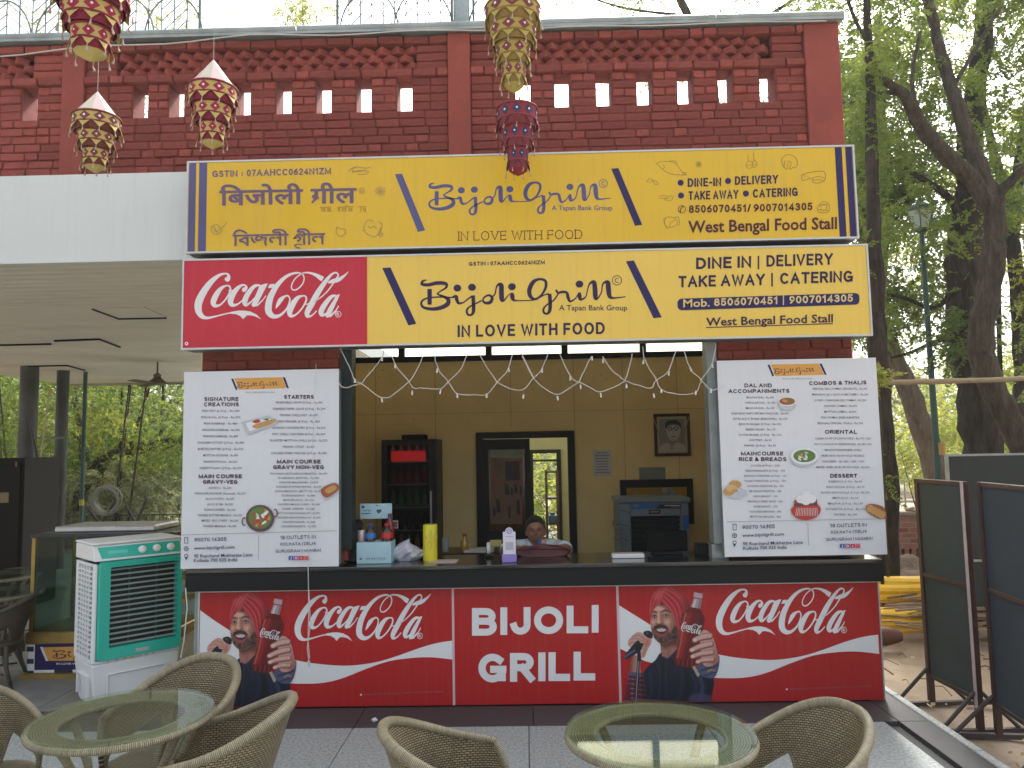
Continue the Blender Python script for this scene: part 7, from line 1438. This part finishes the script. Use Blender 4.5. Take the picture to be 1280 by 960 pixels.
tag(MB().box((q.x+.012, .33, q.z-.01), (q.x+.05, .37, q.z+.02), bev=.004).build('packet', M('orange white packet', (.5, .25, .2), .5, var=.6, vs=50)), 'small orange and white packet beside the blue cup on the maroon bag', 'packet')
t = thing('chair', 'black backed chair in which the seated man sits behind the counter', 'chair', (hx, HY+.3, 0)); MB().box((hx-.24, HY-.06, .40), (hx+.24, HY+.34, .45), bev=.02).build('seat', black_paint, t); MB().box((hx-.29, HY+.34, .55), (hx+.1, HY+.38, UP(640, 672, HY+.35).z), bev=.02).build('backrest', black_paint, t)
for sx in (-.2, .2):
    for sy in (-.02, .3): MB().box((hx+sx-.015, HY+sy-.015, .01), (hx+sx+.015, HY+sy+.015, .40)).build('leg', black_paint, t)
# rack with blue crate in the doorway behind
RYk = 4.2; q0, q1 = UP(683, 600, RYk), UP(697, 600, RYk); t = thing('metal_rack', 'slim brown rack with open shelves seen through the sliding door', 'rack', (q0.x, RYk, 0)); rk = M('brown rack', (.06, .04, .025), .5)
m_ = MB(); 
for X in (q0.x, q1.x): m_.box((X-.012, RYk-.012, .02), (X+.012, RYk+.012, UP(690, 588, RYk).z)); m_.box((X-.012, RYk+.25, .02), (X+.012, RYk+.274, UP(690, 588, RYk).z))
m_.build('upright', rk, t)
for y in (590, 623, 655, 680): Z = UP(690, y, RYk).z; MB().box((q0.x+.013, RYk-.01, Z-.012), (q1.x-.013, RYk+.27, Z+.012)).build('shelf', rk, t)
Z = UP(690, 655, RYk).z+.013; tag(MB().box((q0.x+.02, RYk, Z), (q1.x-.01, RYk+.2, Z+.09), bev=.01).lathe([(.03, .09), (.03, .12)], ((q0.x+q1.x)/2, RYk+.1, Z), 12).build('container', M('blue container', (.03, .10, .20), .4)), 'blue container on the brown rack behind the sliding door', 'container')
# ------------------------------------------------------------------ noticeboards on the right
brown_m = M('red brown steel', (.05, .018, .013), .6, .1, var=.5); slate = M('slate felt', (.035, .052, .058), .85, var=.35, vs=3, bump=.3, bs=120); slate2 = M('slate felt bluish', (.032, .048, .065), .85, var=.3, vs=3)
ironm = M('rusty iron', (.06, .045, .04), .6, .3, var=.4)
def easel(f1, f2, Ht, zb, label, m_felt, white=False, ext=.32):
    A_, B_ = UZ(*f1, -.11), UZ(*f2, -.11); A_.z = B_.z = -.11; d = (B_-A_); L = d.length; ux = d.normalized(); ny = Vector((-ux.y, ux.x, 0)); t = thing('notice_board', label, 'notice board', tuple((A_+B_)/2), group='felt boards in steel frames'); ang = math.atan2(ux.y, ux.x); T = Matrix.Translation(A_) @ Matrix.Rotation(ang, 4, 'Z')
    h = Ht+.11; zb += .11
    MB().box((.022, -.008, zb+.02), (L-.022, .008, h-.03), M4=T).build('felt_panel', m_felt, t)
    MB().box((-.02, -.02, 0), (.02, .02, h), M4=T, bev=.003).build('post', brown_m, t)
    MB().box((L-.02, -.02, 0), (L+.02, .02, h), M4=T, bev=.003).build('post', brown_m, t)
    if white: MB().box((L-.006, -.024, zb-.05), (L+.024, -.0205, h), M4=T).build('white_edge', M('pinkish white tape', (.50, .42, .42), .6, var=.3), t)
    for z in (h-.03, zb+(h-zb)*.50, zb-.01): MB().box((.021, -.018, z), (L-.021, .018, z+.03), M4=T, bev=.003).build('rail', brown_m if z > zb else ironm, t)
    for X in (0, L):
        MB().box((X-.018, -ext*1.6, 0), (X+.018, ext*1.6, .03), M4=T).build('foot_bar', ironm, t)
        for s_ in (-1, 1): p0 = T @ Vector((X, s_*ext*.8, .03)); p1 = T @ Vector((X, s_*.02, .26)); MB().tube([p0, p1], .013, 6).build('brace', ironm, t)
    for s_ in (-1, 1): MB().box((.018, s_*ext*1.55-.015, .002), (L-.018, s_*ext*1.55+.015, .028), M4=T).build('tie_bar', ironm, t)
    return t
easel((1165, 882), (1226, 917), 1.50, .10, 'slate felt board in red brown frame with a white taped right edge', slate, True)
easel((1249, 923), (1330, 985), 1.50, .10, 'bluish slate board in rusty frame cut by the right edge of the picture', slate2)
CYb = 1.9; q0, q1 = UP(1182, 568, CYb), UP(1182, 784, CYb); t = thing('notice_board', 'large black green board with pale metal edge behind the two smaller boards', 'notice board', (q0.x+.9, CYb, -.1), group='felt boards in steel frames'); blk_f = M('black green board', (.012, .020, .018), .6, var=.3); zmid = UP(1200, 701, CYb).z
MB().box((q0.x+.02, CYb, q1.z), (q0.x+2.2, CYb+.02, q0.z-.02)).build('panel', blk_f, t); m_ = MB(); m_.box((q0.x, CYb-.01, -.1), (q0.x+.02, CYb+.03, q0.z)); m_.box((q0.x+.02, CYb-.01, q0.z-.02), (q0.x+2.2, CYb+.03, q0.z)); m_.box((q0.x+.02, CYb-.012, zmid-.01), (q0.x+2.2, CYb-.001, zmid+.01)); m_.box((q0.x+2.2, CYb-.01, -.1), (q0.x+2.22, CYb+.03, q0.z)); m_.build('metal_edge', grey_metal, t)
# bamboo rail
tag(MB().tube([UP(1070, 479, 3.0), UP(1120, 478, 3.05), UP(1180, 476.5, 3.1), UP(1240, 475, 3.15), UP(1330, 470, 3.25)], [.033, .03, .031, .029, .03], 10).build('bamboo_pole', M('dry bamboo', (.30, .23, .14), .6, var=.3)), 'long dry bamboo pole tied level across the tree trunks at the right', 'pole')
# yellow pipe bundles, pot and rubble
ypl = M('yellow corrugated plastic', (.80, .50, .02), .35, var=.2, vs=10)
def bundle(Y, pya, pyb, label, n=6):
    A_, B_ = UP(1088, (pya+pyb)/2, Y), UP(1175, (pya+pyb)/2-6, Y); rr = abs(pya-pyb)/2*(Y+5.5)/FPX; t = thing('pipe_bundle', label, 'pipes', tuple(A_)); 
    for k in range(n):
        a = 2*math.pi*k/n; o_ = Vector((0, math.cos(a), math.sin(a)))*rr*.62 if k else Vector((0, 0, 0)); pts = [A_.lerp(B_+Vector((.8, 0, .02)), i/14)+o_*(1-.15*math.sin(i*.5))+Vector((0, 0, .02*math.sin(i*.4+k))) for i in range(15)]
        MB().tube(pts, [rr*.40*(1+.03*(i % 2)) for i in range(15)], 10).build('pipe', ypl, t, smooth='auto')
bundle(2.5, 723, 756, 'upper bundle of yellow corrugated pipes lying beyond the counter end', 7); bundle(2.1, 763, 792, 'lower bundle of yellow corrugated pipes lying on the soil heap', 6)
q = UP(1113, 795, 1.7); tag(MB().lathe([(.05, .24), (.06, .21), (.085, .10), (.08, .02), (.055, .0), (.04, .0), (.05, .1)], (q.x-.15, 1.7, q.z), 20, axis='x').build('clay_pot', M('brown clay', (.09, .03, .015), .7, var=.2), smooth='auto'), 'brown clay pot lying on its side at the end of the counter', 'pot')
soil = M('dark soil heap', (.13, .085, .055), .95, var=.6, vs=14, bump=1, bs=30)
def heap(cx, cy, Y, rx, ry, h, nm, lab=None):
    c = UP(cx, cy, Y); m_ = MB()
    def f(u, v):
        x, y = (u-.5)*2, (v-.5)*2; r_ = max(0, 1-math.sqrt(x*x+y*y)); n_ = .5*math.sin(x*11+y*5)+.5*math.sin(y*13-x*7); return (c.x+x*rx, Y+y*ry, -.14+h*r_**.7*(1+.25*n_)+random.uniform(-.02, .02)*(r_ > 0))
    m_.grid(f, 46, 30); o = m_.build(nm, soil, smooth=True); o['kind'] = 'structure' if not lab else 'stuff'; return o
heap(1150, 800, 3.5, 1.2, .7, .32, 'soil_mound'); heap(1135, 700, 5.0, 1.8, 1.3, .35, 'soil_mound')
# twigs and dead leaves
st_ = MB()
for i in range(420):
    x, y = random.uniform(2.7, 8), random.uniform(-3.5, 6.0); a = random.uniform(0, 3.1); L = random.uniform(.06, .35); z = -.075; st_.tube([(x, y, z), (x+L*math.cos(a)*.5, y+L*math.sin(a)*.5, z+random.uniform(.01, .05)), (x+L*math.cos(a), y+L*math.sin(a), z)], random.uniform(.003, .009), 4)
for i in range(160):
    x, y = random.uniform(3.2, 4.6), random.uniform(1.6, 3.0); a = random.uniform(-.5, .5); L = random.uniform(.3, .9); z = .18+random.uniform(-.1, .08); st_.tube([(x, y, z), (x+L*math.cos(a), y+L*math.sin(a)*.4, z+random.uniform(-.05, .08))], random.uniform(.005, .014), 4)
o = st_.build('twigs', M('dry twigs', (.24, .17, .11), .9, var=.4)); o['kind'] = 'stuff'
ll = MB()
for i in range(2600):
    x, y = random.uniform(2.62, 9), random.uniform(-4.5, 8); z = -.06+random.uniform(-.02, .01); a = random.uniform(0, 6.3); s_ = random.uniform(.015, .045); c_, d_ = math.cos(a)*s_, math.sin(a)*s_; ll.add([(x-c_, y-d_, z), (x-d_*.4, y+c_*.4, z+s_*.3), (x+c_, y+d_, z+s_*.2), (x+d_*.4, y-c_*.4, z)], [[0, 1, 2, 3]])
o = ll.build('fallen_leaves', M('dead leaf', (.30, .20, .10), .8, var=.5, vs=3)); o['kind'] = 'stuff'
# low brick wall with slots far right
LWY = 6.6; q0, q1 = UP(1116, 640, LWY), UP(1116, 712, LWY); mw = bpy.data.materials.new('old brickwork'); MATS['old brickwork'] = mw; mw.use_nodes = True; n = mw.node_tree.nodes; l = mw.node_tree.links; b_ = n.new('ShaderNodeTexBrick'); b_.inputs['Scale'].default_value = 1; b_.inputs['Brick Width'].default_value = .23; b_.inputs['Row Height'].default_value = .08; b_.inputs['Mortar Size'].default_value = .008; b_.inputs['Color1'].default_value = (.26, .09, .06, 1); b_.inputs['Color2'].default_value = (.34, .16, .11, 1); b_.inputs['Mortar'].default_value = (.28, .24, .2, 1); tc = n.new('ShaderNodeTexCoord'); mp = n.new('ShaderNodeMapping'); mp.inputs['Rotation'].default_value = (R(90), 0, 0); l.new(tc.outputs['Object'], mp.inputs[0]); l.new(mp.outputs[0], b_.inputs[0]); l.new(b_.outputs[0], n['Principled BSDF'].inputs['Base Color']); n['Principled BSDF'].inputs['Roughness'].default_value = .9
t = thing('low_brick_wall', 'old low red brick wall with three upright slots and rubble on top, far right', 'wall', (q0.x, LWY, -.1)); m_ = MB(); zs0, zs1 = UP(1130, 702, LWY).z, UP(1130, 686, LWY).z; xe = q0.x+6; sx = [UP(x, 690, LWY).x for x in (1127, 1131, 1136.5, 1140, 1145.5, 1149)]
x_ = q0.x-2.0; m_.box((x_, LWY, -.2), (xe, LWY+.25, zs0)); m_.box((x_, LWY, zs1), (xe, LWY+.25, q0.z-.06)); xx0 = x_
for i in range(3): m_.box((xx0, LWY, zs0), (sx[2*i], LWY+.25, zs1)); xx0 = sx[2*i+1]
m_.box((xx0, LWY, zs0), (xe, LWY+.25, zs1)); m_.build('brickwork', mw, t); MB().box((x_-.05, LWY+.12, zs0-.02), (xe, LWY+.24, zs1+.02)).build('dark_core', brk_low, t) if False else None
MB().box((x_, LWY-.04, q0.z-.058), (xe, LWY+.29, q0.z-.0), bev=.01).build('coping', M('old concrete', (.30, .25, .20), .9, var=.4), t)
rb = MB(); 
for i in range(60): p = Vector((random.uniform(x_, xe), LWY+random.uniform(0, .2), q0.z+.02)); rb.blob(p, (random.uniform(.04, .14), .06, random.uniform(.02, .06)), n=4, jit=.25)
o = rb.build('rubble', M('pale rubble', (.34, .27, .21), .9, var=.4), t); o['kind'] = 'stuff'
# street lamp
SLY = 6.0; q = UP(1176, 640, SLY); zt_ = UP(1155, 291, SLY).z; t = thing('street_lamp', 'green lamp post with glass lantern head among the trees on the right', 'street lamp', (q.x, SLY, -.12)); X = UP(1152, 291, SLY).x; Xb = q.x; gp2 = M('lamp green', (.02, .06, .05), .45)
MB().tube([(Xb+.02, SLY, -.12), (Xb, SLY, 1.2), ((X+Xb)/2, SLY, 3), (X, SLY, zt_)], [.06, .05, .042, .035], 12).build('post', gp2, t, smooth='auto'); zb1 = UP(1174, 561, SLY).z; MB().lathe([(.066, -.09), (.066, .09)], (UP(1175, 561, SLY).x, SLY, zb1), 14).build('yellow_band', M('ochre band', (.40, .25, .06), .6), t)
z = zt_; MB().lathe([(.05, 0), (.10, .03), (.12, .06)], (X, SLY, z), 6).build('lantern_base', gp2, t); MB().lathe([(.12, .062), (.2, .33)], (X, SLY, z), 6, cap=False).build('lantern_glass', M('lamp glass', (.35, .42, .38), .15), t); MB().lathe([(.23, .332), (.17, .40), (.06, .46), (.02, .56)], (X, SLY, z), 6).build('lantern_cap', gp2, t)
lb_ = MB()
for i in range(6): a = 2*math.pi*i/6; lb_.tube([(X+.122*math.cos(a), SLY+.122*math.sin(a), z+.06), (X+.204*math.cos(a), SLY+.204*math.sin(a), z+.335)], .009, 5)
lb_.build('lantern_bars', gp2, t)
# grey rail far right and iron fence far left
def rail(Y, xa, xb, zt, zb, label, step=.35, mat=ironm, r_=.012, gx=True):
    t = thing('iron_fence', label, 'fence', ((xa+xb)/2, Y, -.1)); 
    for z in (zt, zb): MB().tube([(xa, Y, z), (xb, Y, z)], r_*1.3, 6).build('rail', mat, t)
    x = xa; v = MB(); 
    while x <= xb: v.tube([(x, Y, -.1), (x, Y, zt)], r_, 5); x += step
    v.build('uprights', mat, t)
    return t
q = UP(1146, 600, 13); rail(13, q.x-3, q.x+9, q.z, q.z-.5, 'pale grey railing far off between the tree trunks on the right', .9, M('far grey rail', (.30, .33, .32), .5), .02)
q0 = UP(100, 645, 8.3); q1 = UP(232, 645, 8.3); rail(8.3, -9, q1.x+.9, q0.z, q0.z-.55, 'dark iron fence with mesh beyond the left canopy, under the wire coil', .12, M('dark iron', (.03, .03, .03), .6), .007)
for a, b, lb_2 in (((104, 618), (122, 652), 'left'), ((159, 640), (172, 655), 'right')): pass
p = UP(133, 625, 8.2); co = MB()
for k in range(9):
    r_ = .24+random.uniform(-.04, .05); ph = random.uniform(0, 6); tl = random.uniform(-.25, .25); co.tube([(p.x+r_*math.cos(a)+tl*.1, 8.2+.05*math.sin(a+ph)+k*.012-.05, p.z+r_*.95*math.sin(a)) for a in [2*math.pi*i/28 for i in range(28)]], .008, 5, closed=True)
tag(co.build('wire_coil', M('pale hose coil', (.24, .24, .2), .6)), 'loose coil of pale grey hose hanging beyond the left canopy', 'coil')
ys = MB()
for (x0_, y0_, x1_, y1_) in ((108, 632, 125, 656), (125, 656, 150, 618), (157, 632, 172, 658), (168, 660, 184, 622)): ys.tube([UP(x0_, y0_, 8.25), UP(x1_, y1_, 8.25)], .022, 6)
ys.build('stay_bar', M('dark iron'), bpy.data.objects['iron_fence.001'] if 'iron_fence.001' in bpy.data.objects else None) if False else tag(ys.build('fence_prop', M('dark iron')), 'dark iron props in two v shapes above the mesh fence holding the coil', 'props')
# ------------------------------------------------------------------ trees
lf1 = leafmat('neem leaf', (.17, .25, .055), .6); lf2 = leafmat('dark leaf', (.12, .19, .05), .55); lf3 = leafmat('yellow green leaf', (.28, .34, .07), .62); lf4 = leafmat('far leaf', (.24, .30, .10), .6); lf5 = leafmat('greyish leaf', (.28, .33, .20), .5)
def limb_obj(paths, mat, parent, name='limb'):
    """paths: lists of (px, py, half width px, Y) measured along each limb"""
    out = []
    for i, path in enumerate(paths):
        P_ = [UP(x, y, Y) for x, y, hw, Y in path]; arr = cr([(p.x, p.y, p.z, hw*(Y+5.5)/FPX) for p, (x, y, hw, Y) in zip(P_, path)], 5)
        pts = [Vector(a[:3])+Vector((random.uniform(-1, 1), random.uniform(-1, 1), 0))*a[3]*.12 for a in arr]; rs = [a[3]*random.uniform(.93, 1.08) for a in arr]
        m_ = MB(); m_.tube(pts, rs, 16 if rs[0] > .06 else 7); m_.v = [tuple(Vector(v)+Vector((random.uniform(-1, 1), random.uniform(-1, 1), 0))*rs[0]*.07) for v in m_.v]; out.append(m_.build('trunk' if i == 0 and name == 'limb' else 'limb', mat, parent, smooth=True))
    return out
def sprays(centers, n_each, rad, L=.26, K=9, leaf=.05, wid=.5, droop=.22):
    C = np.array(centers, float); N = len(C)*n_each; c = np.repeat(C, n_each, 0)
    rad = np.array(rad, float); d = RNG.normal(size=(N, 3)); d /= np.linalg.norm(d, axis=1)[:, None]; rr = RNG.random(N)**.45
    base = c+d*rr[:, None]*rad
    out = d*.7+RNG.normal(size=(N, 3))*.6; out[:, 2] -= droop; out /= np.linalg.norm(out, axis=1)[:, None]
    side = np.cross(out, RNG.normal(size=(N, 3))*.5+np.array([0, 0, 1.0])); side /= np.linalg.norm(side, axis=1)[:, None]+1e-9
    Ls = L*RNG.uniform(.6, 1.3, N); t = (np.arange(K)+.5)/K
    V = []
    for s_ in (-1, 1):
        p = base[:, None]+out[:, None]*(Ls[:, None, None]*t[None, :, None]); p[:, :, 2] -= (Ls[:, None]*t[None]**2*.25)
        dirn = side[:, None]*s_*.85+out[:, None]*.5+RNG.normal(size=(N, K, 3))*.22; dirn[:, :, 2] -= .15; dirn /= np.linalg.norm(dirn, axis=2)[:, :, None]
        ln = leaf*RNG.uniform(.7, 1.25, (N, K, 1)); w = np.cross(dirn, RNG.normal(size=(N, K, 3))+np.array([0, 0, 1.5])); w /= np.linalg.norm(w, axis=2)[:, :, None]+1e-9; w = w*ln*wid*.5
        V.append(np.stack([p, p+dirn*ln*.45+w, p+dirn*ln, p+dirn*ln*.45-w], 2).reshape(-1, 3))
    return np.concatenate(V)
def leaf_obj(V, mat, parent=None, name='crown'):
    me = bpy.data.meshes.new(name); n = len(V)//4
    off = np.array(parent['_loc']) if parent is not None and '_loc' in parent else np.zeros(3)
    me.vertices.add(n*4); me.vertices.foreach_set('co', (V-off).astype(np.float32).ravel()); me.loops.add(n*4); me.loops.foreach_set('vertex_index', np.arange(n*4, dtype=np.int32)); me.polygons.add(n); me.polygons.foreach_set('loop_start', np.arange(0, n*4, 4, dtype=np.int32)); me.update(calc_edges=True); me.materials.append(mat)
    o = bpy.data.objects.new(name, me); COL.objects.link(o)
    if parent is not None: o.parent = parent
    return o
def region(n, xr, yr, Yr, dens=None):
    out = []
    while len(out) < n:
        x, y = random.uniform(*xr), random.uniform(*yr)
        if dens and random.random() > dens(x, y): continue
        p = UP(x, y, random.uniform(*Yr)); 
        if p.z > .3: out.append(tuple(p))
    return out
def tree(label, root, paths, mat, clusters, n_each, rad, leafm, leaf=.05, L=.26, K=9, group='trees on the right', twigs=0):
    r0 = UP(*root[:2], root[2]); t = thing('tree', label, 'tree', (r0.x, root[2], -.1), group=group); limb_obj(paths, mat, t); leaf_obj(sprays(clusters, n_each, rad, L, K, leaf), leafm, t); return t
dn = lambda x, y: .35+.65*(.5+.5*math.sin(x*.045+1.3)*math.cos(y*.035+.4+x*.01))
# forked S-shaped tree in front
tree('large forked tree with an S-shaped trunk behind the boards at the right edge', (1300, 700, 4.3), [
    [(1318, 760, 20, 4.3), (1300, 640, 19, 4.3), (1285, 570, 17, 4.3), (1258, 515, 15, 4.3), (1233, 470, 15, 4.3), (1226, 420, 14.5, 4.3), (1238, 350, 14, 4.3), (1243, 290, 13, 4.3), (1240, 246, 14, 4.3)],
    [(1240, 262, 12, 4.3), (1218, 228, 10, 4.3), (1186, 198, 10, 4.2), (1150, 155, 9, 4.1), (1130, 118, 7, 4.0), (1100, 96, 4, 3.9), (1086, 57, 2.6, 3.8), (1066, 18, 2, 3.8), (1050, -40, 1.3, 3.8)],
    [(1242, 252, 11, 4.35), (1222, 203, 9.5, 4.4), (1202, 146, 8.5, 4.5), (1190, 112, 8, 4.6), (1176, 68, 7, 4.8), (1166, 25, 6, 5), (1150, -40, 5, 5.2)],
    [(1244, 250, 7, 4.3), (1262, 228, 6, 4.2), (1290, 200, 5, 4.1), (1340, 150, 4, 4)],
    [(1130, 118, 3.5, 4), (1100, 116, 3, 4.2), (1070, 126, 2.5, 4.4), (1050, 130, 1.6, 4.5)], [(1150, 155, 3, 4.1), (1140, 100, 2.5, 4.3), (1150, 40, 2, 4.5)], [(1190, 112, 3, 4.6), (1220, 60, 2.5, 4.7), (1250, 10, 2, 4.8)]],
    bark, region(62, (1055, 1330), (-60, 200), (4.7, 6.8), dn)+region(7, (1060, 1330), (215, 300), (4.6, 5.6)), 24, (.42, .42, .30), lf1, .07)
tree('thick dark trunked tree standing between the lamp post and the S-shaped trunk', (1225, 700, 6.4), [
    [(1236, 760, 27, 6.4), (1230, 600, 24, 6.4), (1222, 500, 22, 6.4), (1210, 420, 21, 6.4), (1205, 330, 20, 6.4), (1212, 250, 18, 6.4), (1214, 150, 14, 6.5), (1228, 60, 11, 6.7), (1240, -50, 8, 7)],
    [(1200, 300, 6, 6.4), (1190, 252, 4.5, 6.2), (1150, 222, 3.4, 6), (1110, 200, 2.6, 5.8), (1066, 180, 2, 5.6)], [(1200, 350, 4, 6.4), (1170, 385, 3, 6.2), (1130, 372, 2.4, 6.0), (1105, 368, 1.8, 5.9)],
    [(1196, 430, 3.5, 6.4), (1176, 425, 2.6, 6.3), (1140, 440, 2.2, 6.2), (1115, 447, 1.4, 6.1)]],
    bark2, region(44, (1050, 1330), (-40, 300), (6.9, 9.5), dn)+region(16, (1065, 1200), (200, 400), (6.8, 8.5))+region(4, (1185, 1212), (380, 450), (5.6, 5.9)), 26, (.46, .46, .34), lf2, .075)
tree('leaning pale barked tree slanting behind the right ends of the signboards', (1180, 640, 8.5), [
    [(1195, 700, 16, 8.5), (1170, 590, 15, 8.5), (1140, 500, 13, 8.5), (1112, 435, 11.5, 8.5), (1092, 385, 10, 8.5), (1080, 300, 8, 8.5), (1072, 200, 7, 8.5)], [(1098, 385, 6, 8.5), (1108, 250, 6, 8.6), (1100, 120, 5, 8.8), (1096, 20, 4, 9)]],
    pale_bark, region(64, (1052, 1118), (60, 420), (7.4, 9.6))+region(22, (1120, 1330), (80, 480), (8, 11), dn), 30, (.42, .42, .42), lf1, .08)
tree('straight dark trunk hard against the right menu board', (1104, 700, 3.4), [[(1113, 760, 13, 3.4), (1110, 640, 12.5, 3.4), (1103, 520, 12, 3.4), (1098, 430, 11, 3.4), (1094, 330, 9, 3.5), (1090, 200, 7, 3.6), (1086, 60, 5, 3.8), (1080, -60, 3, 4)]], bark2, region(22, (1070, 1106), (60, 430), (3.5, 4.2))+region(1, (1098, 1104), (585, 600), (3.0, 3.1)), 26, (.14, .2, .3), lf1, .045, .2)
tree('slim dark forked tree at the right edge behind the S-shaped one', (1272, 640, 9.5), [
    [(1290, 700, 10, 9.5), (1280, 560, 9.5, 9.5), (1276, 440, 9, 9.5), (1270, 340, 8.5, 9.5), (1265, 290, 8, 9.5), (1272, 220, 7, 9.5), (1286, 130, 5, 9.6), (1300, 40, 4, 9.7)], [(1266, 290, 6, 9.5), (1255, 240, 5.5, 9.5), (1240, 180, 5, 9.5), (1226, 120, 4, 9.6), (1215, 60, 3, 9.8)], [(1252, 640, 3.5, 9.8), (1251, 520, 3.3, 9.8), (1249, 400, 3, 9.8), (1248, 280, 2.6, 9.8)]],
    bark2, region(44, (1130, 1340), (-60, 400), (8.5, 12.5), dn), 30, (.55, .55, .4), lf3, .09)
# undergrowth and small trees far right
def bushes(label, cat, n, xr, yr, Yr, mat, leaf, rad, ne, group=None, nm='shrub', L=.3):
    c = region(n, xr, yr, Yr); a = np.array(c).mean(0); t = thing(nm, label, cat, (a[0], a[1], -.1), group=group); 
    st__ = MB()
    for q in c[:5]: st__.tube([(a[0]+(q[0]-a[0])*.5, a[1]+(q[1]-a[1])*.5, -.1), (a[0]+(q[0]-a[0])*.8, a[1]+(q[1]-a[1])*.8, q[2]*.5), q], [.022, .012, .006], 5)
    st__.build('stem', bark, t); leaf_obj(sprays(c, ne, (rad, rad, rad*.8), L, 9, leaf), mat, t, 'foliage'); return t
bushes('yellow green sapling beyond the bamboo pole between lamp and dark trunk', 'tree', 26, (1120, 1200), (500, 600), (10, 13), lf3, .07, .5, 22, nm='sapling'); bushes('light green thicket beyond the boards at the far right', 'shrub', 40, (1200, 1340), (440, 580), (13, 18), lf3, .09, .8, 26)
bushes('small bright green plant at the corner of the right signboard', 'plant', 3, (1078, 1100), (445, 475), (2.2, 2.6), lf3, .06, .12, 10, nm='plant', L=.15)
bushes('bushy green shrub outside the store room doorway', 'shrub', 14, (655, 715), (560, 690), (7.5, 9.5), lf3, .07, .5, 26)
# vegetation beyond the left canopy
G2 = 'trees beyond the left canopy'
tree('tree with a heavy branch bending right beyond the left canopy', (100, 660, 11), [[(96, 700, 14, 11), (105, 630, 14, 11), (120, 590, 13, 11), (140, 573, 10, 11), (165, 562, 8, 11), (200, 556, 7, 11), (240, 545, 6, 11)], [(110, 600, 6, 11), (104, 560, 5, 11), (98, 520, 4, 11.1), (90, 470, 3, 11.2)], [(160, 562, 2.6, 11), (175, 520, 2, 11), (188, 480, 1.6, 11), (196, 440, 1, 11)], [(200, 556, 2.3, 11), (204, 500, 1.8, 11), (203, 450, 1.4, 11)], [(150, 565, 2, 10.9), (153, 510, 1.7, 10.9), (150, 450, 1.2, 10.8)]], bark,
    region(90, (-60, 300), (430, 600), (9.6, 13)), 34, (.6, .6, .45), lf1, .065, .3, 9, G2)
bushes('mid green leafy mass behind the two left columns', 'shrub', 80, (-90, 130), (440, 700), (12, 16), lf1, .085, .8, 40, G2); bushes('mass of darker leaves behind the coil and iron fence', 'shrub', 90, (90, 420), (440, 700), (12.5, 17), lf2, .085, .85, 40, G2)
bushes('dusty grey green shrub right behind the coil of hose', 'shrub', 34, (120, 240), (600, 690), (9.4, 11.5), lf5, .07, .42, 30, G2); bushes('dusty shrub behind the slim column above the iron fence', 'shrub', 20, (30, 110), (600, 690), (10, 11.5), lf5, .065, .4, 26, G2)
bushes('yellow green shrub in front of the dark mass at the left', 'shrub', 16, (40, 200), (500, 580), (9.6, 11), lf3, .06, .35, 18, G2)
# crowns seen over the parapet
bushes('pale tree top showing over the parapet between the grilles', 'tree', 12, (345, 430), (-30, 30), (11, 13), lf3, .06, .35, 16, G2, 'tree')
tree('tree whose leaves droop over the parapet right of the yellow lantern', (850, 200, 9), [[(900, 300, 8, 9), (890, 100, 7, 9), (860, 20, 5, 9), (820, -60, 4, 9)], [(890, 60, 3, 9), (960, 20, 2.4, 9), (1020, -20, 2, 9)], [(860, 20, 2, 9), (780, 10, 1.6, 9), (720, -10, 1, 9)]], bark, region(34, (690, 1060), (-60, 14), (7.5, 10))+region(14, (930, 1050), (-20, 26), (7.5, 10))+region(20, (690, 980), (90, 170), (9, 11)), 20, (.4, .4, .22), lf1, .05, group=G2)
bushes('tree top behind the herringbone grille at the upper left', 'tree', 22, (-40, 250), (-40, 180), (8, 11), lf3, .06, .4, 18, G2, 'tree')
# far wood ringing the place
c = []
for i in range(340):
    a = random.uniform(R(-10), R(190)); r_ = random.uniform(24, 44); c.append((r_*math.cos(a), 4+r_*math.sin(a), random.uniform(.3, 5.0 if math.cos(a) < .35 else 4.2)))
o = leaf_obj(sprays(c, 70, (2.4, 2.4, 1.6), .8, 8, .26, .5), lf4, None, 'far_trees'); o['kind'] = 'stuff'

# ------------------------------------------------------------------ thin hazy air
hz_ = MB().box((-82, -62, -1.2), (82, 82, 16)).build('haze', None or bpy.data.materials.new('haze')); hz_['kind'] = 'stuff'; hm = hz_.data.materials[0]; hm.use_nodes = True; n = hm.node_tree.nodes; n.remove(n['Principled BSDF']); pv = n.new('ShaderNodeVolumePrincipled'); pv.inputs['Density'].default_value = .0012; pv.inputs['Color'].default_value = (.93, .95, .93, 1); pv.inputs['Anisotropy'].default_value = .2
hm.node_tree.links.new(pv.outputs[0], n['Material Output'].inputs['Volume']); hm.cycles.homogeneous_volume = True
